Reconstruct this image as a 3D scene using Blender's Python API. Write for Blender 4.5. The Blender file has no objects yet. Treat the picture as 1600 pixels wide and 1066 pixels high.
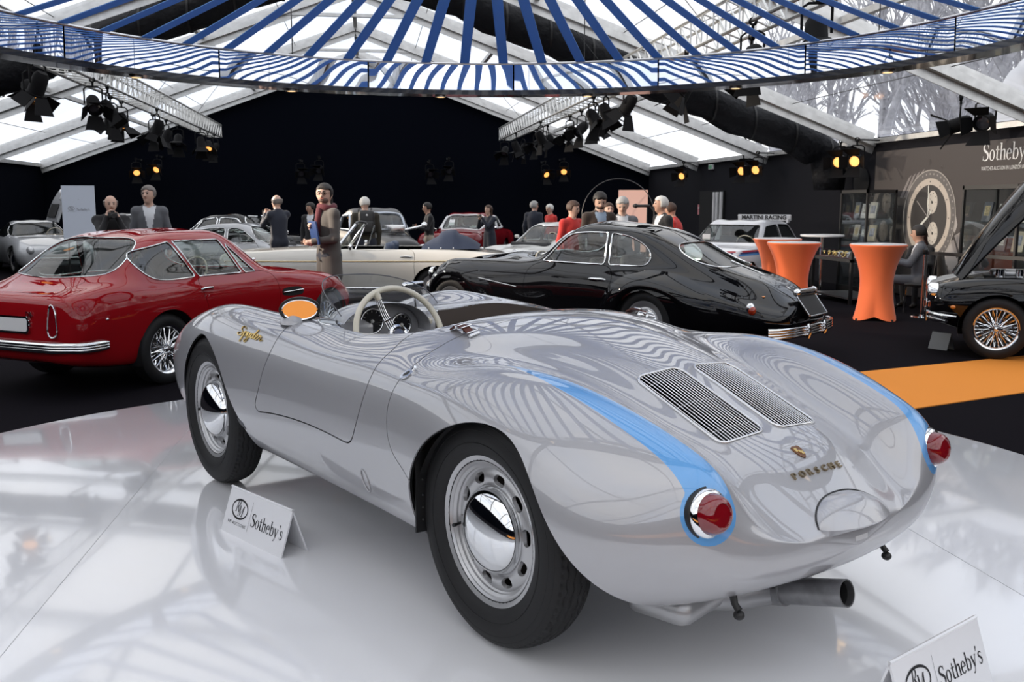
import bpy, bmesh, math, random
import numpy as np
from math import pi, sin, cos, tan, atan2, sqrt, radians
from mathutils import Vector, Matrix, Euler, Quaternion

sc = bpy.context.scene
COL = sc.collection

# ----------------------------------------------------------------- camera (world: +Y along the tent, z = 0 on the carpet)
cam_d = bpy.data.cameras.new('camera'); cam = bpy.data.objects.new('camera', cam_d); COL.objects.link(cam)
cam.location = (0, 0, 1.70)
cam.rotation_euler = (radians(90 - 8.29), 0, radians(-8.67))
cam_d.sensor_width = 36.0; cam_d.lens = 36.0 * 1475 / 1600; cam_d.clip_start = .05; cam_d.clip_end = 500
cam_d.dof.use_dof = True; cam_d.dof.focus_distance = 3.4; cam_d.dof.aperture_fstop = 11
sc.camera = cam

# ----------------------------------------------------------------- winter overcast sky
world = bpy.data.worlds.new('overcast_sky'); sc.world = world; world.use_nodes = True
wn = world.node_tree; wn.nodes.clear()
w_out = wn.nodes.new('ShaderNodeOutputWorld'); w_bg = wn.nodes.new('ShaderNodeBackground')
w_tc = wn.nodes.new('ShaderNodeTexCoord'); w_no = wn.nodes.new('ShaderNodeTexNoise'); w_rp = wn.nodes.new('ShaderNodeValToRGB')
w_no.inputs['Scale'].default_value = 2.2; w_no.inputs['Detail'].default_value = 6; w_no.inputs['Roughness'].default_value = .55
w_rp.color_ramp.elements[0].position = .36; w_rp.color_ramp.elements[0].color = (.70, .77, .90, 1)
w_rp.color_ramp.elements[1].position = .64; w_rp.color_ramp.elements[1].color = (1.0, .98, .955, 1)
wn.links.new(w_tc.outputs['Generated'], w_no.inputs['Vector']); wn.links.new(w_no.outputs['Fac'], w_rp.inputs['Fac'])
wn.links.new(w_rp.outputs['Color'], w_bg.inputs['Color']); wn.links.new(w_bg.outputs['Background'], w_out.inputs['Surface'])
w_bg.inputs['Strength'].default_value = 1.6

sc.view_settings.view_transform = 'Standard'; sc.view_settings.look = 'None'
sc.view_settings.exposure = 0.2; sc.view_settings.gamma = 1.0; sc.view_settings.use_curve_mapping = False
sc.cycles.max_bounces = 10; sc.cycles.transparent_max_bounces = 32; sc.cycles.glossy_bounces = 5
sc.cycles.caustics_reflective = False; sc.cycles.caustics_refractive = False

# ----------------------------------------------------------------- materials
MATS = {}
def mat(name, col=(.5, .5, .5), rough=.5, metal=0., coat=0., coat_rough=.03, emit=None, strength=1., spec=.5, noise=None, bump=None, alpha=None, sheen=0.):
    """procedural principled material; noise = (scale, amount) varies the colour, bump = (scale, strength, distance)"""
    if name in MATS: return MATS[name]
    m = bpy.data.materials.new(name); m.use_nodes = True; nt = m.node_tree; b = nt.nodes['Principled BSDF']
    b.inputs['Base Color'].default_value = (*col, 1); b.inputs['Roughness'].default_value = rough
    b.inputs['Metallic'].default_value = metal; b.inputs['Coat Weight'].default_value = coat
    b.inputs['Coat Roughness'].default_value = coat_rough; b.inputs['Specular IOR Level'].default_value = spec
    if sheen: b.inputs['Sheen Weight'].default_value = sheen
    if emit:
        b.inputs['Emission Color'].default_value = (*emit, 1); b.inputs['Emission Strength'].default_value = strength
    if noise or bump:
        tc = nt.nodes.new('ShaderNodeTexCoord')
    if noise:
        n = nt.nodes.new('ShaderNodeTexNoise'); n.inputs['Scale'].default_value = noise[0]; n.inputs['Detail'].default_value = 4
        r = nt.nodes.new('ShaderNodeValToRGB'); a = noise[1]
        r.color_ramp.elements[0].position = .3; r.color_ramp.elements[1].position = .7
        r.color_ramp.elements[0].color = (*[max(0, c * (1 - a)) for c in col], 1); r.color_ramp.elements[1].color = (*[min(1, c * (1 + a)) for c in col], 1)
        nt.links.new(tc.outputs['Object'], n.inputs['Vector']); nt.links.new(n.outputs['Fac'], r.inputs['Fac']); nt.links.new(r.outputs['Color'], b.inputs['Base Color'])
    if bump:
        n2 = nt.nodes.new('ShaderNodeTexNoise'); n2.inputs['Scale'].default_value = bump[0]; n2.inputs['Detail'].default_value = 3
        bp = nt.nodes.new('ShaderNodeBump'); bp.inputs['Strength'].default_value = bump[1]; bp.inputs['Distance'].default_value = bump[2]
        nt.links.new(tc.outputs['Object'], n2.inputs['Vector']); nt.links.new(n2.outputs['Fac'], bp.inputs['Height']); nt.links.new(bp.outputs['Normal'], b.inputs['Normal'])
    MATS[name] = m; return m

def film(name, tint=(1, 1, 1), clear=.9, gloss=.06, haze=.04, rough=.02, hazecol=(.8, .82, .85)):
    """thin clear sheet: mostly transparent, some gloss, some scatter"""
    if name in MATS: return MATS[name]
    m = bpy.data.materials.new(name); m.use_nodes = True; nt = m.node_tree; nt.nodes.clear()
    o = nt.nodes.new('ShaderNodeOutputMaterial'); t = nt.nodes.new('ShaderNodeBsdfTransparent'); g = nt.nodes.new('ShaderNodeBsdfGlossy'); tl = nt.nodes.new('ShaderNodeBsdfTranslucent'); df = nt.nodes.new('ShaderNodeBsdfDiffuse')
    t.inputs['Color'].default_value = (*tint, 1); g.inputs['Roughness'].default_value = rough; tl.inputs['Color'].default_value = (*hazecol, 1); df.inputs['Color'].default_value = (*hazecol, 1)
    fr = nt.nodes.new('ShaderNodeFresnel'); fr.inputs['IOR'].default_value = 1.45
    m1 = nt.nodes.new('ShaderNodeMixShader'); m2 = nt.nodes.new('ShaderNodeMixShader'); m3 = nt.nodes.new('ShaderNodeMixShader')
    m3.inputs['Fac'].default_value = .35; nt.links.new(tl.outputs[0], m3.inputs[1]); nt.links.new(df.outputs[0], m3.inputs[2])
    m1.inputs['Fac'].default_value = haze
    nt.links.new(t.outputs[0], m1.inputs[1]); nt.links.new(m3.outputs[0], m1.inputs[2])
    mx = nt.nodes.new('ShaderNodeMath'); mx.operation = 'MAXIMUM'; mx.inputs[1].default_value = gloss; nt.links.new(fr.outputs[0], mx.inputs[0])
    mc = nt.nodes.new('ShaderNodeMath'); mc.operation = 'MINIMUM'; mc.inputs[1].default_value = max(.22, gloss + .12); nt.links.new(mx.outputs[0], mc.inputs[0])
    nt.links.new(mc.outputs[0], m2.inputs['Fac']); nt.links.new(m1.outputs[0], m2.inputs[1]); nt.links.new(g.outputs[0], m2.inputs[2])
    nt.links.new(m2.outputs[0], o.inputs['Surface'])
    MATS[name] = m; return m

def paint(name, col, metal=0., rough=.35):
    return mat(name, col, .6, metal, coat=1.0, coat_rough=.012, spec=0.)

CHROME = mat('chrome', (.82, .83, .84), .06, 1.)
STEEL = mat('brushed_steel', (.62, .62, .63), .3, 1.)
ALU = mat('aluminium', (.62, .62, .61), .42, .85, noise=(6, .12))
RUBBER = mat('tyre_rubber', (.012, .012, .013), .6, spec=.35)
BLACK = mat('black_plastic', (.012, .012, .013), .45)
MATT = mat('matt_black', (.006, .006, .007), .9)
DARKIN = mat('dark_interior', (.02, .02, .022), .7)
GLASS = film('car_glass', (.72, .78, .76), .8, .10, .01)
CLEAR = film('clear_acrylic', (.95, .97, .97), .93, .07, .03)
LAMPBLK = mat('lamp_black', (.005, .005, .006), .7, spec=.15)
WHITE = mat('white_paint', (.78, .78, .79), .35)

# ----------------------------------------------------------------- object helpers
def prop(o, label=None, cat=None, group=None, kind=None):
    if label: o['label'] = label
    if cat: o['category'] = cat
    if group: o['group'] = group
    if kind: o['kind'] = kind
    return o

def thing(name, label=None, cat=None, loc=(0, 0, 0), rz=0., group=None, kind=None):
    o = bpy.data.objects.new(name, None); COL.objects.link(o); o.empty_display_size = .1
    o.location = loc; o.rotation_euler = (0, 0, rz)
    return prop(o, label, cat, group, kind)

def link_mesh(name, me, m=None, parent=None, loc=None, rot=None):
    o = bpy.data.objects.new(name, me); COL.objects.link(o)
    if m is not None and not me.materials:
        for x in (m if isinstance(m, (list, tuple)) else [m]): me.materials.append(x)
    if parent is not None: o.parent = parent
    if loc is not None: o.location = loc
    if rot is not None: o.rotation_euler = rot
    return o

def raw(name, V, F, m=None, parent=None, smooth=None, loc=None, rot=None):
    me = bpy.data.meshes.new(name); me.from_pydata([tuple(v) for v in V], [], [tuple(int(i) for i in f) for f in F]); me.update()
    if smooth is not None:
        me.shade_smooth()
        if smooth < 180: me.set_sharp_from_angle(angle=radians(smooth))
    return link_mesh(name, me, m, parent, loc, rot)

def surf(name, S, m, parent=None, mids=None):
    me = bpy.data.meshes.new(name); me.from_pydata(S.V.tolist(), [], [tuple(int(i) for i in f) for f in S.F]); me.update()
    me.shade_smooth(); me.normals_split_custom_set_from_vertices(S.N.tolist())
    return link_mesh(name, me, m, parent)

def frame(axis, up=(0, 0, 1)):
    z = Vector(axis).normalized(); u = Vector(up)
    if abs(z.dot(u)) > .98: u = Vector((0, 1, 0)) if abs(z.y) < .9 else Vector((1, 0, 0))
    x = u.cross(z).normalized(); y = z.cross(x)
    return Matrix((x, y, z)).transposed()

class MB:
    """collects shapes into one mesh"""
    def __init__(s): s.v = []; s.f = []; s.m = []; s.mi = 0
    def add(s, V, F):
        b = len(s.v); s.v += [tuple(v) for v in V]; s.f += [tuple(b + i for i in f) for f in F]; s.m += [s.mi] * len(F); return s
    def box(s, c, d, rot=None, bev=0.):
        x, y, z = d[0] / 2, d[1] / 2, d[2] / 2; R = rot if rot is not None else Matrix.Identity(3)
        if isinstance(R, (int, float)): R = Matrix.Rotation(R, 3, 'Z')
        c = Vector(c)
        if bev <= 0:
            P = [(-x, -y, -z), (x, -y, -z), (x, y, -z), (-x, y, -z), (-x, -y, z), (x, -y, z), (x, y, z), (-x, y, z)]
            return s.add([c + R @ Vector(p) for p in P], [(3, 2, 1, 0), (4, 5, 6, 7), (0, 1, 5, 4), (1, 2, 6, 5), (2, 3, 7, 6), (3, 0, 4, 7)])
        b = min(bev, x * .99, y * .99, z * .99); bm = bmesh.new(); bmesh.ops.create_cube(bm, size=1)
        for v in bm.verts: v.co = Vector((v.co.x * d[0], v.co.y * d[1], v.co.z * d[2]))
        bmesh.ops.bevel(bm, geom=bm.edges[:], offset=b, segments=2, profile=.5, affect='EDGES')
        bm.verts.index_update(); V = [c + R @ v.co for v in bm.verts]; F = [[v.index for v in f.verts] for f in bm.faces]; bm.free()
        return s.add(V, F)
    def tube(s, pts, r, n=8, cap=True, closed=False, up=(0, 0, 1)):
        P = [Vector(p) for p in pts]; k = len(P); rr = r if isinstance(r, (list, tuple)) else [r] * k
        V = []; F = []; prevx = None
        for i, p in enumerate(P):
            if closed: t = P[(i + 1) % k] - P[i - 1]
            else: t = (P[min(i + 1, k - 1)] - P[max(i - 1, 0)])
            M = frame(t, up); x = M.col[0]; y = M.col[1]
            if prevx is not None:
                x = (prevx - t.normalized() * prevx.dot(t.normalized()))
                x = x.normalized() if x.length > 1e-6 else M.col[0]; y = t.normalized().cross(x)
            prevx = x.copy()
            for j in range(n):
                a = 2 * pi * j / n; V.append(p + (x * cos(a) + y * sin(a)) * rr[i])
        for i in range(k if closed else k - 1):
            i2 = (i + 1) % k
            for j in range(n):
                j2 = (j + 1) % n; F.append((i * n + j, i * n + j2, i2 * n + j2, i2 * n + j))
        if cap and not closed:
            F.append(tuple(range(n - 1, -1, -1))); F.append(tuple((k - 1) * n + j for j in range(n)))
        return s.add(V, F)
    def bar(s, a, b, w, h, up=(0, 0, 1)):
        a, b = Vector(a), Vector(b); M = frame(b - a, up); L = (b - a).length
        return s.box((a + b) / 2, (w, h, L), M)
    def lathe(s, prof, n=32, axis=(0, 0, 1), org=(0, 0, 0), a0=0., a1=2 * pi):
        """prof: (r, h) pairs about axis through org"""
        M = frame(axis); o = Vector(org); full = abs(a1 - a0 - 2 * pi) < 1e-6; k = len(prof); V = []; F = []; m = n if full else n + 1
        for j in range(m):
            a = a0 + (a1 - a0) * j / n; d = M.col[0] * cos(a) + M.col[1] * sin(a)
            for r, h in prof: V.append(o + d * r + M.col[2] * h)
        for j in range(n):
            j2 = (j + 1) % m
            for i in range(k - 1): F.append((j * k + i, j2 * k + i, j2 * k + i + 1, j * k + i + 1))
        return s.add(V, F)
    def ball(s, c, r, n=12, m=8, rot=None):
        c = Vector(c); r = Vector(r) if not isinstance(r, (int, float)) else Vector((r, r, r)); R = rot if rot is not None else Matrix.Identity(3)
        V = []; F = []
        for i in range(m + 1):
            t = pi * i / m
            for j in range(n):
                a = 2 * pi * j / n; V.append(c + R @ Vector((r.x * sin(t) * cos(a), r.y * sin(t) * sin(a), r.z * cos(t))))
        for i in range(m):
            for j in range(n):
                j2 = (j + 1) % n
                f = [i * n + j, (i + 1) * n + j, (i + 1) * n + j2, i * n + j2]
                if i == 0: f = [0 + j, n + j, n + j2]
                if i == m - 1: f = [i * n + j, (i + 1) * n + j, i * n + j2]
                F.append(tuple(f))
        return s.add(V, F)
    def prism(s, poly, M, h0=0., h1=.01):
        """2-D polygon extruded along the local z of the 4x4 matrix M"""
        k = len(poly); V = [M @ Vector((p[0], p[1], h0)) for p in poly] + [M @ Vector((p[0], p[1], h1)) for p in poly]
        F = [tuple(range(k - 1, -1, -1)), tuple(range(k, 2 * k))] + [(i, (i + 1) % k, k + (i + 1) % k, k + i) for i in range(k)]
        return s.add(V, F)
    def grid(s, P):
        """P[i][j] points"""
        a, b = len(P), len(P[0]); V = [p for r in P for p in r]
        return s.add(V, [(i * b + j, i * b + j + 1, (i + 1) * b + j + 1, (i + 1) * b + j) for i in range(a - 1) for j in range(b - 1)])
    def build(s, name, m, parent=None, smooth=35, loc=None, rot=None):
        me = bpy.data.meshes.new(name); me.from_pydata(s.v, [], s.f); me.update()
        if isinstance(m, (list, tuple)):
            for x in m: me.materials.append(x)
            me.polygons.foreach_set('material_index', s.m)
        if smooth is not None:
            me.shade_smooth()
            if smooth < 180: me.set_sharp_from_angle(angle=radians(smooth))
        return link_mesh(name, me, m, parent, loc, rot)

def dup(root, parent=None, loc=None, rot=None):
    """copy a thing or part with everything under it"""
    c = root.copy(); COL.objects.link(c); c.parent = parent if parent is not None else None
    if parent is not None: c.matrix_parent_inverse = Matrix.Identity(4)
    for ch in list(root.children):
        if ch.type != 'LIGHT' and not ch.name.startswith('bracket'): dup(ch, c)
    if loc is not None: c.location = loc
    if rot is not None: c.rotation_euler = rot
    return c

def text_mesh(s, size=1., extrude=0., align='CENTER', xs=1., shear=0., spacing=1., bold=0.):
    """lettering in the built-in typeface as (verts, faces)"""
    cu = bpy.data.curves.new('lettering', 'FONT'); cu.body = s; cu.size = size; cu.extrude = extrude; cu.align_x = align; cu.align_y = 'CENTER'; cu.resolution_u = 3; cu.shear = shear; cu.space_character = spacing; cu.offset = bold
    o = bpy.data.objects.new('lettering', cu); COL.objects.link(o)
    dg = bpy.context.evaluated_depsgraph_get(); dg.update()
    me = bpy.data.meshes.new_from_object(o.evaluated_get(dg))
    V = [Vector((v.co.x * xs, v.co.y, v.co.z)) for v in me.vertices]; F = [tuple(p.vertices) for p in me.polygons]
    bpy.data.objects.remove(o); bpy.data.curves.remove(cu); bpy.data.meshes.remove(me)
    return V, F
# ----------------------------------------------------------------- numeric surface toolkit
def nat_spline(s, P, q):
    """natural cubic spline through P (n,...) at params s, evaluated at q"""
    s = np.asarray(s, float); P = np.asarray(P, float); n = len(s)
    shp = P.shape[1:]; P = P.reshape(n, -1); h = np.diff(s)
    A = np.zeros((n, n)); B = np.zeros_like(P); A[0, 0] = A[-1, -1] = 1
    for i in range(1, n - 1):
        A[i, i - 1] = h[i - 1]; A[i, i] = 2 * (h[i - 1] + h[i]); A[i, i + 1] = h[i]
        B[i] = 6 * ((P[i + 1] - P[i]) / h[i] - (P[i] - P[i - 1]) / h[i - 1])
    M = np.linalg.solve(A, B); q = np.asarray(q, float)
    i = np.clip(np.searchsorted(s, q, side='right') - 1, 0, n - 2)
    a = ((s[i + 1] - q) / h[i])[:, None]; b = ((q - s[i]) / h[i])[:, None]; hh = (h[i] ** 2)[:, None] / 6
    R = a * P[i] + b * P[i + 1] + ((a ** 3 - a) * M[i] + (b ** 3 - b) * M[i + 1]) * hh
    return R.reshape((len(q),) + shp)

def per_spline(s, P, q):
    """periodic cubic spline: P (n,...) at s (n+1, last = period)"""
    n = len(P); s = np.asarray(s, float); P = np.asarray(P, float); shp = P.shape[1:]; P = P.reshape(n, -1)
    h = np.diff(s); A = np.zeros((n, n)); B = np.zeros_like(P)
    for i in range(n):
        p, nx = (i - 1) % n, (i + 1) % n
        A[i, p] += h[p]; A[i, i] += 2 * (h[p] + h[i]); A[i, nx] += h[i]
        B[i] = 6 * ((P[nx] - P[i]) / h[i] - (P[i] - P[p]) / h[p])
    M = np.linalg.solve(A, B); q = np.asarray(q, float)
    i = np.clip(np.searchsorted(s, q, side='right') - 1, 0, n - 1); j = (i + 1) % n
    a = ((s[i + 1] - q) / h[i])[:, None]; b = ((q - s[i]) / h[i])[:, None]; hh = (h[i] ** 2)[:, None] / 6
    R = a * P[i] + b * P[j] + ((a ** 3 - a) * M[i] + (b ** 3 - b) * M[j]) * hh
    return R.reshape((len(q),) + shp)

class Surf:
    """polygon surface with its own smooth vertex normals"""
    def __init__(s, V, N, F): s.V = np.asarray(V, float); s.N = np.asarray(N, float); s.F = F

def compact(V, N, F):
    used = np.zeros(len(V), bool)
    for f in F: used[list(f)] = True
    m = np.cumsum(used) - 1
    return Surf(V[used], N[used], [tuple(m[list(f)]) for f in F])

def cut(S, fld):
    """split a Surf along fld == 0; returns (inside fld<0, outside)"""
    fld = np.asarray(fld, float).copy(); fld[np.abs(fld) < 1e-7] = 1e-7
    neg = fld < 0; nl = neg.tolist(); V = list(S.V); N = list(S.N); base = len(V)
    ins, out = [], []; em = {}; nV, nN = [], []
    def ev(a, b):
        k = (a, b) if a < b else (b, a)
        if k not in em:
            a, b = k; t = fld[a] / (fld[a] - fld[b]); t = min(max(t, .02), .98)
            nV.append(S.V[a] * (1 - t) + S.V[b] * t); n = S.N[a] * (1 - t) + S.N[b] * t
            nN.append(n / (np.linalg.norm(n) + 1e-12)); em[k] = base + len(nV) - 1
        return em[k]
    for f in S.F:
        c = 0
        for v in f: c += nl[v]
        if c == 0: out.append(f); continue
        if c == len(f): ins.append(f); continue
        a, b = [], []
        for i in range(len(f)):
            v, w = f[i], f[(i + 1) % len(f)]
            (a if nl[v] else b).append(v)
            if nl[v] != nl[w]:
                e = ev(v, w); a.append(e); b.append(e)
        if len(a) > 2: ins.append(tuple(a))
        if len(b) > 2: out.append(tuple(b))
    VV = np.vstack([S.V] + ([np.array(nV)] if nV else [])); NN = np.vstack([S.N] + ([np.array(nN)] if nN else []))
    return compact(VV, NN, ins), compact(VV, NN, out)

def gapcut(S, fun, g=.003):
    """cut a panel out of S leaving a gap of width 2g; returns (panel, rest)"""
    a, r = cut(S, fun(S.V, S.N) + g); _, r = cut(r, fun(r.V, r.N) - g)
    return a, r

def boundary(S):
    cnt = {}
    for f in S.F:
        for i in range(len(f)):
            v, w = f[i], f[(i + 1) % len(f)]; k = (v, w) if v < w else (w, v)
            cnt[k] = None if k in cnt else (v, w)
    return [e for e in cnt.values() if e]

def lip(S, depth, sel=None, direction=None):
    """fold the open edges of S inwards by depth so that the panel shows a thickness"""
    E = boundary(S); 
    if not E: return S
    if sel is not None: E = [e for e in E if sel(S.V[e[0]]) and sel(S.V[e[1]])]
    if not E: return S
    vs = sorted({v for e in E for v in e}); idx = {v: i for i, v in enumerate(vs)}
    tang = np.zeros((len(vs), 3))
    for a, b in E:
        d = S.V[b] - S.V[a]; d /= np.linalg.norm(d) + 1e-12
        tang[idx[a]] += d; tang[idx[b]] += d
    P = S.V[vs]; n = S.N[vs]
    side = np.cross(tang, n); side /= (np.linalg.norm(side, axis=1)[:, None] + 1e-12)
    dn = -n if direction is None else np.asarray(direction, float)[None, :] * np.where(P[:, 1:2] < 0, [1, -1, 1], [1, 1, 1])
    b0 = len(S.V); m = len(vs)
    V = np.vstack([S.V, P, P + dn * depth]); N = np.vstack([S.N, side, side])
    F = list(S.F) + [(b0 + idx[b], b0 + idx[a], b0 + m + idx[a], b0 + m + idx[b]) for a, b in E]
    return Surf(V, N, F)

def poly_sdf(Q, poly):
    """signed distance (negative inside) of points Q (n,2) to a closed polygon"""
    Q = np.asarray(Q, float); P = np.asarray(poly, float); d = np.full(len(Q), 1e9); ins = np.zeros(len(Q), bool)
    for i in range(len(P)):
        a, b = P[i], P[(i + 1) % len(P)]; e = b - a; w = Q - a
        t = np.clip((w @ e) / (e @ e + 1e-15), 0, 1); d = np.minimum(d, ((w - t[:, None] * e) ** 2).sum(1))
        c = (a[1] > Q[:, 1]) != (b[1] > Q[:, 1])
        with np.errstate(divide='ignore', invalid='ignore'):
            ins ^= c & (Q[:, 0] < e[0] * (Q[:, 1] - a[1]) / (e[1] if abs(e[1]) > 1e-12 else 1e-12) + a[0])
    return np.where(ins, -1, 1) * np.sqrt(d)

def smooth_poly(pts, n=8):
    """closed smooth polygon through pts; a point given as (x, y, 1) is a sharp corner"""
    P = [tuple(p) for p in pts]; m = len(P); cor = [i for i in range(m) if len(P[i]) > 2]
    X = np.array([p[:2] for p in P], float)
    if not cor:
        s = np.concatenate([[0], np.cumsum(np.sqrt(np.linalg.norm(np.roll(X, -1, 0) - X, axis=1)))])
        return per_spline(s, X, np.linspace(0, s[-1], m * n, endpoint=False))
    out = []
    for c in range(len(cor)):
        a, b = cor[c], cor[(c + 1) % len(cor)]
        ids = [a]; i = a
        while True:
            i = (i + 1) % m; ids.append(i)
            if i == b: break
        Y = X[ids]
        if len(ids) == 2: out.append(Y[:1]); continue
        s = np.concatenate([[0], np.cumsum(np.sqrt(np.linalg.norm(np.diff(Y, axis=0), axis=1)))])
        out.append(nat_spline(s, Y, np.linspace(0, s[-1], (len(ids) - 1) * n + 1)[:-1]))
    return np.vstack(out)

def loft(stations, nu, nv, sparam=None, clip=None):
    """stations: list of half sections [(x,y,z)...] from top centre to bottom centre -> closed smooth Surf"""
    T = np.array(stations, float); ns, K = T.shape[:2]
    if sparam is None:
        sparam = np.concatenate([[0], np.cumsum(np.maximum(np.linalg.norm(np.diff(T, axis=0), axis=2).mean(1), .02))])
    q = np.linspace(sparam[0], sparam[-1], nu)
    G = nat_spline(sparam, T, q)                                   # nu,K,3
    ch = np.linalg.norm(np.diff(T, axis=1), axis=2).mean(0) ** .75
    full = np.concatenate([G, G[:, K - 2:0:-1] * np.array([1, -1, 1])], 1)   # nu,2K-2,3
    t = np.concatenate([[0], np.cumsum(np.concatenate([ch, ch[::-1]]))])
    qq = np.linspace(0, t[-1], nv, endpoint=False)
    R = per_spline(t, np.swapaxes(full, 0, 1), qq); R = np.swapaxes(R, 0, 1)  # nu,nv,3
    if clip: R = clip(R)
    du = np.gradient(R, axis=0); dv = (np.roll(R, -1, 1) - np.roll(R, 1, 1))
    N = np.cross(du, dv); ln = np.linalg.norm(N, axis=2)
    for e in (0, -1):
        if ln[e].max() < 1e-6 or np.ptp(R[e], axis=0).max() < 1e-4:
            m = N[1 if e == 0 else -2].sum(0); N[e] = m
    N /= np.linalg.norm(N, axis=2)[..., None] + 1e-12
    idx = np.arange(nu * nv).reshape(nu, nv)
    F = []
    for i in range(nu - 1):
        for j in range(nv):
            k = (j + 1) % nv
            F.append((int(idx[i, j]), int(idx[i, k]), int(idx[i + 1, k]), int(idx[i + 1, j])))
    V = R.reshape(-1, 3); N = N.reshape(-1, 3)
    c = V.mean(0)                                                   # face outwards
    if (N * (V - c)).sum() < 0: N = -N
    f = F[len(F) // 2]; fn = np.cross(V[f[1]] - V[f[0]], V[f[2]] - V[f[0]])
    if fn @ N[f[0]] < 0: F = [t[::-1] for t in F]
    return Surf(V, N, F)
# ----------------------------------------------------------------- the tent: carpet, walls, frame, clear roof
TX0, TX1, TYB, TYF, EAVE, RIDGE = -10.2, 9.8, 32.55, -12.5, 2.97, 6.62
TXM = (TX0 + TX1) / 2
def roof_z(x): return EAVE + (RIDGE - EAVE) * (1 - abs(x - TXM) / ((TX1 - TX0) / 2))
CARPET = mat('black_carpet', (.0085, .0075, .0098), 1., noise=(90, .3), bump=(260, .4, .004), spec=.03)
DRAPE = mat('black_drape', (.0030, .0038, .0068), 1., spec=.02)
WALLGREY = mat('dark_grey_wall', (.016, .016, .020), .9, spec=.1)
ROOFFILM = film('clear_roof_film', (.97, .97, .97), .90, .04, .07, .08, (.86, .86, .86))
m = MB(); m.box((TXM, (TYB + TYF) / 2, -.05), (21.2, TYB - TYF + 1.2, .1)); prop(m.build('floor', CARPET, None, None), 'black carpet covering the tent floor', kind='structure')

def gable(name, y, mt, z0=0.):
    P = [(TX0 - .17, z0), (TX1 + .17, z0), (TX1 + .17, EAVE - .02), (TXM, RIDGE - .02), (TX0 - .17, EAVE - .02)]
    b = MB(); b.prism(P, Matrix(((1, 0, 0, 0), (0, 0, 1, y), (0, 1, 0, 0), (0, 0, 0, 1))), 0, .06)
    return b.build(name, mt, None, None)
prop(gable('wall_back', TYB + .12, DRAPE), 'black draped gable wall at the far end of the tent', kind='structure')
m = MB(); m.box((TX0 - .12, (TYB + TYF) / 2, EAVE / 2), (.1, TYB - TYF + .5, EAVE)); prop(m.build('wall_left', DRAPE, None, None), 'black draped side wall on the left', kind='structure')
m = MB(); m.box((TX1 + .12, (TYB + TYF) / 2, EAVE / 2), (.1, TYB - TYF + .5, EAVE)); prop(m.build('wall_right', WALLGREY, None, None), 'dark grey side wall on the right', kind='structure')
m = MB(); m.box((TXM, TYF - .1, 1.6), (20.2, .1, 3.2)); prop(m.build('wall_front', DRAPE, None, None), 'black wall behind the camera', kind='structure')
# roof: rafters, purlins and clear sheets, each a part of the ceiling
ceil = thing('ceiling', 'clear plastic tent roof on aluminium rafters', kind='structure')
RY = [32.4, 27.5, 22.5, 17.5, 12.5, 7.5, 2.5, -2.5, -7.5, -12.4]
FR = (0., .34, .67, 1.)
rm = None
for y in RY:
    for s in (-1, 1):
        e = TX1 if s > 0 else TX0; b = MB()
        b.bar((e, y, EAVE - .12), (TXM, y, RIDGE - .12), .12, .24, up=(0, 1, 0)); b.bar((e, y, EAVE + .0), (TXM, y, RIDGE + .0), .16, .03, up=(0, 1, 0)); b.bar((e, y, EAVE - .24), (TXM, y, RIDGE - .24), .15, .02, up=(0, 1, 0))
        b.build('rafter', ALU, ceil, None)
    b = MB(); h = 1.5; b.bar((TXM - h, y, roof_z(TXM - h) - .16), (TXM + h, y, roof_z(TXM + h) - .16), .07, .09, up=(0, 1, 0)); b.build('collar_tie', ALU, ceil, None)
for i in range(len(RY) - 1):
    y0, y1 = RY[i + 1], RY[i]
    for s in (-1, 1):
        e = TX1 if s > 0 else TX0
        for f in FR[:-1]:
            x = e + (TXM - e) * f; b = MB(); b.bar((x, y0 + .06, roof_z(x) - .07), (x, y1 - .06, roof_z(x) - .07), .09, .09); b.build('purlin', ALU, ceil, None)
        for a, c in zip(FR[:-1], FR[1:]):
            xa, xc = e + (TXM - e) * a, e + (TXM - e) * c; G = []
            for u in np.linspace(0, 1, 5):
                G.append([(xa + (xc - xa) * v, y0 + (y1 - y0) * u, roof_z(xa + (xc - xa) * v) + .03 - .05 * sin(pi * u) * sin(pi * v)) for v in np.linspace(0, 1, 5)])
            b = MB(); b.grid(G); b.build('roof_sheet', ROOFFILM, ceil, 180)
            b = MB(); w = (xa + xc) / 2; b.tube([(w, y0, roof_z(w) - .0), (w, y1, roof_z(w) - .0)], .008, 5); b.build('tension_cable', BLACK, ceil, None)
    b = MB(); b.bar((TXM, y0, RIDGE - .06), (TXM, y1, RIDGE - .06), .10, .10); b.build('ridge_beam', ALU, ceil, None)
# orange carpet runner
ORANGE = mat('orange_carpet', (.80, .28, .045), .9, noise=(120, .08), bump=(300, .3, .003), spec=.2)
b = MB(); b.prism([(3.9, 6.92), (9.7, 8.95), (9.7, 10.2), (4.2, 8.60)], Matrix.Identity(4), 0, .008)
runner = prop(b.build('carpet_runner', ORANGE, None, None), 'flat orange carpet runner under the wire-wheeled black car', 'carpet')

b = MB(); b.prism([(-3.5, -4.2), (7.5, -3.2), (7.5, -1.2), (-3.5, -1.9)], Matrix.Identity(4), 0, .008)  # added out of frame to give the wing mirror its orange reflection
prop(b.build('carpet_runner', ORANGE, None, None), 'orange carpet runner added behind the camera, seen only in the wing mirror', 'carpet')

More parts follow.
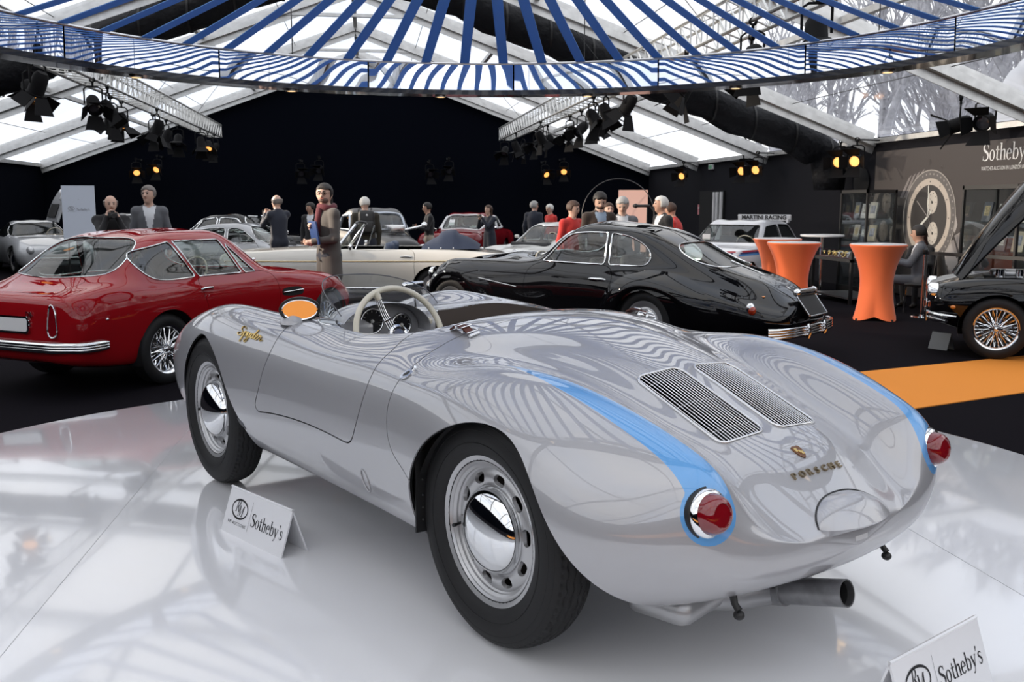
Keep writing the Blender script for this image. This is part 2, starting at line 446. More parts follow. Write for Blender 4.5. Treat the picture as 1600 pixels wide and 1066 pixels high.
# ----------------------------------------------------------------- bare winter trees and air plant outside the clear roof
BARK = mat('grey_bark', (.36, .36, .39), .9, noise=(5, .3))
def tree_mesh(seed, H):
    rnd = random.Random(seed); b = MB()
    def grow(p, d, L, r, lv):
        q = p + d * L * .5 + Vector((rnd.uniform(-1, 1), rnd.uniform(-1, 1), 0)) * L * .05; e = p + d * L
        b.tube([p, q, e], [r, r * .85, r * .65], 5 if lv < 2 else 3, cap=False)
        if lv >= 5: return
        for k in range(3 if lv < 4 else 4):
            t = rnd.uniform(.35, 1.0) if k else 1.0; a = rnd.uniform(0, 2 * pi); s = rnd.uniform(.35, .85) if k else rnd.uniform(.1, .3)
            nd = (d + (Vector((cos(a), sin(a), rnd.uniform(-.1, .5))) * s)).normalized()
            grow(p + (e - p) * t, nd, L * rnd.uniform(.55, .82), r * (.62 if k else .68), lv + 1)
    grow(Vector((0, 0, 0)), Vector((0, 0, 1)), H * .3, H * .02, 0)
    me = bpy.data.meshes.new('bare_branches'); me.from_pydata(b.v, [], b.f); me.update(); me.materials.append(BARK); return me
TM = [tree_mesh(s_, 11) for s_ in (3, 8, 15)]
rnd = random.Random(5); WV, WF, off = [], [], 0
TV = []
for me in TM:
    co = np.empty(len(me.vertices) * 3); me.vertices.foreach_get('co', co); TV.append((co.reshape(-1, 3), [tuple(q.vertices) for q in me.polygons]))
for i in range(34):
    x = rnd.uniform(14.5, 27); y = 7 + i * .98 + rnd.uniform(-.6, .6); V_, F_ = TV[i % 3]; a_ = rnd.uniform(0, 6); s_ = rnd.uniform(.85, 1.2); c_, d_ = cos(a_) * s_, sin(a_) * s_
    WV.append(np.stack([V_[:, 0] * c_ - V_[:, 1] * d_ + x, V_[:, 0] * d_ + V_[:, 1] * c_ + y, V_[:, 2] * s_ * .95], 1)); WF += [tuple(j + off for j in f) for f in F_]; off += len(V_)
for me in TM: bpy.data.meshes.remove(me)
o = raw('winter_woodland', np.vstack(WV), WF, BARK); prop(o, 'tangle of bare grey winter branches outside, seen through the clear roof on the right', 'trees', kind='stuff')
DUCTW = mat('white_duct_fabric', (.75, .76, .80), .6)
b = MB(); pts = [Vector((13.2, 17.6, 0)), Vector((13.2, 17.6, 2.2)), Vector((13.2, 17.6, 3.3)), Vector((13.22, 17.5, 3.95)), Vector((13.5, 16.9, 4.25)), Vector((14.0, 16.0, 4.2)), Vector((15.2, 13.6, 4.0))]
Q = nat_spline(range(len(pts)), np.array([tuple(p) for p in pts]), np.linspace(0, len(pts) - 1, 70)); b.tube([tuple(q) for q in Q], [.62 * (1 - .05 * (i % 6 == 0)) for i in range(70)], 20)
prop(b.build('heating_duct', DUCTW, None, 60), 'fat white ribbed air duct rising outside the clear roof', 'duct')

# ----------------------------------------------------------------- black fabric ducts under the roof
DUCTB = mat('black_duct_fabric', (.005, .0055, .008), .6, bump=(7, .8, .05), spec=.25)
def duct(s, label):
    t = thing('fabric_duct', label, 'duct', (0, 0, 0)); e = TX1 - .55 if s > 0 else TX0 + .55; y = 18.35
    x0 = TXM + s * .40; xs = np.linspace(x0, e, 34); b = MB()
    pts = [(x, y + .06 * sin(i * .8), roof_z(x) - .40 - .05 * sin(pi * (i % 6) / 5)) for i, x in enumerate(xs)]; pts.append((e + .1 * s, y, pts[-1][2] - .45)); pts.append((e + .1 * s, y, pts[-1][2] - .30))
    b.tube(pts, [.33 + .02 * (i % 3) for i in range(len(pts) - 2)] + [.34, .30], 16); b.build('duct_sleeve', DUCTB, t, 180)
    for i in range(0, 34, 3):
        b = MB(); b.tube([Vector(pts[i]) - Vector((.02 * s, 0, 0)), Vector(pts[i]) + Vector((.02 * s, 0, 0))], .372, 16, cap=False); b.build('duct_seam', BLACK, t, 180)
    for i in (2, 12, 22, 31):
        b = MB(); b.tube([(pts[i][0], y, pts[i][2] + .3), (pts[i][0], y, roof_z(pts[i][0]) - .05)], .012, 5); b.build('hanger', BLACK, t)
duct(-1, 'long black fabric air duct hung under the left roof slope'); duct(1, 'long black fabric air duct hung under the right roof slope, bending down at the wall')

# ----------------------------------------------------------------- lighting trusses
TRUSS = mat('truss_alloy', (.70, .70, .68), .35, .8)
def truss(x, z, y0, y1, label):
    t = thing('lighting_truss', label, 'truss', (x, y0, z - .2)); w = .19
    for sx in (-1, 1):
        for sz in (-1, 1):
            b = MB(); b.tube([(sx * w, 0, .2 + sz * w), (sx * w, y1 - y0, .2 + sz * w)], .026, 8); b.build('chord', TRUSS, t)
    b = MB(); n = int((y1 - y0) / .42)
    for i in range(n):
        a, c = i * .42, (i + 1) * .42
        for sx in (-1, 1): b.tube([(sx * w, a, .2 - w), (sx * w, c, .2 + w)], .012, 5); b.tube([(sx * w, c, .2 - w), (sx * w, c, .2 + w)], .012, 5)
        for sz in (-1, 1): b.tube([(-w, a, .2 + sz * w), (w, c, .2 + sz * w)], .012, 5)
    o = b.build('lacing', TRUSS, t); o['kind'] = 'stuff'
    for i in range(0, int(y1 - y0), 5):
        for sx in (-1, 1):
            b = MB(); b.tube([(0, i + .6, .39), (sx * .9, i + .6, roof_z(x + sx * .9) - z + .1)], .006, 4); b.build('suspension_wire', BLACK, t)
truss(4.5, 3.92, 2.0, 31.0, 'square aluminium lighting truss running along the right side of the roof')
truss(-4.6, 3.92, 2.0, 31.0, 'square aluminium lighting truss running along the left side of the roof')
# stage lamps: body, yoke, lens, four barn doors, clamp; aims along local -z
LAMPGLOW = mat('lamp_glow', (1, .6, .25), .4, emit=(1.0, .42, .10), strength=1.4)
LAMPHOT = mat('lamp_hot', (1, .8, .5), .4, emit=(1.0, .62, .26), strength=5.)
LAMPOFF = mat('lamp_lens_off', (.05, .05, .06), .15, coat=1.)
def lamp_proto(lit):
    t = thing('stage_lamp')
    h = thing('lamp_head'); h.parent = t; h.location = (0, 0, -.34)
    b = MB(); b.lathe([(0, .17), (.07, .17), (.10, .12), (.11, .02), (.11, -.13), (.125, -.135), (.125, -.16), (.105, -.16), (.10, -.10)], 16, (0, 0, 1)); b.build('lamp_body', LAMPBLK, h, 40)
    b = MB(); b.lathe([(0, -.115), (.05, -.122), (.10, -.105)], 16, (0, 0, 1)); b.build('lens', (LAMPHOT if lit == 2 else LAMPGLOW) if lit else LAMPOFF, h, 60)
    for k in range(4):
        a = k * pi / 2; d = Vector((cos(a), sin(a), 0)); s = Vector((-sin(a), cos(a), 0)); w0, w1, L = .10, .17 if k % 2 else .13, .24 if k % 2 else .19
        p0 = d * .12 + Vector((0, 0, -.155)); p1 = d * (.12 + L * .62) + Vector((0, 0, -.155 - L * .78)); nn = (p1 - p0).cross(s).normalized() * .004
        P = [p0 - s * w0, p0 + s * w0, p1 + s * w1, p1 - s * w1]; b = MB(); b.add([p + nn for p in P] + [p - nn for p in P], [(0, 1, 2, 3), (7, 6, 5, 4), (0, 4, 5, 1), (1, 5, 6, 2), (2, 6, 7, 3), (3, 7, 4, 0)]); b.build('barn_door', LAMPBLK, h, None)
    b = MB(); b.tube([(-.14, 0, -.34), (-.14, 0, -.10), (-.08, 0, -.06), (.08, 0, -.06), (.14, 0, -.10), (.14, 0, -.34)], .014, 6); b.build('yoke', LAMPBLK, t)
    b = MB(); b.tube([(0, 0, -.06), (0, 0, .03)], .018, 8); b.lathe([(.03, -.025), (.045, -.025), (.045, .025), (.03, .025)], 12, (0, 1, 0), (0, 0, .05)); b.build('clamp', LAMPBLK, t)
    return t
PROTO = [lamp_proto(0), lamp_proto(1), lamp_proto(2)]; first = [True, True, True]
def lamp(loc, aim, lit, label, group=None, hold=None, power=0, target=None):
    o = PROTO[lit] if first[lit] else dup(PROTO[lit]); first[lit] = False
    o.location = loc; d = Vector(aim).normalized(); az = atan2(d.x, -d.y); o.rotation_euler = (0, 0, az)
    el = math.acos(max(-1, min(1, -d.z)))
    for c in o.children:
        if c.name.startswith('lamp_head'): c.rotation_euler = (-el, 0, 0)
    if hold is not None:
        b = MB(); v = Matrix.Rotation(-az, 3, 'Z') @ (Vector(hold) - Vector(loc)); b.tube([(0, 0, .05), v], .018, 8); b.box(v, (.06, .06, .06)); b.build('bracket', BLACK, o)
    if power:
        ld = bpy.data.lights.new('lamp_beam', 'SPOT'); ld.energy = power; ld.color = (1., .86, .70); ld.spot_size = radians(48); ld.spot_blend = .7; ld.shadow_soft_size = .12
        lo = bpy.data.objects.new('lamp_beam', ld); COL.objects.link(lo); lo.parent = o; p = Vector((0, 0, -.34)) + Matrix.Rotation(-az, 3, 'Z') @ (d * .30); lo.location = p
        tv = Matrix.Rotation(-az, 3, 'Z') @ ((Vector(target) if target is not None else Vector(loc) + d * 5) - Vector(loc)) - p; lo.rotation_euler = tv.to_track_quat('-Z', 'Y').to_euler()
    prop(o, label, 'lamp', group); return o
rl = random.Random(21)
ORD = ('nearest', 'second', 'third', 'fourth', 'fifth', 'sixth', 'seventh', 'eighth', 'ninth', 'tenth', 'eleventh', 'twelfth', 'thirteenth', 'fourteenth', 'fifteenth', 'sixteenth', 'farthest')
TG = {3: (6.9, 14.2, .8), 5: (7.6, 13.2, .9), 9: (0., 16.5, .6), 15: (3.6, 21., .6)}
for i in range(1, 17):
    y = 8.6 + i * 1.32 + rl.uniform(-.3, .3); lit = 1 if i in TG else 0; sx = -4.6 + rl.choice((-.19, .19)); aim = (rl.uniform(-.5, 1.), rl.uniform(-.9, .5), -.8)
    lamp((sx, y, 3.66), aim, lit, f'{"orange-glowing" if lit else "unlit black"} barn-door stage lamp on the left truss, {ORD[i]} along it from the camera', 'stage lamps on the left truss', power=2000 if lit else 0, target=TG.get(i))
for i in range(17):
    y = 8.8 + i * 1.32 + rl.uniform(-.3, .3); sx = 4.5 + rl.choice((-.19, .19))
    lamp((sx, y, 3.66), (rl.uniform(-1., .5), rl.uniform(-.9, .5), -.8), 0, f'unlit black barn-door stage lamp on the right truss, {ORD[i]} along it from the camera', 'stage lamps on the right truss')
lamp((4.72, 8.0, 4.10), (-.35, -1, -.18), 2, 'brightly glowing stage lamp on the near end of the right truss')
for i, (x, lit) in enumerate(((-7.2, 1), (-6.55, 1), (-2.1, 0), (-1.5, 0), (2.1, 0), (2.75, 0), (6.0, 1), (6.65, 1))):
    pos = ('left', 'centre left', 'centre right', 'right')[i // 2]; z = 3.05 + .1 * (i % 2)
    lamp((x, 31.9, z), (.25 * (-1) ** i, -1, -.45), lit, f'{"glowing" if lit else "unlit"} stage lamp of the {pos} pair high on the black end wall, {"left" if i % 2 == 0 else "right"} one', hold=(x, 32.62, z + .05))
for i, (x, y, lb) in enumerate(((9.3, 27.3, 'over the corner of the end wall'), (9.3, 22.75, 'above the white hatchback, farther of two'), (9.35, 22.0, 'above the white hatchback, nearer of two'), (9.2, 17.65, 'beside the elbow of the black duct'), (9.3, 17.2, 'under the rafter foot by the poster'))):
    lamp((x, y, 2.86), (-.9, -.9, -.25), 1, 'glowing stage lamp on the right eave ' + lb, hold=(9.84, y, 2.9))
for i, y in enumerate((13.35, 12.75)):
    lamp((8.85, y, 3.22), (-.9, .6 - 1.3 * i, -.35), 0, 'unlit barn-door lamp under the right roof slope over the poster, ' + ('farther' if i == 0 else 'nearer') + ' of two', hold=(8.85, y, roof_z(8.85) - .02))
lamp((-9.2, 24.3, 2.88), (.8, -.9, -.3), 1, 'glowing stage lamp on the left eave', hold=(-10.22, 24.3, 2.9)); lamp((-8.9, 23.7, 2.88), (.9, .2, -.5), 0, 'unlit barn-door lamp beside the glowing one on the left eave', hold=(-10.22, 23.7, 2.9))
# small loudspeakers hung over the trusses
for (x, y, z, lb) in ((-4.5, 22.0, 4.65, 'left'), (4.3, 12.2, 5.0, 'right')):
    t = thing('spot_camera', f'small black cylindrical fixture hung above the {lb} truss', 'lamp', (x, y, z)); b = MB(); b.lathe([(0, -.25), (.09, -.25), (.10, -.1), (.10, .2), (.07, .26), (0, .26)], 14, (1, .3, 0)); b.build('fixture_body', BLACK, t, 40); b = MB(); b.tube([(0, 0, .09), (0, 0, roof_z(x) - z)], .01, 5); b.build('drop_wire', BLACK, t)

# ----------------------------------------------------------------- mirrored ring with blue ribbons
RCX, RCY, RR, RT, RZ0, RZ1, RZH = .71, 5.70, 3.50, 3.4915, 2.765, 3.01, 3.49
ring = thing('mirror_ring', 'suspended mirrored ring with blue ribbons fanning to its centre', 'chandelier', (RCX, RCY, RZ0))
BAND = mat('mirror_film', (.86, .90, .97), .01, 1.)
RIBBON = mat('blue_ribbon', (.22, .42, .76), .7)
_n = RIBBON.node_tree; _t = _n.nodes.new('ShaderNodeBsdfTranslucent'); _t.inputs['Color'].default_value = (.22, .42, .76, 1); _mx = _n.nodes.new('ShaderNodeMixShader'); _mx.inputs['Fac'].default_value = .38
_n.links.new(_n.nodes['Principled BSDF'].outputs[0], _mx.inputs[1]); _n.links.new(_t.outputs[0], _mx.inputs[2]); _n.links.new(_mx.outputs[0], _n.nodes['Material Output'].inputs['Surface'])
NP = 16; A0 = radians(101)
for k in range(NP):
    a0, a1 = A0 + 2 * pi * k / NP + .002, A0 + 2 * pi * (k + 1) / NP - .002; G = []
    for u in np.linspace(0, 1, 25):
        a = a0 + (a1 - a0) * u; row = []
        for v in np.linspace(0, 1, 13):
            w = .00035 * sin(pi * v) * sin(2 * pi * u + k)
            r_ = RR + (RT - RR) * v + w; row.append((r_ * cos(a), r_ * sin(a), (RZ1 - RZ0) * v))
        G.append(row)
    b = MB(); b.grid(G); b.build('mirror_panel', BAND, ring, 180)
    for da in (.5,):
        a = A0 + 2 * pi * (k + da) / NP
        b = MB(); b.lathe([(.055, -.012), (.055, .0), (.0, .0)], 16, (0, 0, 1), ((RR + .10) * cos(a), (RR + .10) * sin(a), -.042)); dl = b.build('downlight', STEEL, ring, 40)
        b = MB(); b.lathe([(0, -.0135), (.038, -.0135)], 16, (0, 0, 1), ((RR + .10) * cos(a), (RR + .10) * sin(a), -.042)); b.build('bulb_face', mat('warm_bulb', (1, .8, .5), .5, emit=(1, .66, .32), strength=1.3), dl)
b = MB(); b.lathe([(RT + .02, RZ1 - RZ0), (RT + .16, RZ1 - RZ0), (RR + .22, -.04), (RR - .006, -.04), (RR - .006, .004)], 160, (0, 0, 1)); b.build('ring_casing', mat('gloss_black', (.012, .012, .014), .12, coat=.5), ring, 30)
b = MB(); b.tube([(RT * cos(a), RT * sin(a), RZ1 - RZ0) for a in np.linspace(0, 2 * pi, 160, False)], .012, 6, closed=True); b.build('top_rail', STEEL, ring, 60)
rp0 = None
for k in range(60):
    a = 2 * pi * (k + .35) / 60; c = ((RT + .64) / 2)
    if rp0 is None:
        b = MB(); b.box((0, 0, 0), (sqrt((RT - .64) ** 2 + (RZH - RZ1) ** 2), .088, .006)); rp0 = b.build('ribbon', RIBBON, ring, None); o = rp0
    else: o = rp0.copy(); COL.objects.link(o)
    o.location = (c * cos(a), c * sin(a), RZ1 - RZ0 + (RZH - RZ1) / 2 + .01); o.rotation_euler = (0, math.atan2(RZH - RZ1, RT - .64), a)
b = MB(); b.tube([(.64 * cos(a), .64 * sin(a), RZH - RZ0) for a in np.linspace(0, 2 * pi, 48, False)], .02, 8, closed=True); b.build('hub_hoop', STEEL, ring, 60)
for k in range(8):
    a = 2 * pi * (k + .5) / 8; x, y = RCX + RT * cos(a), RCY + RT * sin(a); b = MB(); b.tube([(RT * cos(a), RT * sin(a), RZ1 - RZ0), (RT * cos(a), RT * sin(a), roof_z(x) - .05 - RZ0)], .005, 4); b.build('suspension_wire', BLACK, ring)
for k in range(3):
    a = 2 * pi * k / 3; b = MB(); b.tube([(.64 * cos(a), .64 * sin(a), RZH - RZ0), (.64 * cos(a), .64 * sin(a), roof_z(RCX + .64 * cos(a)) - .05 - RZ0)], .006, 4); b.build('suspension_wire', BLACK, ring)
PLINTH = mat('gloss_white_acrylic', (.78, .78, .80), .10, 0., coat=.6, coat_rough=.04)
_pl = MB(); _n = 160; _pl.lathe([(0, .414), (2.985, .414), (3.0, .411), (3.006, .402), (3.006, 0)], _n, (0, 0, 1))
plinth_o = _pl.build('display_plinth', PLINTH, None, 40, loc=(.366, 3.867, 0))
prop(plinth_o, 'round glossy white display plinth carrying the silver roadster', 'plinth')

SEAM = mat('seam_line', (.42, .42, .43), .4)
for k, (a, b) in enumerate((((-1.08, 1.26), (-1.03, 6.46)), ((2.14, 1.48), (2.07, 6.25)))):
    a_, b_ = Vector((a[0] - .366, a[1] - 3.867, .4142)), Vector((b[0] - .366, b[1] - 3.867, .4142)); m_ = MB(); m_.bar(a_, b_, .0022, .0008); m_.build('panel_seam', SEAM, plinth_o, None)
# ----------------------------------------------------------------- silver roadster: body sections (x forward of rear axle, y left, z up)
def hero_sections():
    def P(x, *yz): return [(x, y, z) for y, z in yz]
    S = []
    S.append([(-.776, 0, .385)] * 11)
    S.append([(-.772, 0, .432), (-.771, .10, .430), (-.766, .17, .428), (-.763, .20, .428), (-.760, .225, .423), (-.757, .248, .408), (-.755, .25, .388), (-.753, .235, .365), (-.750, .185, .348), (-.750, .10, .338), (-.752, 0, .335)])
    S.append([(-.735, 0, .478), (-.733, .16, .468), (-.724, .28, .458), (-.718, .36, .490), (-.713, .43, .508), (-.706, .49, .478), (-.70, .50, .42), (-.695, .47, .368), (-.69, .39, .325), (-.695, .23, .302), (-.70, 0, .295)])
    S.append([(-.645, 0, .545), (-.645, .18, .534), (-.645, .315, .522), (-.660, .395, .592), (-.668, .475, .622), (-.656, .560, .583), (-.632, .618, .487), (-.615, .605, .385), (-.60, .53, .305), (-.61, .35, .27), (-.62, 0, .262)])
    S.append([(-.55, 0, .607), (-.55, .18, .600), (-.55, .325, .592), (-.555, .405, .662), (-.56, .49, .690), (-.548, .605, .640), (-.527, .697, .512), (-.515, .685, .385), (-.50, .61, .285), (-.5, .4, .235), (-.5, 0, .23)])
    S.append(P(-.40, (0, .672), (.19, .665), (.335, .65), (.415, .715), (.505, .745), (.645, .692), (.748, .545), (.738, .39), (.665, .265), (.44, .21), (0, .21)))
    S.append(P(-.15, (0, .772), (.19, .764), (.345, .732), (.44, .775), (.54, .800), (.685, .74), (.772, .58), (.757, .40), (.68, .255), (.45, .20), (0, .20)))
    S.append(P(.10, (0, .842), (.20, .832), (.37, .792), (.47, .796), (.575, .810), (.70, .75), (.768, .58), (.752, .40), (.68, .25), (.45, .20), (0, .20)))
    S.append(P(.35, (0, .885), (.20, .876), (.39, .845), (.505, .812), (.60, .79), (.70, .735), (.748, .57), (.735, .40), (.675, .25), (.45, .20), (0, .20)))
    S.append(P(.60, (0, .89), (.20, .884), (.39, .863), (.515, .832), (.605, .795), (.69, .73), (.733, .57), (.722, .40), (.668, .25), (.45, .20), (0, .20)))
    S.append(P(1.0, (0, .835), (.20, .835), (.39, .83), (.52, .812), (.61, .785), (.69, .725), (.73, .57), (.718, .40), (.665, .25), (.45, .20), (0, .20)))
    S.append(P(1.4, (0, .82), (.20, .82), (.38, .815), (.505, .818), (.605, .81), (.698, .735), (.738, .575), (.724, .40), (.667, .25), (.45, .20), (0, .20)))
    S.append(P(1.75, (0, .775), (.20, .775), (.375, .775), (.50, .805), (.605, .825), (.712, .748), (.755, .58), (.74, .40), (.675, .25), (.45, .20), (0, .20)))
    S.append(P(2.1, (0, .71), (.20, .71), (.37, .72), (.495, .785), (.603, .826), (.717, .75), (.765, .58), (.75, .40), (.68, .25), (.45, .20), (0, .20)))
    S.append(P(2.4, (0, .63), (.20, .632), (.365, .65), (.485, .725), (.59, .772), (.705, .705), (.752, .555), (.738, .39), (.67, .25), (.45, .20), (0, .20)))
    S.append(P(2.65, (0, .54), (.20, .545), (.36, .575), (.47, .645), (.565, .692), (.67, .635), (.71, .51), (.695, .37), (.63, .255), (.43, .21), (0, .21)))
    S.append([(2.83, 0, .46), (2.83, .20, .465), (2.825, .34, .49), (2.82, .435, .545), (2.81, .52, .585), (2.80, .60, .54), (2.79, .63, .455), (2.79, .61, .36), (2.79, .55, .27), (2.80, .38, .235), (2.80, 0, .235)])
    S.append([(2.905, 0, .40), (2.905, .16, .40), (2.90, .27, .415), (2.895, .345, .445), (2.89, .40, .465), (2.885, .45, .435), (2.88, .46, .385), (2.88, .44, .335), (2.885, .39, .295), (2.89, .25, .28), (2.895, 0, .28)])
    S.append([(2.925, 0, .345)] * 11)
    return S
# ----------------------------------------------------------------- silver roadster on the plinth
PLZ = .414                                                        # top of the plinth above the carpet
SILVER = mat('silver_paint', (.41, .41, .43), .42, .30, coat=1., coat_rough=.01); SILVER.node_tree.nodes['Principled BSDF'].inputs['Coat IOR'].default_value = 1.75
SKYBLUE = mat('sky_blue_paint', (.12, .36, .72), .35, .1, coat=1., coat_rough=.015)
WHEELSIL = mat('wheel_silver', (.50, .50, .51), .32, .6, coat=.4, coat_rough=.1)
REDLENS = mat('red_lens', (.20, .003, .008), .12, 0., coat=1., coat_rough=.02)
CREAM = mat('cream_bakelite', (.74, .69, .56), .25, coat=.6)
LEATHER = mat('brown_leather', (.10, .022, .012), .5, bump=(90, .3, .002))
GOLD = mat('gold_trim', (.75, .55, .22), .22, 1.)
BRONZE = mat('bronze_trim', (.22, .11, .06), .35, .8)
GAUGE = mat('gauge_face', (.012, .012, .014), .25, coat=.6)
AMBERIN = mat('tan_trim', (.30, .17, .09), .6)
MIRROR = mat('mirror_glass', (.92, .92, .93), .01, 1.)

def on_text(mb, s, org, right, up, size, depth=.003, xs=1., spacing=1., align='CENTER', shear=0., bold=0.):
    """lettering standing on a surface: right/up are unit directions in 3-D"""
    r = Vector(right).normalized(); u = Vector(up).normalized(); n = r.cross(u); o = Vector(org)
    V, F = text_mesh(s, size, depth / 2, align, xs, shear, spacing, bold)
    mb.add([o + r * v.x + u * v.y + n * (v.z + depth / 2) for v in V], F)

def torus(mb, c, axis, R, r, n=48, m=10, a0=0, a1=2 * pi):
    mb.lathe([(R + r * cos(2 * pi * k / m), r * sin(2 * pi * k / m)) for k in range(m + 1)], n, axis, c, a0, a1)

def rrect(x0, x1, y0, y1, r, n=5):
    P = []
    for cx, cy, a in ((x1 - r, y1 - r, 0), (x0 + r, y1 - r, pi / 2), (x0 + r, y0 + r, pi), (x1 - r, y0 + r, 3 * pi / 2)):
        P += [(cx + r * cos(a + pi / 2 * k / n), cy + r * sin(a + pi / 2 * k / n)) for k in range(n + 1)]
    return P

def hero_wheel():
    """steel wheel with ten slots, chrome cap; axle along +y, outer side +y, hub at the origin"""
    w = thing('wheel'); R = .345; rb = .222
    # tyre with zigzag ribs
    prof = [(.205, .050), (.222, .056), (.232, .064), (.252, .073), (.278, .0765), (.304, .074), (.322, .066), (.333, .057)]
    nt_ = 30; tread = [(R - .010 * (abs(t) ** 2.4), t * .054) for t in np.linspace(1, -1, nt_)]
    full = prof + tread + [(r, -y) for r, y in prof[::-1]]; n = 240; V = []; F = []; k = len(full); p0 = len(prof)
    for j in range(n):
        a = 2 * pi * j / n; zig = .0045 * (abs((j % 6) - 3) / 1.5 - 1)
        for i, (r, y) in enumerate(full):
            if p0 <= i < p0 + nt_:
                d = min(abs(y - g - zig) for g in (-.034, -.012, .012, .034))
                r -= .006 * max(0, 1 - d / .0028)
                if abs(y) > .043 and j % 3 == 0: r -= .004
            V.append((r * cos(a), y, r * sin(a)))
    for j in range(n):
        j2 = (j + 1) % n
        for i in range(k - 1): F.append((j * k + i, j2 * k + i, j2 * k + i + 1, j * k + i + 1))
    t = raw('tyre', V, F, RUBBER, w, 40)
    m = MB(); torus(m, (0, .0735, 0), (0, 1, 0), .300, .0016, 96, 6); torus(m, (0, .0745, 0), (0, 1, 0), .262, .0016, 96, 6); torus(m, (0, .0665, 0), (0, 1, 0), .318, .002, 96, 6); m.build('sidewall_rib', RUBBER, t, 60); m = MB()
    for word, a0, size in (('AVON', 2.95, .024), ('TURBOSPEED', 1.45, .019), ('AVON', 2.25, .016), ('SAFETY MARK', .75, .017)):
        L = len(word); adv = size * .72 / .283
        for q, ch in enumerate(word):
            a = a0 - (q - (L - 1) / 2) * adv
            if ch == ' ': continue
            rr = .281; on_text(m, ch, (rr * cos(a), .0745, rr * sin(a)), (sin(a), 0, -cos(a)), (cos(a), 0, sin(a)), size, .0025)
    # text lies on the outer sidewall
    m.build('sidewall_marking', mat('tyre_marking', (.035, .035, .036), .4), t, 30)
    # rim barrel and stepped disc
    m = MB(); m.lathe([(.208, -.06), (.224, -.062), (.222, -.052), (.190, -.045), (.175, -.02), (.176, .02), (.196, .040), (.205, .043), (.2055, .050), (.2155, .054), (.2235, .0565), (.2245, .0525), (.2145, .049)], 72, (0, 1, 0))
    m.lathe([(.2055, .050), (.200, .043), (.194, .0435), (.190, .040), (.1865, .037), (.186, .030), (.184, .0225)], 72, (0, 1, 0))
    m.build('rim', WHEELSIL, w, 40)
    nr, na = 26, 200; rs = np.linspace(.122, .186, nr); V = []; N = []
    def hy(r): return .0225 + .013 * sin(pi * min(1, max(0, (r - .122) / .064)) ** .9)
    for r in rs:
        for j in range(na):
            a = 2 * pi * j / na; V.append((r * cos(a), hy(r), r * sin(a)))
            e = 1e-3; s = (hy(r + e) - hy(r - e)) / (2 * e); nn = np.array([-s * cos(a), 1, -s * sin(a)]); N.append(nn / np.linalg.norm(nn))
    F = [(i * na + j, i * na + (j + 1) % na, (i + 1) * na + (j + 1) % na, (i + 1) * na + j) for i in range(nr - 1) for j in range(na)]
    S = Surf(V, N, F)
    def slots(V):
        a = np.arctan2(V[:, 2], V[:, 0]); r = np.hypot(V[:, 0], V[:, 2]); p = pi / 5
        da = (a + p / 2 + .12) % p - p / 2; return np.hypot(np.maximum(np.abs(da * .156) - .0095, 0), r - .156) - .0155
    _, S = cut(S, slots(S.V)); surf('slotted_disc', lip(S, .012), WHEELSIL, w)
    m = MB(); m.lathe([(.012, -.03), (.10, -.028), (.165, -.02), (.174, -.005)], 40, (0, 1, 0)); m.build('brake_drum', mat('brake_drum', (.05, .035, .028), .6, .4, noise=(14, .5)), w)
    m = MB(); pr = [(.1295, .027), (.1315, .032), (.128, .0365)] + [(.127 * cos(t), .0365 + .056 * sin(t) ** .9) for t in np.linspace(.12, pi / 2, 16)]
    pr[-1] = (0.0, pr[-1][1]); m.lathe(pr, 72, (0, 1, 0)); m.build('hub_cap', CHROME, w, 60)
    m = MB(); a = -.16; d = Vector((cos(a), 0, sin(a))); m.tube([d * .183 + Vector((0, .02, 0)), d * .172 + Vector((0, .05, 0))], .0045, 8); m.tube([d * .172 + Vector((0, .05, 0)), d * .170 + Vector((0, .062, 0))], .006, 8); m.build('valve_stem', BLACK, w)
    return w

HERO = thing('silver_roadster', 'silver open two-seat roadster with blue tail stripes on the round white plinth', 'car', (.911, 2.929, PLZ), radians(118.63))
HS = loft(hero_sections(), 300, 272)
HV0, HN0 = HS.V.copy(), HS.N.copy()
def htop(x, y):
    """point and normal of the upper body skin above (x, y)"""
    d = (HV0[:, 0] - x) ** 2 + (HV0[:, 1] - y) ** 2 + np.where(HN0[:, 2] > .05, 0, 9); i = int(d.argmin()); n = HN0[i]; p = HV0[i]
    z = p[2] - (n[0] * (x - p[0]) + n[1] * (y - p[1])) / n[2]; return Vector((x, y, z)), Vector(n)
def hside(x, z, s=1):
    d = (HV0[:, 0] - x) ** 2 + (HV0[:, 2] - z) ** 2 + np.where(HN0[:, 1] * s > .2, 0, 9); i = int(d.argmin()); n = HN0[i]; p = HV0[i]
    y = p[1] - (n[0] * (x - p[0]) + n[2] * (z - p[2])) / n[1]; return Vector((x, y, z)), Vector(n)
def hback(y, z):
    d = (HV0[:, 1] - y) ** 2 + (HV0[:, 2] - z) ** 2 + np.where(HN0[:, 0] < -.2, 0, 9); i = int(d.argmin()); n = HN0[i]; p = HV0[i]
    x = p[0] - (n[1] * (y - p[1]) + n[2] * (z - p[2])) / n[0]; return Vector((x, y, z)), Vector(n)

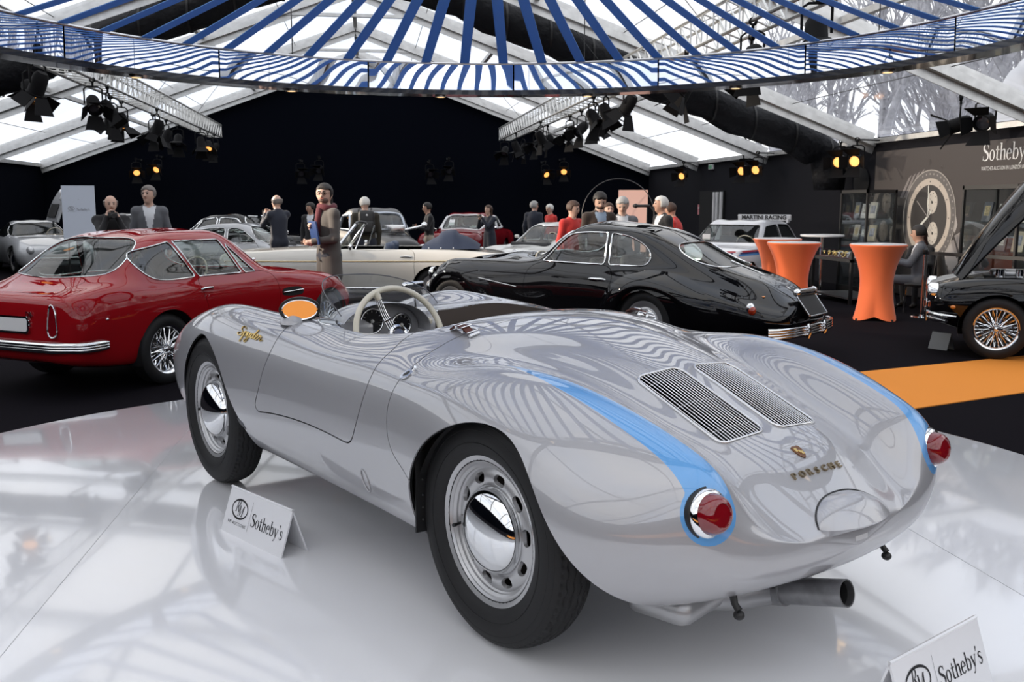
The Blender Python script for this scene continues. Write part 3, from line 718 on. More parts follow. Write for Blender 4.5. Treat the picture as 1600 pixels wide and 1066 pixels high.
ARCH_R = smooth_poly([(.318, .10, 1), (.325, .37), (.300, .455), (.214, .567), (.09, .648), (-.045, .688), (-.186, .676), (-.295, .605), (-.385, .49), (-.455, .385), (-.53, .28), (-.62, .10, 1)], 6)
ARCH_F = smooth_poly([(1.63, .10, 1), (1.685, .30), (1.765, .415), (1.845, .55), (1.934, .637), (2.048, .69), (2.157, .69), (2.28, .60), (2.39, .45), (2.47, .27), (2.50, .10, 1)], 6)
COCKPIT = smooth_poly([(1.45, .06), (1.425, .22), (1.37, .42), (1.22, .515), (1.04, .538), (.834, .527), (.70, .503), (.625, .435), (.60, .30), (.592, 0), (.60, -.30), (.625, -.43), (.70, -.485), (.834, -.50), (1.04, -.508), (1.30, -.497), (1.55, -.462), (1.69, -.38), (1.735, -.22), (1.70, -.07), (1.57, .015)], 6)
def unroll(V): return np.stack([V[:, 0], V[:, 2] + np.maximum(0, .62 - np.abs(V[:, 1]))], 1)
DOOR = smooth_poly([(1.43, 1.06, 1), (1.425, .86), (1.407, .79), (1.405, .713), (1.437, .633), (1.496, .52), (1.530, .462), (1.515, .444), (1.47, .446), (1.113, .472), (.80, .466), (.745, .466), (.715, .478), (.685, .517), (.645, .601), (.62, .69), (.618, .761), (.641, .842), (.668, .936), (.685, 1.06, 1)], 6)
CLAM = [tuple(p) for p in smooth_poly([(.295, .05, 1), (.303, .431), (.377, .486), (.43, .537), (.448, .595), (.453, .645), (.436, .718), (.426, .762), (.443, .805), (.463, .924), (.466, 1.012), (.466, 1.2), (.466, 1.75, 1), (-1.5, 1.75, 1), (-1.5, .05, 1)], 6)]
STRIPE = smooth_poly([(.13, .535, 1), (-.117, .567), (-.29, .569), (-.44, .562), (-.546, .554), (-.66, .553), (-.80, .56, 1), (-.80, .425, 1), (-.68, .430), (-.60, .452), (-.45, .472), (-.25, .50), (-.05, .525)], 6)
def f_arch(poly):
    return lambda V, N: np.where(np.abs(V[:, 1]) > .42, poly_sdf(V[:, [0, 2]], poly), 1.)
def f_cock(V, N): return np.where((V[:, 2] > .55) & (N[:, 2] > 0), poly_sdf(V[:, :2], COCKPIT), 1.)
def f_door(V, N): return np.where((V[:, 1] > .3) & (V[:, 0] > .4) & (V[:, 0] < 1.8), poly_sdf(unroll(V), DOOR), 1.)
def f_doorr(V, N): return np.where((V[:, 1] < -.3) & (V[:, 0] > .4) & (V[:, 0] < 1.8), poly_sdf(unroll(V), DOOR), 1.)
def f_clam(V, N): return poly_sdf(unroll(V), CLAM)
def f_stripe(V, N):
    Q = np.stack([V[:, 0], np.abs(V[:, 1])], 1); a = np.where((V[:, 2] > .545) & (V[:, 0] < .3), poly_sdf(Q, STRIPE), 1.)
    b = np.linalg.norm(np.stack([V[:, 0] + .685, np.abs(V[:, 1]) - .503, V[:, 2] - .549], 1), axis=1) - .078
    return np.minimum(a, b)
GR = [(-.478, -.135, .028, .218), (-.478, -.135, -.218, -.028)]
GP = [rrect(*g, .032) for g in GR]
def f_grille(i): return lambda V, N: np.where((N[:, 2] > .2) & (V[:, 2] > .5), poly_sdf(V[:, :2], GP[i]), 1.)

# cut openings
_, HS = cut(HS, f_arch(ARCH_R)(HS.V, HS.N)); _, HS = cut(HS, f_arch(ARCH_F)(HS.V, HS.N)); _, HS = cut(HS, f_cock(HS.V, HS.N))
for i in (0, 1): _, HS = cut(HS, f_grille(i)(HS.V, HS.N))
inner = Surf(HS.V - HS.N * .013, HS.N, HS.F); surf('gap_shade_shell', inner, MATT, HERO)  # matt black copy of the skin, put in to darken the panel gaps
door_l, HS = gapcut(HS, f_door, .0028); door_r, HS = gapcut(HS, f_doorr, .0028)
clam, front = gapcut(HS, f_clam, .0022)
stripe, clam = cut(clam, f_stripe(clam.V, clam.N))
surf('front_bodywork', lip(front, .005), SILVER, HERO)
od = surf('door', lip(door_l, .004), SILVER, HERO); surf('door', lip(door_r, .004), SILVER, HERO)
rear = surf('rear_bodywork', lip(clam, .005, lambda v: abs(v[1]) > .57 or v[0] > 0 or (v[2] > .6 and abs(v[1]) < .3)), SILVER, HERO)
L_, R_ = cut(stripe, stripe.V[:, 1])
for S_ in (L_, R_): prop(surf('tail_stripe', S_, SKYBLUE, rear), 'sky blue stripe running down the rear wing to the tail lamp')

# wheel wells
def well(poly, x0, x1, name):
    for s in (1, -1):
        m = MB(); c = np.array([(x0 + x1) / 2, .36]); P = [c + (np.array(p) - c) * 1.03 for p in poly]
        P = [p for p in P if p[1] > (.36 if x0 < 0 else .30)]
        m.grid([[(p[0], s * y, p[1]) for y in (.70, .66, .5, .34)] for p in P]); k = len(P)
        m.add([(p[0], s * .34, p[1]) for p in P], [tuple(range(k))])
        m.build(name, MATT, HERO, None)
well(ARCH_R, -.45, .32, 'wheel_well'); well(ARCH_F, 1.68, 2.45, 'wheel_well')
m = MB(); m.box((.318, .64, .39), (.006, .15, .26)); [m.ball((.314, .69, z), .004, 6, 4) for z in (.30, .34, .38, .43)]; m.build('mud_flap', BLACK, HERO)

w0 = hero_wheel(); w0.parent = HERO
for i, (x, y, rz) in enumerate(((0, .612, 0), (2.10, .664, 0), (0, -.612, pi), (2.10, -.664, pi))):
    w = w0 if i == 0 else dup(w0, HERO)
    w.location = (x, y, .345); w.rotation_euler = (0, (.4, 1.1, 2.0, 2.9)[i] * 0, rz)
for x_ in (0, 2.1):
    m = MB(); m.tube([(x_, -.6, .345), (x_, .6, .345)], .03, 10); m.build('axle', BLACK, HERO)

# engine lid grilles
for i, g in enumerate(GR):
    gr = MB(); P = [htop(x, y)[0] + htop(x, y)[1] * .002 for x, y in GP[i]]; gr.tube(P, .0045, 8, closed=True)
    go = gr.build('engine_grille', mat('polished_alloy', (.78, .78, .78), .2, 1.), HERO, 60)
    n = 14
    for k in range(n):
        y = g[2] + .012 + (g[3] - g[2] - .024) * k / (n - 1); e = .012 if k in (0, n - 1) else .003
        s = MB(); xs = np.linspace(g[0] + e, g[1] - e, 7); s.tube([htop(x, y)[0] - Vector((0, 0, .001)) for x in xs], .0019, 6); s.build('grille_slat', MATS['polished_alloy'], go, 60)
    for x in (g[0] + .055, (g[0] + g[1]) / 2 + .01, g[1] - .045):
        s = MB(); s.tube([htop(x, y)[0] - Vector((0, 0, .005)) for y in np.linspace(g[2] + .003, g[3] - .003, 6)], .0015, 6); s.build('cross_wire', MATS['polished_alloy'], go, 60)
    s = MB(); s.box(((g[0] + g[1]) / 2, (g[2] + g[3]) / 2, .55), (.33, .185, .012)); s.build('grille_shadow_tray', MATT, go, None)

# tail lamps
for s in (1, -1):
    ax = Vector((-1, .05 * s, .16)).normalized(); o = Vector((-.672, .503 * s, .547))
    m = MB(); m.lathe([(.030, -.03), (.0655, -.02), (.0655, .008), (.060, .011)], 40, ax, o); tl = m.build('tail_lamp', BLACK, HERO)
    m = MB(); m.lathe([(.061, .004), (.0615, .012), (.058, .020), (.0505, .0235), (.049, .020)], 40, ax, o); m.build('chrome_bezel', CHROME, tl, 60)
    m = MB(); m.lathe([(.050, .020), (.0485, .034), (.044, .047), (.036, .056), (.030, .058), (.0285, .055), (.016, .0565), (0., .057)], 40, ax, o); m.build('red_lens', REDLENS, tl, 50)
# number plate lamp cover
m = MB(); G = []; LO = []
for b_ in np.linspace(-1, 1, 29):
    y = .155 * b_; w = max(0, 1 - abs(b_) ** 2.4); za = .452 + .058 * w ** .7; p0 = hback(y, za)[0]; xo = hback(y, .455)[0].x - .050 * w ** .6; row = []
    for a in np.linspace(0, 1, 9):
        row.append((p0.x + (xo - p0.x) * a ** .8, y, za + (.452 - za) * a ** 1.5 + .012 * w * sin(pi * a)))
    G.append(row); LO.append([row[-1], (xo + .004, y, .446), (hback(y, .430)[0].x + .004, y, .428)])
m.grid(G); m.grid(LO)
lc = m.build('plate_lamp_cover', SILVER, HERO, 40)
m = MB(); m.tube([g[0] for g in G], .0032, 6); m.build('gasket', BLACK, lc)
p, n = hback(-.005, .405); m = MB(); M = Matrix.Translation(p) @ frame(n).to_4x4(); m.prism(rrect(-.028, .028, -.007, .007, .002), M, 0, .0012); m.build('paper_tag', mat('tag_grey', (.55, .55, .56), .6), HERO, None)
# badges
p, n = htop(-.573, 0); u = Vector((1, 0, 0)) - n * n.x; u.normalize(); r = Vector((0, -1, 0)); M4 = Matrix.Translation(p) @ Matrix((r, u, n)).transposed().to_4x4()
sh = [(-.017, .021), (-.010, .024), (0, .022), (.010, .024), (.017, .021), (.018, .004), (.014, -.010), (.007, -.019), (0, -.024), (-.007, -.019), (-.014, -.010), (-.018, .004)]
m = MB(); m.prism(sh, M4, 0, .003); cr = m.build('crest_badge', BRONZE, HERO)
m = MB(); m.prism(rrect(-.013, -.002, .002, .016, .002), M4, .003, .0042); m.prism(rrect(.002, .013, -.010, .002, .002), M4, .003, .0042); m.prism(rrect(-.004, .004, -.005, .006, .001), M4, .003, .005); m.build('crest_relief', GOLD, cr)
m = MB(); p0 = None
word = 'PORSCHE'
for q, ch in enumerate(word):
    y = .100 - .200 * q / 6; p, n = htop(-.632 + .004 * 0, y); u = Vector((1, 0, 0)) - n * n.x; on_text(m, ch, p, (0, -1, 0), u, .028, .006, 1.1, bold=.0006)
m.build('maker_lettering', mat('badge_alloy', (.30, .24, .16), .25, 1.), HERO, 40)
# gold script on the front wing: one flowing stroke per letter group
scr = {'S': [(.62, .78), (.42, .98), (.15, .88), (.18, .62), (.48, .42), (.46, .12), (.12, .02), (-.06, .2), (.2, .30), (.62, .2)],
       'p': [(.6, .2), (.8, .55), (.72, .1), (.56, -.5), (.62, -.45), (.82, .4), (1.02, .52), (1.08, .25), (.86, .08), (1.1, .16)],
       'y': [(1.1, .16), (1.22, .55), (1.24, .15), (1.4, .1), (1.56, .55), (1.45, -.1), (1.2, -.5), (1.12, -.3), (1.5, .05), (1.7, .3)],
       'd': [(2.02, .5), (1.82, .5), (1.74, .2), (1.9, .06), (2.04, .4), (2.22, 1.05), (2.1, .35), (2.14, .06), (2.3, .2)],
       'e': [(2.3, .2), (2.5, .35), (2.5, .55), (2.36, .5), (2.36, .15), (2.52, .06), (2.74, .3)],
       'r': [(2.74, .3), (2.82, .58), (2.84, .42), (3.0, .46), (2.94, .14), (3.06, .06), (3.25, .2)]}
m = MB()
for ch, pts in scr.items():
    Q = nat_spline(range(len(pts)), np.array(pts), np.linspace(0, len(pts) - 1, len(pts) * 5)); L = []
    for a, b in Q:
        p, n = hside(1.735 - .225 * a / 3.25, .746 + .036 * (b - .35) - .006 * a / 3.25); L.append(p + n * .003)
    m.tube(L, .0030, 6)
m.build('gold_script', GOLD, HERO, 60)
# latch, vents and jack covers on the flank
p, n = hside(.409, .752); M4 = Matrix.Translation(p) @ frame(n, (-.5, 0, 1)).to_4x4()
m = MB(); m.prism([(.019 * cos(a), .030 * sin(a)) for a in np.linspace(0, 2 * pi, 24, False)], M4, 0, .004); lt = m.build('lid_latch', CHROME, HERO, 40)
m = MB(); m.prism([(.007 * cos(a), -.004 + .014 * sin(a)) for a in np.linspace(0, 2 * pi, 16, False)], M4, .004, .005); m.build('key_slot', BLACK, lt)
m = MB(); m.tube([M4 @ Vector((0, .02, .004)), M4 @ Vector((.002, .034, .010))], .005, 8); m.build('catch', CHROME, lt)
p, n = hside(.644, .352); M4 = Matrix.Translation(p) @ frame(n, (.35, 0, 1)).to_4x4()
m = MB(); P = [M4 @ Vector((.020 * cos(a), .040 * sin(a), .0015)) for a in np.linspace(0, 2 * pi, 28, False)]; m.tube(P, .0028, 6, closed=True); m.build('jack_cover', SILVER, HERO, 60)
p, n = hside(1.715, .352); M4 = Matrix.Translation(p) @ frame(n, (0, 0, 1)).to_4x4()
m = MB(); m.prism([(-.030, .022), (-.022, -.004), (.030, -.022), (.012, .006)], M4, 0, .002); m.build('brake_vent', mat('vent_mesh', (.10, .10, .11), .5, .5), HERO)
# leather straps and buckles
for s in (1, -1):
    p, n = htop(.49, .415 * s); d = Vector((-1, 0, 0)) - n * -n.x; d.normalize(); e = n.cross(d)
    M4 = Matrix.Translation(p) @ Matrix((d, e, n)).transposed().to_4x4(); m = MB()
    for x0, x1, h0, h1 in ((-.055, -.03, 0, .014), (-.03, .02, .014, .018), (.02, .05, .018, .003)):
        A = [M4 @ Vector((x, y, z)) for x, z in ((x0, h0), (x1, h1)) for y in (-.014, .014)]; B = [M4 @ Vector((x, y, z + .006)) for x, z in ((x0, h0), (x1, h1)) for y in (-.014, .014)]
        m.add(A + B, [(0, 1, 3, 2), (4, 6, 7, 5), (0, 4, 5, 1), (2, 3, 7, 6), (0, 2, 6, 4), (1, 5, 7, 3)])
    st = m.build('leather_strap', LEATHER, HERO, None)
    m = MB(); 
    for cx, hh in ((.012, .024), (.045, .012)):
        m.tube([M4 @ Vector((cx + .016 * a, .021 * b, hh)) for a, b in ((-1, -1), (1, -1), (1, 1), (-1, 1))], .0032, 6, closed=True)
    m.tube([M4 @ Vector((.07, y, .004)) for y in (-.02, .02)], .006, 8); m.build('buckle', CHROME, st, 60)

# cockpit tub
_b = [(x, y) for x, y in COCKPIT]; m = MB(); k = len(_b)
P0 = [htop(x, y)[0] for x, y in _b]
m.grid([[tuple(p) for p in P0] + [tuple(P0[0])], [(p.x, p.y, p.z - .03) for p in P0] + [(P0[0].x, P0[0].y, P0[0].z - .03)], [(1.0 + (p.x - 1.0) * .99, p.y * .97, .45) for p in P0] + [(1.0 + (P0[0].x - 1.0) * .99, P0[0].y * .97, .45)], [(1.0 + (p.x - 1.0) * .97, p.y * .93, .235) for p in P0] + [(1.0 + (P0[0].x - 1.0) * .97, P0[0].y * .93, .235)]])
m.add([(1.0 + (p.x - 1.0) * .97, p.y * .93, .236) for p in P0], [tuple(range(k))])
m.build('cockpit_tub', mat('cockpit_brown_grey', (.10, .078, .066), .5, .1), HERO, 30)
for s in (1, -1):
    m = MB(); m.box((.86, .26 * s, .34), (.40, .38, .12), bev=.04); m.box((.665, .26 * s, .50), (.10, .38, .42), Matrix.Rotation(-.22, 3, 'Y'), bev=.045)
    m.box((.86, (.26 + .19) * s, .38), (.36, .05, .14), bev=.02); m.box((.86, (.26 - .19) * s, .38), (.36, .05, .14), bev=.02)
    m.build('bucket_seat', mat('seat_cloth', (.05, .055, .07), .8), HERO, 50)
# dashboard
m = MB(); G = []
for y in np.linspace(-.03, .49, 17):
    zt = htop(1.395 - .12 * (abs(y) / .49) ** 3, y)[0].z - .004; x0 = 1.400 - .13 * (abs(y) / .49) ** 3
    G.append([(x0, y, zt), (x0 - .03, y, zt - .004), (x0 - .045, y, zt - .03), (x0 - .045, y, zt - .12), (x0 - .02, y, zt - .20)])
m.grid(G); db = m.build('dashboard', SILVER, HERO, 50)
m = MB(); G = []
for a in np.linspace(-.12, pi + .12, 25):
    cy, cz, ry, rz_ = .27, .765, .215, .118
    G.append([(x, cy + ry * f * cos(a), cz + rz_ * f * sin(a)) for x, f in ((1.44, .90), (1.38, .97), (1.26, 1.0), (1.252, .985), (1.26, .95), (1.33, .93))])
m.grid(G); m.add([(1.335, .27 + .215 * .93 * cos(a), .765 + .118 * .93 * sin(a)) for a in np.linspace(-.3, pi + .3, 25)], [tuple(range(25))])
m.build('instrument_hood', SILVER, db, 50)
for y, z, r in ((.300, .800, .052), (.160, .775, .046), (.425, .785, .034)):
    m = MB(); m.lathe([(0, .004), (r * .92, .004)], 28, (-1, 0, 0), (1.33, y, z)); g = m.build('gauge', GAUGE, db)
    m = MB(); torus(m, (1.325, y, z), (1, 0, 0), r, .005, 32, 8); m.build('gauge_bezel', CHROME, g, 60)
    m = MB(); m.bar((1.322, y, z), (1.322, y + r * .5, z - r * .5), .003, .002); m.ball((1.322, y, z), .008, 8, 6)
    for t in range(9):
        a = -.6 + t * .53; m.bar((1.3235, y + r * .72 * cos(a), z + r * .72 * sin(a)), (1.3235, y + r * .86 * cos(a), z + r * .86 * sin(a)), .003, .001)
    m.build('gauge_needle', mat('dial_white', (.7, .7, .68), .5), g, None)
for y_ in (.02,):
    m = MB(); m.lathe([(0, .035), (.012, .032), (.014, .02), (.008, .0)], 16, (-1, 0, 0), (1.35, y_, .78)); m.build('switch_knob', CREAM, db, 60)
# steering wheel
ax = Vector((-.92, 0, .38)).normalized(); sw_o = Vector((1.10, .298, .770)); sw = thing('steering_wheel'); sw.parent = HERO
m = MB(); torus(m, sw_o, ax, .193, .0125, 64, 12); m.build('wheel_rim', CREAM, sw, 180)
M3 = frame(ax); hub = sw_o - ax * .03
m = MB(); m.lathe([(.0, .030), (.022, .028), (.026, .022)], 24, ax, hub); m.build('horn_button', mat('navy_enamel', (.02, .03, .08), .2, coat=1), sw, 60)
m = MB(); m.lathe([(.026, .024), (.034, .028), (.044, .022), (.046, .008), (.03, -.01), (.022, -.12)], 32, ax, hub); m.build('hub_ring', CHROME, sw, 50)
upv = (Vector((0, 0, 1)) - ax * ax.z).normalized(); rv = Vector((0, -1, 0))
for a in (radians(112), radians(232), radians(352)):
    sp = MB(); d = rv * cos(a) + upv * sin(a); t = ax.cross(d)
    for k in (-1.5, -.5, .5, 1.5): sp.tube([hub + d * .035 + t * k * .011, hub + d * .10 + t * k * .0085 + ax * .004, sw_o + d * .186 + t * k * .007], .0026, 6)
    sp.bar(hub + d * .075 - t * .017 + ax * .003, hub + d * .075 + t * .017 + ax * .003, .007, .007)
    so = sp.build('wire_spoke', CHROME, sw, 60)
    sp = MB(); sp.tube([sw_o + d * .160, sw_o + d * .192], [.012, .017], 10); sp.build('spoke_boot', CREAM, so, 60)
m = MB(); m.tube([hub, (1.42, .298, .66)], .018, 12); m.build('steering_column', BLACK, sw)
# wraparound driver screen
m = MB(); G = []; GE = []
for t in np.linspace(0, 1, 33):
    a = radians(200) * t - radians(28); y = .262 - .285 * -cos(a) * 1.0; x = 1.285 + .205 * max(-.6, sin(a)) ; x = 1.285 + .205 * sin(a)
    p, _n = htop(min(x, 1.52), max(-.55, min(.56, y))); hgt = .185 * max(0., sin(pi * min(1, max(0, (t + .02) / 1.04)))) ** .55
    lean = -.16 * hgt
    G.append([(x + lean * f * sin(a), y + lean * f * cos(a) * .8, p.z - .004 + hgt * f) for f in (0, .35, .7, 1)]); GE.append(G[-1][-1])
m.grid(G); ws = m.build('windscreen', CLEAR, HERO, 180)
m = MB(); m.tube(GE, .0022, 6); m.build('screen_edge', mat('screen_edge', (.10, .10, .11), .2, coat=.5), ws, 60)
m = MB(); b = [Vector(g[0]) + Vector((0, 0, .002)) for g in G]; m.tube(b[2:], .005, 6); m.build('base_rail', CHROME, ws, 60)
# inside and outside mirrors
m = MB(); m.tube([htop(1.47, .0)[0], (1.45, .02, .90)], .006, 8); mi = m.build('inside_mirror', CHROME, HERO, 60)
m = MB(); m.box((1.44, .03, .925), (.022, .13, .042), Matrix.Rotation(.25, 3, 'Z'), bev=.010); m.build('mirror_shell', CHROME, mi, 50)
mx = Vector((1.40, .588, .862)); max_ = Vector((-.90, .43, -.045)).normalized(); Mm = Matrix.Translation(mx) @ frame(max_).to_4x4()
def oval(a, b, n=36): return [(a * cos(t), b * sin(t)) for t in np.linspace(0, 2 * pi, n, False)]
om = thing('wing_mirror'); om.parent = HERO
m = MB(); rows = []
for a, b, h in ((.020, .012, -.075), (.05, .032, -.068), (.072, .044, -.045), (.082, .051, -.015), (.083, .052, .004), (.078, .047, .006), (.070, .040, .003)):
    rows.append([tuple(Mm @ Vector((p[0], p[1], h))) for p in oval(a, b)] + [tuple(Mm @ Vector((a, 0, h)))])
m.grid(rows); m.build('mirror_housing', BLACK, om, 60)
m = MB(); m.tube([Mm @ Vector((p[0], p[1], .005)) for p in oval(.0705, .0405)], .003, 6, closed=True); m.build('mirror_rim', CHROME, om, 60)
m = MB(); m.prism(oval(.070, .040), Mm, .001, .004); m.build('mirror_face', MIRROR, om, None)
m = MB(); p, n = htop(1.44, .60); m.lathe([(.055, -.01), (.05, .012), (.032, .028), (.026, .04)], 24, (0, 0, 1), p + Vector((0, 0, -.002))); m.build('mirror_stalk', SILVER, om, 60)
# exhaust, tow hooks and undertray
EXM = mat('exhaust_metal', (.30, .30, .31), .4, .9, noise=(20, .2)); e0, e1 = Vector((-.52, .045, .182)), Vector((-.765, .030, .252)); d = (e1 - e0).normalized()
m = MB(); m.lathe([(.0375, 0), (.0375, .2545)], 28, d, e0); m.lathe([(.0335, .10), (.0335, .2545)], 28, d, e0); m.lathe([(.0335, .2545), (.0375, .2545)], 28, d, e0); eo = m.build('exhaust_pipe', EXM, HERO, 50)
m = MB(); m.lathe([(0, .14), (.0335, .14), (.0332, .235)], 28, d, e0); m.build('pipe_mouth', MATT, eo)
m = MB(); m.tube([(-.47, .30, .215), (-.50, .18, .195), e0 + Vector((.0, 0, 0)), e0 + d * .06], .043, 14); m.box((-.44, .30, .225), (.20, .34, .085), .2, bev=.035); m.build('silencer', mat('silencer_metal', (.42, .42, .43), .4, .8), HERO, 50)
for s in (1, -1):
    m = MB(); m.tube([(-.63, .341 * s, .30), (-.64, .341 * s, .262), (-.655, .341 * s, .248)], [.012, .009, .010], 10); m.ball((-.655, .341 * s, .236), (.015, .015, .013), 12, 8); m.build('tow_hook', BLACK, HERO, 60)
# ----------------------------------------------------------------- other cars: one lofted shell each, cut into panels, glass and openings
def expand(st, caps=(.07, .08), zc=.55):
    """station rows (x, z0, (y2,z2), (y4,z4), (y6,z6), (y8,z8)), tail to nose -> half sections for loft"""
    out = []
    for x, z0, p2, p4, p6, p8 in st:
        y2, z2 = p2; y4, z4 = p4; y6, z6 = p6; y8, z8 = p8
        k3 = ((y2 + y4) / 2 + .25 * abs(y4 - y2) * (.35 if z2 - z4 > .15 else .0), (z2 + z4) / 2 + (.0 if z2 - z4 > .15 else .008))
        k5 = (y4 + .66 * (y6 - y4), z4 + .36 * (z6 - z4)); k7 = (y6 * .72 + y8 * .28, z6 * .42 + z8 * .58)
        out.append([(x, y, z) for y, z in ((0, z0), (y2 * .55, z0 * .74 + z2 * .26), p2, k3, p4, k5, p6, k7, p8, (y8 * .55, z8 - .03), (0, z8 - .03))])
    def cap(sec, dx):
        s = np.array(sec, float); c = s.mean(0); c[1] = 0; c[2] = (s[0, 2] + s[-1, 2]) / 2; r = []
        for f, d in ((.93, .42), (.72, .8), (0., 1.)):
            q = c + (s - c) * f; q[:, 0] = s[:, 0] * f + c[0] * (1 - f) + dx * d; r.append(q.tolist())
        return r
    return cap(out[0], -caps[0])[::-1] + out + cap(out[-1], caps[1])

def loops(S):
    nx = {a: b for a, b in boundary(S)}; res = []
    while nx:
        a = next(iter(nx)); L = [a]; b = nx.pop(a)
        while b != a and b in nx: L.append(b); b = nx.pop(b)
        if len(L) > 4: res.append(L)
    return res

def trim_of(name, S, r, m, parent, off=.002):
    for L in loops(S):
        b = MB(); P = [Vector(S.V[i] + S.N[i] * off) for i in L]; st = max(1, len(P) // 70); b.tube(P[::st], r, 6, closed=True); b.build(name, m, parent, 60)

def arch_poly(x, r, z):
    return [(x + r * cos(a), z + r * sin(a)) for a in np.linspace(pi, 0, 25)] + [(x + r, -.3), (x - r, -.3)]

def wheel_proto(kind, r, w=.16):
    """axle along +y, outer side +y"""
    t = thing('wheel'); rr = r * .66
    b = MB(); b.lathe([(rr, w * .42), (rr + .02, w * .48), (r * .83, w * .52), (r * .95, w * .44), (r, w * .34), (r, -w * .34), (r * .95, -w * .44), (r * .83, -w * .52), (rr, -w * .42)], 48, (0, 1, 0)); b.build('tyre', RUBBER, t, 40)
    if kind == 'wire':
        b = MB(); b.lathe([(rr - .005, -w * .40), (rr - .02, -w * .2), (rr - .022, w * .2), (rr - .012, w * .36), (rr + .004, w * .44), (rr + .012, w * .46), (rr + .008, w * .40)], 48, (0, 1, 0)); b.build('rim', CHROME, t, 50)
        b = MB(); n = 30
        for k in range(n):
            a = 2 * pi * k / n; s = (-1) ** k
            b.tube([(.035 * cos(a), w * .32, .035 * sin(a)), ((rr - .012) * cos(a + .34 * s), w * .16, (rr - .012) * sin(a + .34 * s))], .0042, 4, cap=False)
            b.tube([(.05 * cos(a), -w * .05, .05 * sin(a)), ((rr - .016) * cos(a - .3 * s), w * .26, (rr - .016) * sin(a - .3 * s))], .0042, 4, cap=False)
        o = b.build('wire_spokes', CHROME, t); o['kind'] = 'stuff'
        b = MB(); b.lathe([(.0, w * .60), (.022, w * .58), (.03, w * .46), (.05, w * .34), (.058, w * .0), (.05, -w * .3)], 20, (0, 1, 0)); b.box((0, w * .52, 0), (.13, .012, .022)); b.build('knock_off_hub', CHROME, t, 40)
        b = MB(); b.lathe([(.0, -w * .32), (rr * .96, -w * .30)], 24, (0, 1, 0)); b.build('brake_drum', BLACK, t)
    else:
        b = MB(); b.lathe([(rr + .006, w * .40), (rr + .008, w * .46), (rr - .012, w * .44), (rr - .035, w * .30), (rr * .72, w * .26), (rr * .62, w * .34), (.0, w * .34)], 40, (0, 1, 0)); b.build('rim', kind if not isinstance(kind, str) else WHEELSIL, t, 40)
        b = MB(); b.lathe([(rr * .66, w * .33), (rr * .60, w * .42), (rr * .35, w * .52), (0, w * .55)], 32, (0, 1, 0)); b.build('hub_cap', CHROME, t, 60)
    return t
WP = {}
def put_wheels(root, kind, r, w, pos):
    key = (kind if isinstance(kind, str) else kind.name, r, w)
    for x, y in pos:
        if key not in WP: WP[key] = wheel_proto(kind, r, w); o = WP[key]; o.parent = root
        else: o = dup(WP[key], root)
        o.location = (x, y, r); o.rotation_euler = (0, 0, 0 if y > 0 else pi)

class Carq:
    """surface queries on an uncut shell"""
    def __init__(s, S): s.V, s.N = S.V, S.N
    def side(s, x, z, sg=1):
        d = (s.V[:, 0] - x) ** 2 + (s.V[:, 2] - z) ** 2 + np.where(s.N[:, 1] * sg > .2, 0, 9); i = int(d.argmin()); n, p = s.N[i], s.V[i]
        return Vector((x, p[1] - (n[0] * (x - p[0]) + n[2] * (z - p[2])) / n[1], z)), Vector(n)
    def top(s, x, y):
        d = (s.V[:, 0] - x) ** 2 + (s.V[:, 1] - y) ** 2 + np.where(s.N[:, 2] > .05, 0, 9); i = int(d.argmin()); n, p = s.N[i], s.V[i]
        return Vector((x, y, p[2] - (n[0] * (x - p[0]) + n[1] * (y - p[1])) / n[2])), Vector(n)
    def end(s, y, z, sg):
        d = (s.V[:, 1] - y) ** 2 + (s.V[:, 2] - z) ** 2 + np.where(s.N[:, 0] * sg > .2, 0, 9); i = int(d.argmin()); n, p = s.N[i], s.V[i]
        return Vector((p[0] - (n[1] * (y - p[1]) + n[2] * (z - p[2])) / n[0], y, z)), Vector(n)

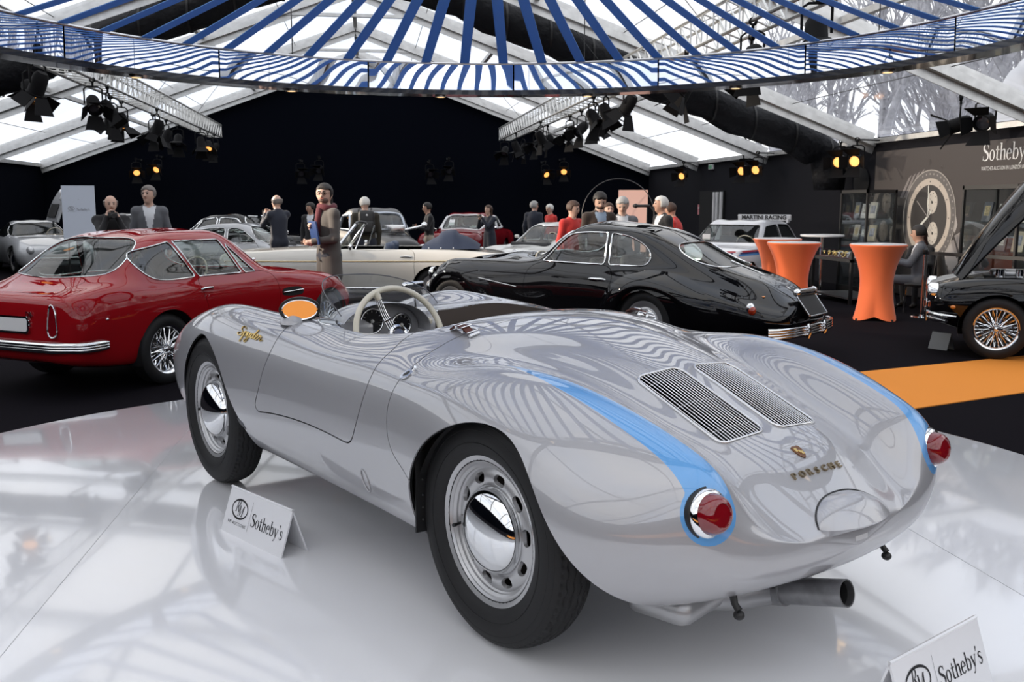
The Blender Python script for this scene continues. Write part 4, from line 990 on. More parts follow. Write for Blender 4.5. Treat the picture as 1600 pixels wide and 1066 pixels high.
def car(name, label, loc, heading, st, pm, win=(), caps=(.07, .08), axles=(0, 2.6), tr=.70, wr=.33, ww=.17, wkind='wire', arch=1.12, archz=None, doors=(), panels=(), res=(110, 150), openp=None, glass=None, trim=.009, trimm=None, group=None, seats=True, seatcol=None, cat='car', gap=.003):
    root = thing(name, label, cat, (loc[0], loc[1], loc[2] if len(loc) > 2 else 0), radians(heading), group)
    S = loft(expand(st, caps), *res); q = Carq(Surf(S.V.copy(), S.N.copy(), [])); ymin = .35
    for ax in axles:
        ap = arch_poly(ax, wr * arch, archz or wr); _, S = cut(S, np.where(np.abs(S.V[:, 1]) > .45, poly_sdf(S.V[:, [0, 2]], ap), 1.))
    if openp is not None: _, S = cut(S, np.where(S.N[:, 2] > 0.1, poly_sdf(S.V[:, :2], openp), 1.))
    gl = []
    for kind, poly in win:
        P = smooth_poly(poly, 5)
        if kind == 'side':
            for sg in (1, -1):
                f = np.where((S.V[:, 1] * sg > .2) & (S.N[:, 1] * sg > .12), poly_sdf(S.V[:, [0, 2]], P), 1.); g, S = cut(S, f); gl.append(('side_window', g))
        elif kind == 'front': g, S = cut(S, np.where((S.N[:, 0] > .15) & (S.V[:, 0] > .6), poly_sdf(S.V[:, [1, 2]], P), 1.)); gl.append(('windscreen', g))
        elif kind == 'rear': g, S = cut(S, np.where((S.N[:, 0] < -.12) & (S.V[:, 0] < 1.), poly_sdf(S.V[:, [1, 2]], P), 1.)); gl.append(('rear_window', g))
    if gap:
        inner = Surf(S.V - S.N * .015, S.N, S.F)
        pd = []
        for poly in doors:
            P = smooth_poly(poly, 5)
            for sg in (1, -1):
                d, S = gapcut(S, lambda V, N: np.where((V[:, 1] * sg > .2), poly_sdf(V[:, [0, 2]], P), 1.), gap); pd.append(('door', d))
        for nm, poly in panels:
            P = smooth_poly(poly, 5); d, S = gapcut(S, lambda V, N: np.where(N[:, 2] > .1, poly_sdf(V[:, :2], P), 1.), gap); pd.append((nm, d))
        if pd: surf('gap_shade_shell', inner, MATT, root)  # black underlay added so the gaps around doors and lids look shaded
        for nm, d in pd:
            if len(d.F): surf(nm, lip(d, .014), pm, root)
    surf('body', lip(S, .014), pm, root)
    for nm, g in gl:
        if not len(g.F): continue
        o = surf(nm, Surf(g.V - g.N * .006, g.N, g.F), glass or GLASS, root)
        if trim: trim_of('chrome_trim', g, trim, trimm or CHROME, o)
    for ax in axles:
        for sg in (1, -1):
            m = MB(); P = [(ax + wr * arch * 1.02 * cos(a), (archz or wr) + wr * arch * 1.02 * sin(a)) for a in np.linspace(pi + .3, -.3, 25)]; yo = min(tr + .02, abs(q.side(ax, (archz or wr) + wr * arch, sg)[0].y) - .02)
            m.grid([[(p[0], sg * y, p[1]) for y in (yo, yo - .1, yo - .34)] for p in P]); m.add([(p[0], sg * (yo - .34), p[1]) for p in P], [tuple(range(25))]); m.build('wheel_well', MATT, root, None)
    put_wheels(root, wkind, wr, ww, [(ax, sg * (tr - ww * .5)) for ax in axles for sg in (1, -1)])
    zb = st[0][5][1]
    if seats:
        xm = (axles[0] * .62 + axles[1] * .38); sm = seatcol or DARKIN; m = MB(); m.box((xm, 0, .33), (1.7, 1.15, .06)); m.build('cabin_floor', MATT, root)
        for sg in (1, -1):
            m = MB(); m.box((xm + .05, .34 * sg, .48), (.5, .5, .16), bev=.05); m.box((xm - .22, .34 * sg, .78), (.14, .48, .56), Matrix.Rotation(-.2, 3, 'Y'), bev=.06); m.build('seat', sm, root, 50)
        m = MB(); torus(m, (xm + .62, .34, .92), (-.9, 0, .45), .19, .011, 32, 8); m.tube([(xm + .62, .34, .92), (xm + 1.0, .34, .72)], .02, 8); m.tube([(xm + .62, .15, .92), (xm + .62, .53, .92)], .008, 6); m.build('steering_wheel', mat('ivory_wheel', (.55, .50, .40), .3), root, 60)
        m = MB(); m.box((xm + 1.0, 0, .80), (.2, 1.2, .16), bev=.05); m.build('dashboard', DARKIN, root, 50)
    return root, q

def slab(mb, M, w, h, d): mb.prism(rrect(-w / 2, w / 2, -h / 2, h / 2, min(w, h) * .25), M, 0, d)
def onframe(p, n, up=(0, 0, 1)): return Matrix.Translation(p) @ frame(n, up).to_4x4()

# --- red fastback coupe
RED = paint('cherry_red_paint', (.30, .006, .010), 0., .35)
st_red = [(-1.00, .905, (.45, .90), (.66, .87), (.74, .68), (.66, .36)), (-.75, .985, (.47, .975), (.71, .935), (.80, .70), (.72, .30)), (-.45, 1.14, (.52, 1.09), (.75, .955), (.83, .72), (.74, .27)),
          (-.10, 1.345, (.57, 1.265), (.755, .965), (.84, .73), (.75, .26)), (.30, 1.440, (.57, 1.365), (.76, .975), (.84, .73), (.75, .25)), (.75, 1.450, (.57, 1.38), (.76, .975), (.84, .72), (.75, .25)),
          (1.15, 1.40, (.55, 1.335), (.76, .97), (.84, .72), (.75, .25)), (1.45, 1.20, (.56, 1.145), (.765, .965), (.84, .72), (.75, .25)), (1.75, 1.01, (.55, .985), (.77, .94), (.84, .71), (.75, .25)),
          (2.2, .975, (.5, .95), (.74, .92), (.84, .70), (.76, .25)), (2.65, .92, (.48, .90), (.72, .875), (.835, .68), (.76, .25)), (3.0, .82, (.42, .81), (.66, .79), (.79, .62), (.70, .27)), (3.25, .70, (.36, .69), (.54, .66), (.66, .53), (.56, .32))]
RC, rq = car('red_coupe', 'cherry red fastback coupe with wire wheels at the left', (-2.55, 9.66), 57.6, st_red, RED,
    win=[('side', [(-.215, 1.225), (-.225, 1.15), (-.17, 1.06), (-.05, .995), (.44, .99, 1), (.255, 1.335, 1), (.0, 1.29)]), ('side', [(.305, 1.338, 1), (.95, 1.335, 1), (1.13, .985, 1), (.49, .99, 1)]), ('side', [(1.0, 1.325, 1), (1.35, .985, 1), (1.18, .985, 1)]),
         ('rear', [(-.57, 1.09), (-.55, 1.24), (-.46, 1.345), (0, 1.375), (.46, 1.345), (.55, 1.24), (.57, 1.09), (.42, 1.05), (0, 1.03), (-.42, 1.05)]), ('front', [(-.60, 1.03), (-.52, 1.27), (-.42, 1.345), (0, 1.365), (.42, 1.345), (.52, 1.27), (.60, 1.03), (0, 1.0)])],
    axles=(0, 2.6), tr=.80, wr=.335, ww=.19, arch=1.13, doors=[[(.47, .975), (.46, .85), (.53, .60), (.55, .36), (1.0, .34), (1.60, .36), (1.645, .50), (1.645, .79), (1.55, .96), (1.0, .975)]], panels=[('boot_lid', [(-.93, -.42), (-.78, -.46), (-.62, -.46), (-.60, 0), (-.62, .46), (-.78, .46), (-.93, .42), (-.95, 0)]), ('bonnet', [(1.72, -.5), (2.4, -.46), (3.0, -.38), (3.1, 0), (3.0, .38), (2.4, .46), (1.72, .5), (1.75, 0)])], res=(150, 190), trim=.0065)
m = MB(); P = [(rq.side(x, .475, -1)[0] + Vector((0, -.02, 0))) for x in np.linspace(-.72, -.98, 6)] + [rq.end(y, .475, -1)[0] + Vector((-.035, 0, 0)) for y in np.linspace(-.55, .55, 13)] + [(rq.side(x, .475, 1)[0] + Vector((0, .02, 0))) for x in np.linspace(-.98, -.72, 6)]
for dz in (-.022, 0, .022): m.tube([p + Vector((0, 0, dz)) for p in P], [.014] + [.026] * (len(P) - 2) + [.014], 10)
m.build('rear_bumper', CHROME, RC, 60)
for sg in (1, -1):
    p, n = rq.end(.53 * sg, .70, -1); n = Vector((-.93, .36 * sg, .05)); p = p + Vector((-.004, 0, 0)); M = onframe(p, n); m = MB(); sh = smooth_poly([(.0, .145), (.03, .10), (.042, -.02), (.04, -.11), (.0, -.135), (-.03, -.11), (-.026, .04)], 4)
    PL = [(a * -sg, b) for a, b in sh][::sg]; m.prism(PL, M, -.04, .014); lo = m.build('tail_lamp', REDLENS, RC, 40)
    m = MB(); m.tube([M @ Vector((a, b, .012)) for a, b in PL], .0075, 6, closed=True); m.build('lamp_bezel', CHROME, lo, 60)
p, n = rq.end(-.27, .72, -1); m = MB(); u = Vector((0, 0, 1)) - n * n.z; on_text(m, 'DB', p + n * .004 + u * .03, (0, -1, 0), u, .07, .006, .8); on_text(m, '6', p + n * .004 - u * .04, (0, -1, 0), u, .07, .006); m.build('boot_badge', CHROME, RC)
p, n = rq.end(0, .66, -1); m = MB(); slab(m, onframe(p, n), .54, .15, .012); pl = m.build('plate_surround', CHROME, RC); m = MB(); slab(m, onframe(p + n * .011, n), .50, .115, .004); m.build('number_plate', WHITE, pl)
for sg in (1, -1):
    p, n = rq.side(.52, .865, sg); m = MB(); m.tube([p + n * .004 + Vector((-.08, 0, 0)), p + n * .026 + Vector((-.05, 0, .004)), p + n * .028 + Vector((.05, 0, .004)), p + n * .004 + Vector((.085, 0, 0))], [.010, .013, .012, .008], 8); m.build('door_handle', CHROME, RC, 60)
    p, n = rq.side(1.88, .73, sg); M = onframe(p, n); m = MB(); m.prism([(a * .19, b * .045) for a, b in smooth_poly([(-1, 0), (-.8, .9), (.6, 1), (1, 0), (.8, -1), (-.8, -.8)], 4)], M, .0005, .002); vo = m.build('side_vent', MATT, RC); m = MB(); m.tube([M @ Vector((-.18, 0, .012)), M @ Vector((.18, .006, .012))], .008, 8); m.build('vent_bar', CHROME, vo, 60)
    p, n = rq.side(-.72, .70, sg); m = MB(); m.ball(p + n * .004, (.016, .010, .012), 10, 6); m.build('fuel_flap_catch', CHROME, RC, 60)
    p, n = rq.end(.52 * sg, .72, 1); m = MB(); m.lathe([(.10, 0), (.095, .03), (.06, .05), (0, .055)], 24, (1, 0, 0), p - Vector((.03, 0, 0))); m.build('headlamp', CHROME, RC, 60)
m = MB(); m.tube([rq.top(1.72, -.42)[0], rq.top(1.72, -.42)[0] + Vector((.02, 0, .07))], .006, 6); m.ball(rq.top(1.72, -.42)[0] + Vector((.02, 0, .08)), (.03, .02, .014), 10, 6); m.build('washer_jet', CHROME, RC)
m = MB(); P = [rq.side(x, .22, -1)[0] for x in (.4, .8, 1.4, 2.1)]; m.tube([Vector((p.x, -.62, .20)) for p in P], .025, 8); m.build('sill_pipe', BLACK, RC)
m = MB(); P = [rq.end(y, .56 - .12 * abs(y), 1)[0] for y in np.linspace(-.42, .42, 11)]; m.tube(P, .03, 8); m.build('grille_surround', CHROME, RC, 60)

# --- black coupe with flowing wings
BLACKP = paint('black_paint', (.0035, .0035, .0045), 0., .3)
st_blk = [(-1.54, .66, (.28, .63), (.46, .56), (.57, .46), (.5, .36)), (-1.32, .80, (.32, .78), (.60, .63), (.74, .50), (.64, .32)), (-1.0, .93, (.38, .90), (.65, .735), (.82, .56), (.72, .28)), (-.6, 1.07, (.44, 1.02), (.67, .84), (.86, .60), (.76, .26)),
          (-.2, 1.25, (.48, 1.18), (.68, .93), (.87, .62), (.78, .25)), (.2, 1.405, (.51, 1.33), (.685, .96), (.855, .62), (.78, .25)), (.7, 1.475, (.53, 1.40), (.69, .968), (.80, .62), (.76, .25)), (1.15, 1.46, (.53, 1.375), (.69, .97), (.79, .62), (.76, .25)),
          (1.45, 1.29, (.53, 1.22), (.69, .97), (.79, .62), (.76, .25)), (1.75, 1.09, (.46, 1.06), (.67, .955), (.79, .62), (.76, .25)), (2.3, 1.06, (.36, 1.025), (.66, .94), (.81, .66), (.77, .25)), (2.9, 1.0, (.30, .955), (.68, .962), (.86, .66), (.78, .27)), (3.3, .92, (.26, .86), (.66, .895), (.82, .62), (.72, .32)), (3.52, .78, (.22, .72), (.56, .76), (.70, .58), (.6, .40))]
BC, bq = car('black_coupe', 'glossy black old coupe with flowing wings beyond the silver roadster', (3.70, 10.87), 131.6, st_blk, BLACKP,
    win=[('side', [(1.57, .995, 1), (1.27, 1.285), (1.17, 1.335), (.9, 1.36), (.66, 1.355, 1), (.64, .985, 1)]), ('side', [(.60, 1.352, 1), (.36, 1.315), (.12, 1.20), (.04, 1.08), (.09, 1.0), (.22, .985), (.58, .985, 1)]),
         ('rear', [(-.46, 1.02), (-.48, 1.12), (-.38, 1.22), (0, 1.25), (.38, 1.22), (.48, 1.12), (.46, 1.02), (0, 1.0)]), ('front', [(-.58, 1.08), (-.50, 1.31), (-.40, 1.36), (0, 1.385), (.40, 1.36), (.50, 1.31), (.58, 1.08), (0, 1.10)])],
    axles=(0, 3.02), tr=.815, wr=.36, ww=.17, wkind='disc', arch=1.0, doors=[[(.62, .975), (.50, .90), (.47, .80), (.56, .60), (.62, .36), (1.1, .33), (1.72, .36), (1.79, .62), (1.76, .88), (1.6, .975), (1.1, .978)]], panels=[('boot_lid', [(-.66, -.40), (-1.0, -.38), (-1.40, -.28), (-1.52, 0), (-1.40, .28), (-1.0, .38), (-.66, .40), (-.62, 0)])], res=(150, 190), trim=.010)
# raised wing bulges over the wheels
def wing(q, root, x0, x1, xc, zc, r, bulge, name):
    for sg in (1, -1):
        G = []
        for u in np.linspace(0, 1, 40):
            a = pi * (1.0 - u); row = []
            for f, o in ((0.98, .0), (1.03, .9), (1.14, 1.0), (1.32, .78), (1.52, .28), (1.64, -.12)):
                cx = xc + r * f * cos(a) * (1.0 if cos(a) > 0 else x0); z = zc + r * f * sin(a) * (1 - .12 * max(0, f - 1.1)); z = max(z, .30); row.append(q.side(cx, z, sg)[0] + Vector((0, sg * bulge * o * (.35 + .65 * sin(a) ** .5), 0)))
            G.append(row if sg > 0 else row[::-1])
        m = MB(); m.grid(G); m.build(name, BLACKP, root, 180)
wing(bq, BC, 1.55, 0, 0, .345, .40, .05, 'rear_wing'); wing(bq, BC, 1.25, 0, 3.02, .36, .40, .03, 'front_wing')
for sg in (1, -1):
    p, n = bq.side(.67, .81, sg); m = MB(); m.tube([p + n * .006 + Vector((-.12, 0, 0)), p + n * .025 + Vector((-.08, 0, .0)), p + n * .028 + Vector((.08, 0, 0)), p + n * .008 + Vector((.12, 0, 0))], [.012, .018, .018, .012], 8); m.build('door_handle', CHROME, BC, 60)
    p, n = bq.side(-1.26, .57, sg); M = onframe(p, Vector((-.8, .55 * sg, .1))); m = MB(); m.ball(p + Vector((-.01, 0, .035)), (.05, .045, .055), 14, 8); tl = m.build('tail_lamp', CHROME, BC, 60); m = MB(); m.ball(p + Vector((-.035, .012 * sg, .01)), (.045, .04, .05), 14, 8); m.build('lamp_lens', mat('amber_red_lens', (.35, .03, .01), .15, coat=1.), tl, 60)
    p, n = bq.end(.60 * sg, .74, 1); m = MB(); m.lathe([(.11, -.04), (.105, .03), (.07, .06), (0, .07)], 28, (1, 0, 0), p - Vector((.02, 0, 0))); m.build('headlamp', CHROME, BC, 60)
    m = MB(); m.ball(bq.top(-1.30, .50 * sg)[0] + Vector((0, 0, .0)), (.02, .02, .01), 8, 6); m.build('wing_lamp', mat('amber_lens', (.7, .22, .02), .2, coat=1.), BC)
m = MB(); bp_ = [(-1.50 - .18 * (1 - (y / .80) ** 2) ** .5, y, .345) for y in np.linspace(-.80, .80, 21)]
for dz in (-.04, -.013, .014, .04): m.tube([(p[0], p[1], p[2] + dz) for p in bp_], .022, 8)
rb = m.build('rear_bumper', CHROME, BC, 60)
for y in (-.22, .22):
    m = MB(); m.tube([(-1.70, y, .27), (-1.715, y, .345), (-1.69, y, .42)], .024, 8); m.build('bumper_overrider', CHROME, rb, 60)
p, n = bq.end(.0, .58, -1); n = Vector((-.80, 0, .60)); p = p + Vector((-.022, 0, .02)); M = onframe(p, n); m = MB(); m.prism(rrect(-.24, .24, -.13, .13, .02), M, 0, .012); po = m.build('plate_board', BLACK, BC)
m = MB(); m.tube([M @ Vector((a, b, .014)) for a, b in rrect(-.24, .24, -.13, .13, .02)], .009, 6, closed=True); m.build('plate_frame', CHROME, po, 60)
m = MB(); m.tube([M @ Vector((-.22, .16, .03)), M @ Vector((.22, .16, .03))], .038, 14); [m.ball(M @ Vector((s * .22, .16, .03)), .044, 12, 8) for s in (-1, 1)]; m.build('plate_lamp_bar', CHROME, po, 60)
m = MB(); m.tube([bq.top(-.66, 0)[0] + Vector((0, 0, .004)), bq.top(-1.0, 0)[0] + Vector((0, 0, .004)), bq.top(-1.38, 0)[0] + Vector((0, 0, .004))], .007, 6); m.build('boot_spine', CHROME, BC, 60)
m = MB(); P = [bq.side(x, z, 1)[0] for x, z in ((3.30, .80), (3.0, .80), (2.6, .76), (2.2, .70), (1.9, .66))]; m.tube([p + Vector((0, .006, 0)) for p in P], .006, 6); m.build('wing_moulding', CHROME, BC, 60)
m = MB(); m.tube([bq.top(x, 0)[0] + Vector((0, 0, .006)) for x in np.linspace(1.85, 3.2, 8)], .007, 6); m.build('bonnet_spine', CHROME, BC, 60)

# --- cream four-seat cabriolet
CREAMP = paint('pale_cream_paint', (.56, .54, .50), 0., .35)
st_cab = [(-1.15, .86, (.5, .85), (.70, .83), (.80, .66), (.72, .38)), (-.8, .92, (.52, .91), (.74, .89), (.86, .68), (.78, .30)), (-.3, .955, (.54, .95), (.76, .93), (.88, .70), (.80, .27)), (.3, .965, (.56, .96), (.78, .94), (.89, .70), (.80, .26)), (.9, .965, (.56, .96), (.78, .945), (.89, .70), (.80, .26)),
          (1.5, .97, (.56, .965), (.78, .945), (.89, .70), (.80, .26)), (2.0, .98, (.54, .975), (.77, .94), (.89, .70), (.80, .26)), (2.6, .96, (.52, .95), (.76, .925), (.89, .69), (.80, .27)), (3.1, .93, (.50, .92), (.74, .90), (.87, .68), (.78, .30)), (3.5, .88, (.46, .87), (.68, .86), (.82, .64), (.74, .36))]
opn = smooth_poly([(1.62, 0), (1.60, .50), (1.50, .68), (.9, .70), (.1, .68), (-.15, .55), (-.2, 0), (-.15, -.55), (.1, -.68), (.9, -.70), (1.50, -.68), (1.60, -.50)], 5)
CB, cq = car('cream_cabriolet', 'pale cream open cabriolet with folded navy hood behind the black coupe', (1.19, 16.25), 172., st_cab, CREAMP, axles=(0, 2.75), tr=.82, wr=.33, ww=.17, wkind='disc', arch=1.12, doors=[[(.35, .93), (.33, .7), (.36, .36), (1.0, .33), (1.55, .36), (1.62, .6), (1.60, .93), (1.0, .94)]], res=(90, 120), openp=opn, seatcol=mat('blue_leather', (.05, .07, .12), .6))
NAVY = mat('navy_canvas', (.020, .030, .060), .8, bump=(30, .3, .01))
m = MB(); G = []
for u in np.linspace(0, 1, 17):
    x = .22 - .95 * u; h = .24 * sin(pi * min(1, (u * .9 + .06))) ** .8 * (1.25 if .25 < u < .6 else 1.); G.append([(x, y * .72 * (1 - .25 * u ** 3), .955 + h * (1 - abs(y) ** 3.5)) for y in np.linspace(-1, 1, 15)])
m.grid(G); m.build('folded_hood', NAVY, CB, 50)
for x in (.1, -.1, -.3):
    for sg in (1, -1): m = MB(); m.ball((x, .715 * sg, .975), .014, 8, 6); m.build('hood_stud', CHROME, CB)
for sg in (1, -1):
    m = MB(); m.tube([cq.side(x, .77, sg)[0] + Vector((0, .004 * sg, 0)) for x in np.linspace(-1.05, 3.4, 20)], .011, 6); m.build('waist_trim', mat('brass_trim', (.62, .50, .30), .25, 1.), CB, 60)
    m = MB(); m.tube([cq.side(x, .33, sg)[0] + Vector((0, .004 * sg, 0)) for x in np.linspace(.5, 2.2, 8)], .018, 6); m.build('sill_trim', CHROME, CB, 60)
    p, n = cq.side(.46, .84, sg); m = MB(); m.tube([p + n * .005 + Vector((-.09, 0, 0)), p + n * .03, p + n * .005 + Vector((.09, 0, 0))], .013, 8); m.build('door_handle', CHROME, CB, 60)
    m = MB(); p = cq.side(1.62, .93, sg)[0]; a, b_ = p + Vector((0, -.06 * sg, .02)), Vector((1.30, .60 * sg, 1.36)); m.tube([a, b_], .026, 8); m.tube([p + Vector((-.32, -.06 * sg, .02)), Vector((1.16, .62 * sg, 1.31))], .012, 8); m.build('screen_pillar', CHROME, CB, 60)
    m = MB(); m.box((1.35, .90 * sg, 1.0), (.06, .14, .10), bev=.03); m.tube([(1.37, .80 * sg, .95), (1.36, .88 * sg, .99)], .01, 6); m.build('door_mirror', CHROME, CB, 50)
m = MB(); m.tube([(1.30, .60, 1.36), (1.33, .3, 1.385), (1.335, 0, 1.39), (1.33, -.3, 1.385), (1.30, -.60, 1.36)], .022, 8); m.build('screen_header', BLACK, CB, 60)
m = MB(); m.grid([[(1.62 - .31 * f, y * (.72 - .12 * f), .95 + .42 * f) for y in np.linspace(-1, 1, 9)] for f in (0, .5, 1)]); m.build('windscreen', GLASS, CB, 180)
# --- black roadster with its bonnet up, on the orange runner
st_rd = [(-.85, .72, (.42, .71), (.62, .68), (.72, .56), (.62, .36)), (-.5, .80, (.45, .79), (.68, .76), (.79, .60), (.70, .28)), (0, .86, (.48, .855), (.70, .83), (.80, .62), (.72, .25)), (.6, .88, (.5, .875), (.72, .85), (.80, .62), (.72, .25)), (1.2, .90, (.5, .89), (.72, .865), (.80, .62), (.72, .25)),
         (1.7, .90, (.48, .89), (.71, .875), (.80, .62), (.72, .25)), (2.2, .88, (.45, .87), (.70, .885), (.81, .63), (.73, .27)), (2.6, .83, (.40, .82), (.67, .855), (.79, .62), (.70, .32)), (2.92, .74, (.34, .74), (.58, .78), (.69, .60), (.58, .40))]
opr = smooth_poly([(1.25, 0), (1.22, .48), (1.1, .60), (.5, .60), (.15, .52), (.1, 0), (.15, -.52), (.5, -.60), (1.1, -.60), (1.22, -.48)], 5)
bay = smooth_poly([(1.50, 0, 1), (1.50, .46, 1), (2.2, .42), (2.66, .36), (2.72, 0), (2.66, -.36), (2.2, -.42), (1.50, -.46, 1)], 5)
h_ = radians(148); fx, fy = cos(h_), sin(h_); hub = Vector((6.80, 9.36)); lf_ = Vector((-sin(h_), cos(h_)))
BO, oq = car('bonnet_up_roadster', 'black open sports car with wire wheels and raised bonnet on the orange runner', (hub.x - 2.30 * fx - .70 * lf_.x, hub.y - 2.30 * fy - .70 * lf_.y, .008), 148., st_rd, BLACKP, axles=(0, 2.30), tr=.775, wr=.335, ww=.17, wkind='wire', arch=1.12, doors=[[(.5, .84), (.5, .4), (1.2, .36), (1.3, .6), (1.25, .84)]], res=(90, 120), openp=opr)
m = MB(); ang = radians(57); hx, hz = 2.70, .86; G = []; al = Vector((-cos(ang), 0, sin(ang))); nr = Vector((sin(ang), 0, cos(ang)))
for u in np.linspace(0, 1, 13):
    G.append([tuple(Vector((hx, y * (.40 + .16 * u), hz)) + al * 1.40 * u + nr * (.03 * sin(pi * u) + .06 - .30 * (.35 + .65 * u) * abs(y) ** 5)) for y in np.linspace(-1, 1, 19)])
I_ = [[tuple(Vector((p[0], p[1] * .965, p[2])) - nr * .022) for p in r] for r in G]
m.grid(G); m.grid([r[::-1] for r in I_])
for c in (0, -1): m.grid([G[c], I_[c]]); m.grid([[r[c] for r in G], [r[c] for r in I_]])
bo_ = m.build('raised_bonnet', BLACKP, BO, 40)
for y in (-.2, .2): m = MB(); m.bar((hx - .25, y, hz + .33), (hx - .68, y, hz + 1.0), .04, .02); m.build('bonnet_rib', BLACK, bo_)
m = MB(); m.tube([(1.9, .36, .80), (2.05, .40, 1.5)], .008, 6); m.build('bonnet_stay', STEEL, BO)
m = MB(); m.box((2.05, 0, .80), (.75, .5, .16), bev=.03); m.build('engine_bay', BLACK, BO, 50)
for y in (-.12, .12): m = MB(); m.box((2.05, y, .90), (.6, .13, .08), bev=.03); m.build('cam_cover', mat('engine_alloy', (.55, .55, .56), .35, .9), BO, 50)
for k in range(3): m = MB(); m.lathe([(0, .10), (.05, .10), (.055, 0), (.04, 0)], 16, (0, 0, 1), (1.86 + .2 * k, .26, .86)); m.build('air_trumpet', CHROME, BO, 50)
for sg in (1, -1):
    p, n = oq.end(.56 * sg, .70, 1); m = MB(); m.lathe([(.105, -.05), (.108, .02), (.095, .045), (.06, .06), (0, .065)], 28, (1, .08 * sg, 0), p - Vector((.02, 0, 0))); m.build('headlamp', CHROME, BO, 60)
    p, n = oq.side(2.74, .56, sg); m = MB(); m.ball(p + n * .004, (.028, .012, .02), 12, 8); m.build('side_repeater', MATS['amber_lens'], BO, 60)
    m = MB(); m.tube([(2.98, .25 * sg, .46), (2.96, .55 * sg, .46), (2.86, .74 * sg, .455), (2.70, .80 * sg, .45)], [.028, .03, .03, .015], 10); m.tube([(2.97, .27 * sg, .40), (2.93, .58 * sg, .40), (2.80, .78 * sg, .40)], [.03, .035, .02], 10); m.build('bumper_half', CHROME, BO, 60)
    m = MB(); m.tube([(3.0, .42 * sg, .36), (3.01, .42 * sg, .52)], .025, 8); m.build('overrider', CHROME, BO, 60)
m = MB(); P = [oq.end(.38 * cos(a), .60 + .12 * sin(a), 1)[0] for a in np.linspace(0, 2 * pi, 24, False)]; m.tube(P, .012, 6, closed=True); m.build('grille_ring', CHROME, BO, 60)
m = MB(); m.grid([[(1.45 - .22 * f, y * (.58 - .06 * f), .89 + .30 * f) for y in np.linspace(-1, 1, 9)] for f in (0, .5, 1)]); wo_ = m.build('windscreen', GLASS, BO, 180); m = MB(); m.tube([(1.45, -.58, .89), (1.23, -.52, 1.19), (1.235, 0, 1.2), (1.23, .52, 1.19), (1.45, .58, .89)], .012, 8); m.build('screen_frame', CHROME, wo_, 60)

# --- white rally hatchback
WHT = paint('rally_white_paint', (.62, .63, .66), 0., .35)
st_la = [(-.62, .93, (.48, .925), (.70, .86), (.78, .60), (.72, .34)), (-.5, 1.10, (.50, 1.07), (.72, .90), (.80, .60), (.74, .28)), (-.25, 1.28, (.54, 1.24), (.74, .92), (.82, .62), (.75, .26)), (.1, 1.35, (.56, 1.31), (.75, .93), (.81, .62), (.75, .25)), (.7, 1.365, (.57, 1.325), (.75, .925), (.80, .61), (.75, .25)), (1.25, 1.335, (.55, 1.295), (.75, .915), (.80, .61), (.75, .25)),
         (1.62, 1.10, (.58, 1.07), (.75, .905), (.80, .61), (.75, .25)), (1.90, .935, (.60, .92), (.75, .88), (.80, .60), (.75, .25)), (2.4, .90, (.60, .885), (.74, .85), (.82, .60), (.76, .26)), (2.9, .84, (.58, .83), (.72, .80), (.79, .58), (.72, .30)), (3.10, .76, (.54, .75), (.68, .73), (.74, .55), (.66, .34))]
LA, lq = car('rally_hatchback', 'white rally hatchback with red and blue side stripe and lettered roof spoiler', (8.1, 18.85), 226., st_la, WHT, caps=(.03, .05), win=[('side', [(-.18, .95, 1), (.02, 1.27, 1), (.62, 1.29, 1), (.64, .94, 1)]), ('side', [(.70, 1.29, 1), (1.22, 1.255, 1), (1.66, .94, 1), (.72, .94, 1)]), ('front', [(-.62, .96, 1), (-.52, 1.28, 1), (.52, 1.28, 1), (.62, .96, 1)]), ('rear', [(-.55, 1.0, 1), (-.48, 1.24, 1), (.48, 1.24, 1), (.55, 1.0, 1)])], axles=(0, 2.48), tr=.785, wr=.30, ww=.19, wkind='disc', arch=1.15, doors=[[(.70, .92), (.72, .35), (1.6, .35), (1.70, .90)]], res=(90, 130), trim=.008, trimm=BLACK)
m = MB(); m.box((-.27, 0, 1.405), (.05, 1.16, .13), Matrix.Rotation(.2, 3, 'Y'), bev=.015); m.box((-.24, .52, 1.34), (.10, .05, .08)); m.box((-.24, -.52, 1.34), (.10, .05, .08)); so_ = m.build('roof_spoiler', WHT, LA, 50)
m = MB(); on_text(m, 'MARTINI RACING', (-.240, 0, 1.408), (0, 1, 0), (.2, 0, .98), .125, .004, .98, bold=.004); m.build('spoiler_lettering', BLACK, so_)
for sg in (1, -1):
    for dz, cname, cc in ((.03, 'stripe_red', (.35, .01, .02)), (.0, 'stripe_navy', (.02, .03, .12)), (-.03, 'stripe_blue', (.08, .25, .55))):
        G = [[lq.side(x, .82 - .02 * (x > 2) + dz + o, sg)[0] + Vector((0, .0025 * sg, 0)) for o in (-.014, .014)][::sg] for x in np.linspace(-.45, 3.0, 36)]
        m = MB(); m.grid(G); m.build('side_stripe', mat(cname, cc, .3), LA, 180)
    m = MB(); m.box((1.52, .86 * sg, .98), (.08, .17, .12), bev=.03); m.build('door_mirror', WHT, LA, 50)
    m = MB(); m.tube([lq.side(x, .50, sg)[0] + Vector((0, .006 * sg, 0)) for x in np.linspace(.4, 2.1, 8)], .016, 6); m.build('rub_strip', WHITE, LA, 60)
    p, n = lq.end(.50 * sg, .66, 1); m = MB(); m.lathe([(.085, -.02), (.08, .02), (0, .04)], 24, (1, 0, 0), p); m.build('headlamp', CHROME, LA, 60)
m = MB(); m.box((1.72, -.42, 1.05), (.004, .16, .11), Matrix.Rotation(-1.02 + pi / 2 - .52, 3, 'Y')); m.build('screen_notice', WHITE, LA, None)

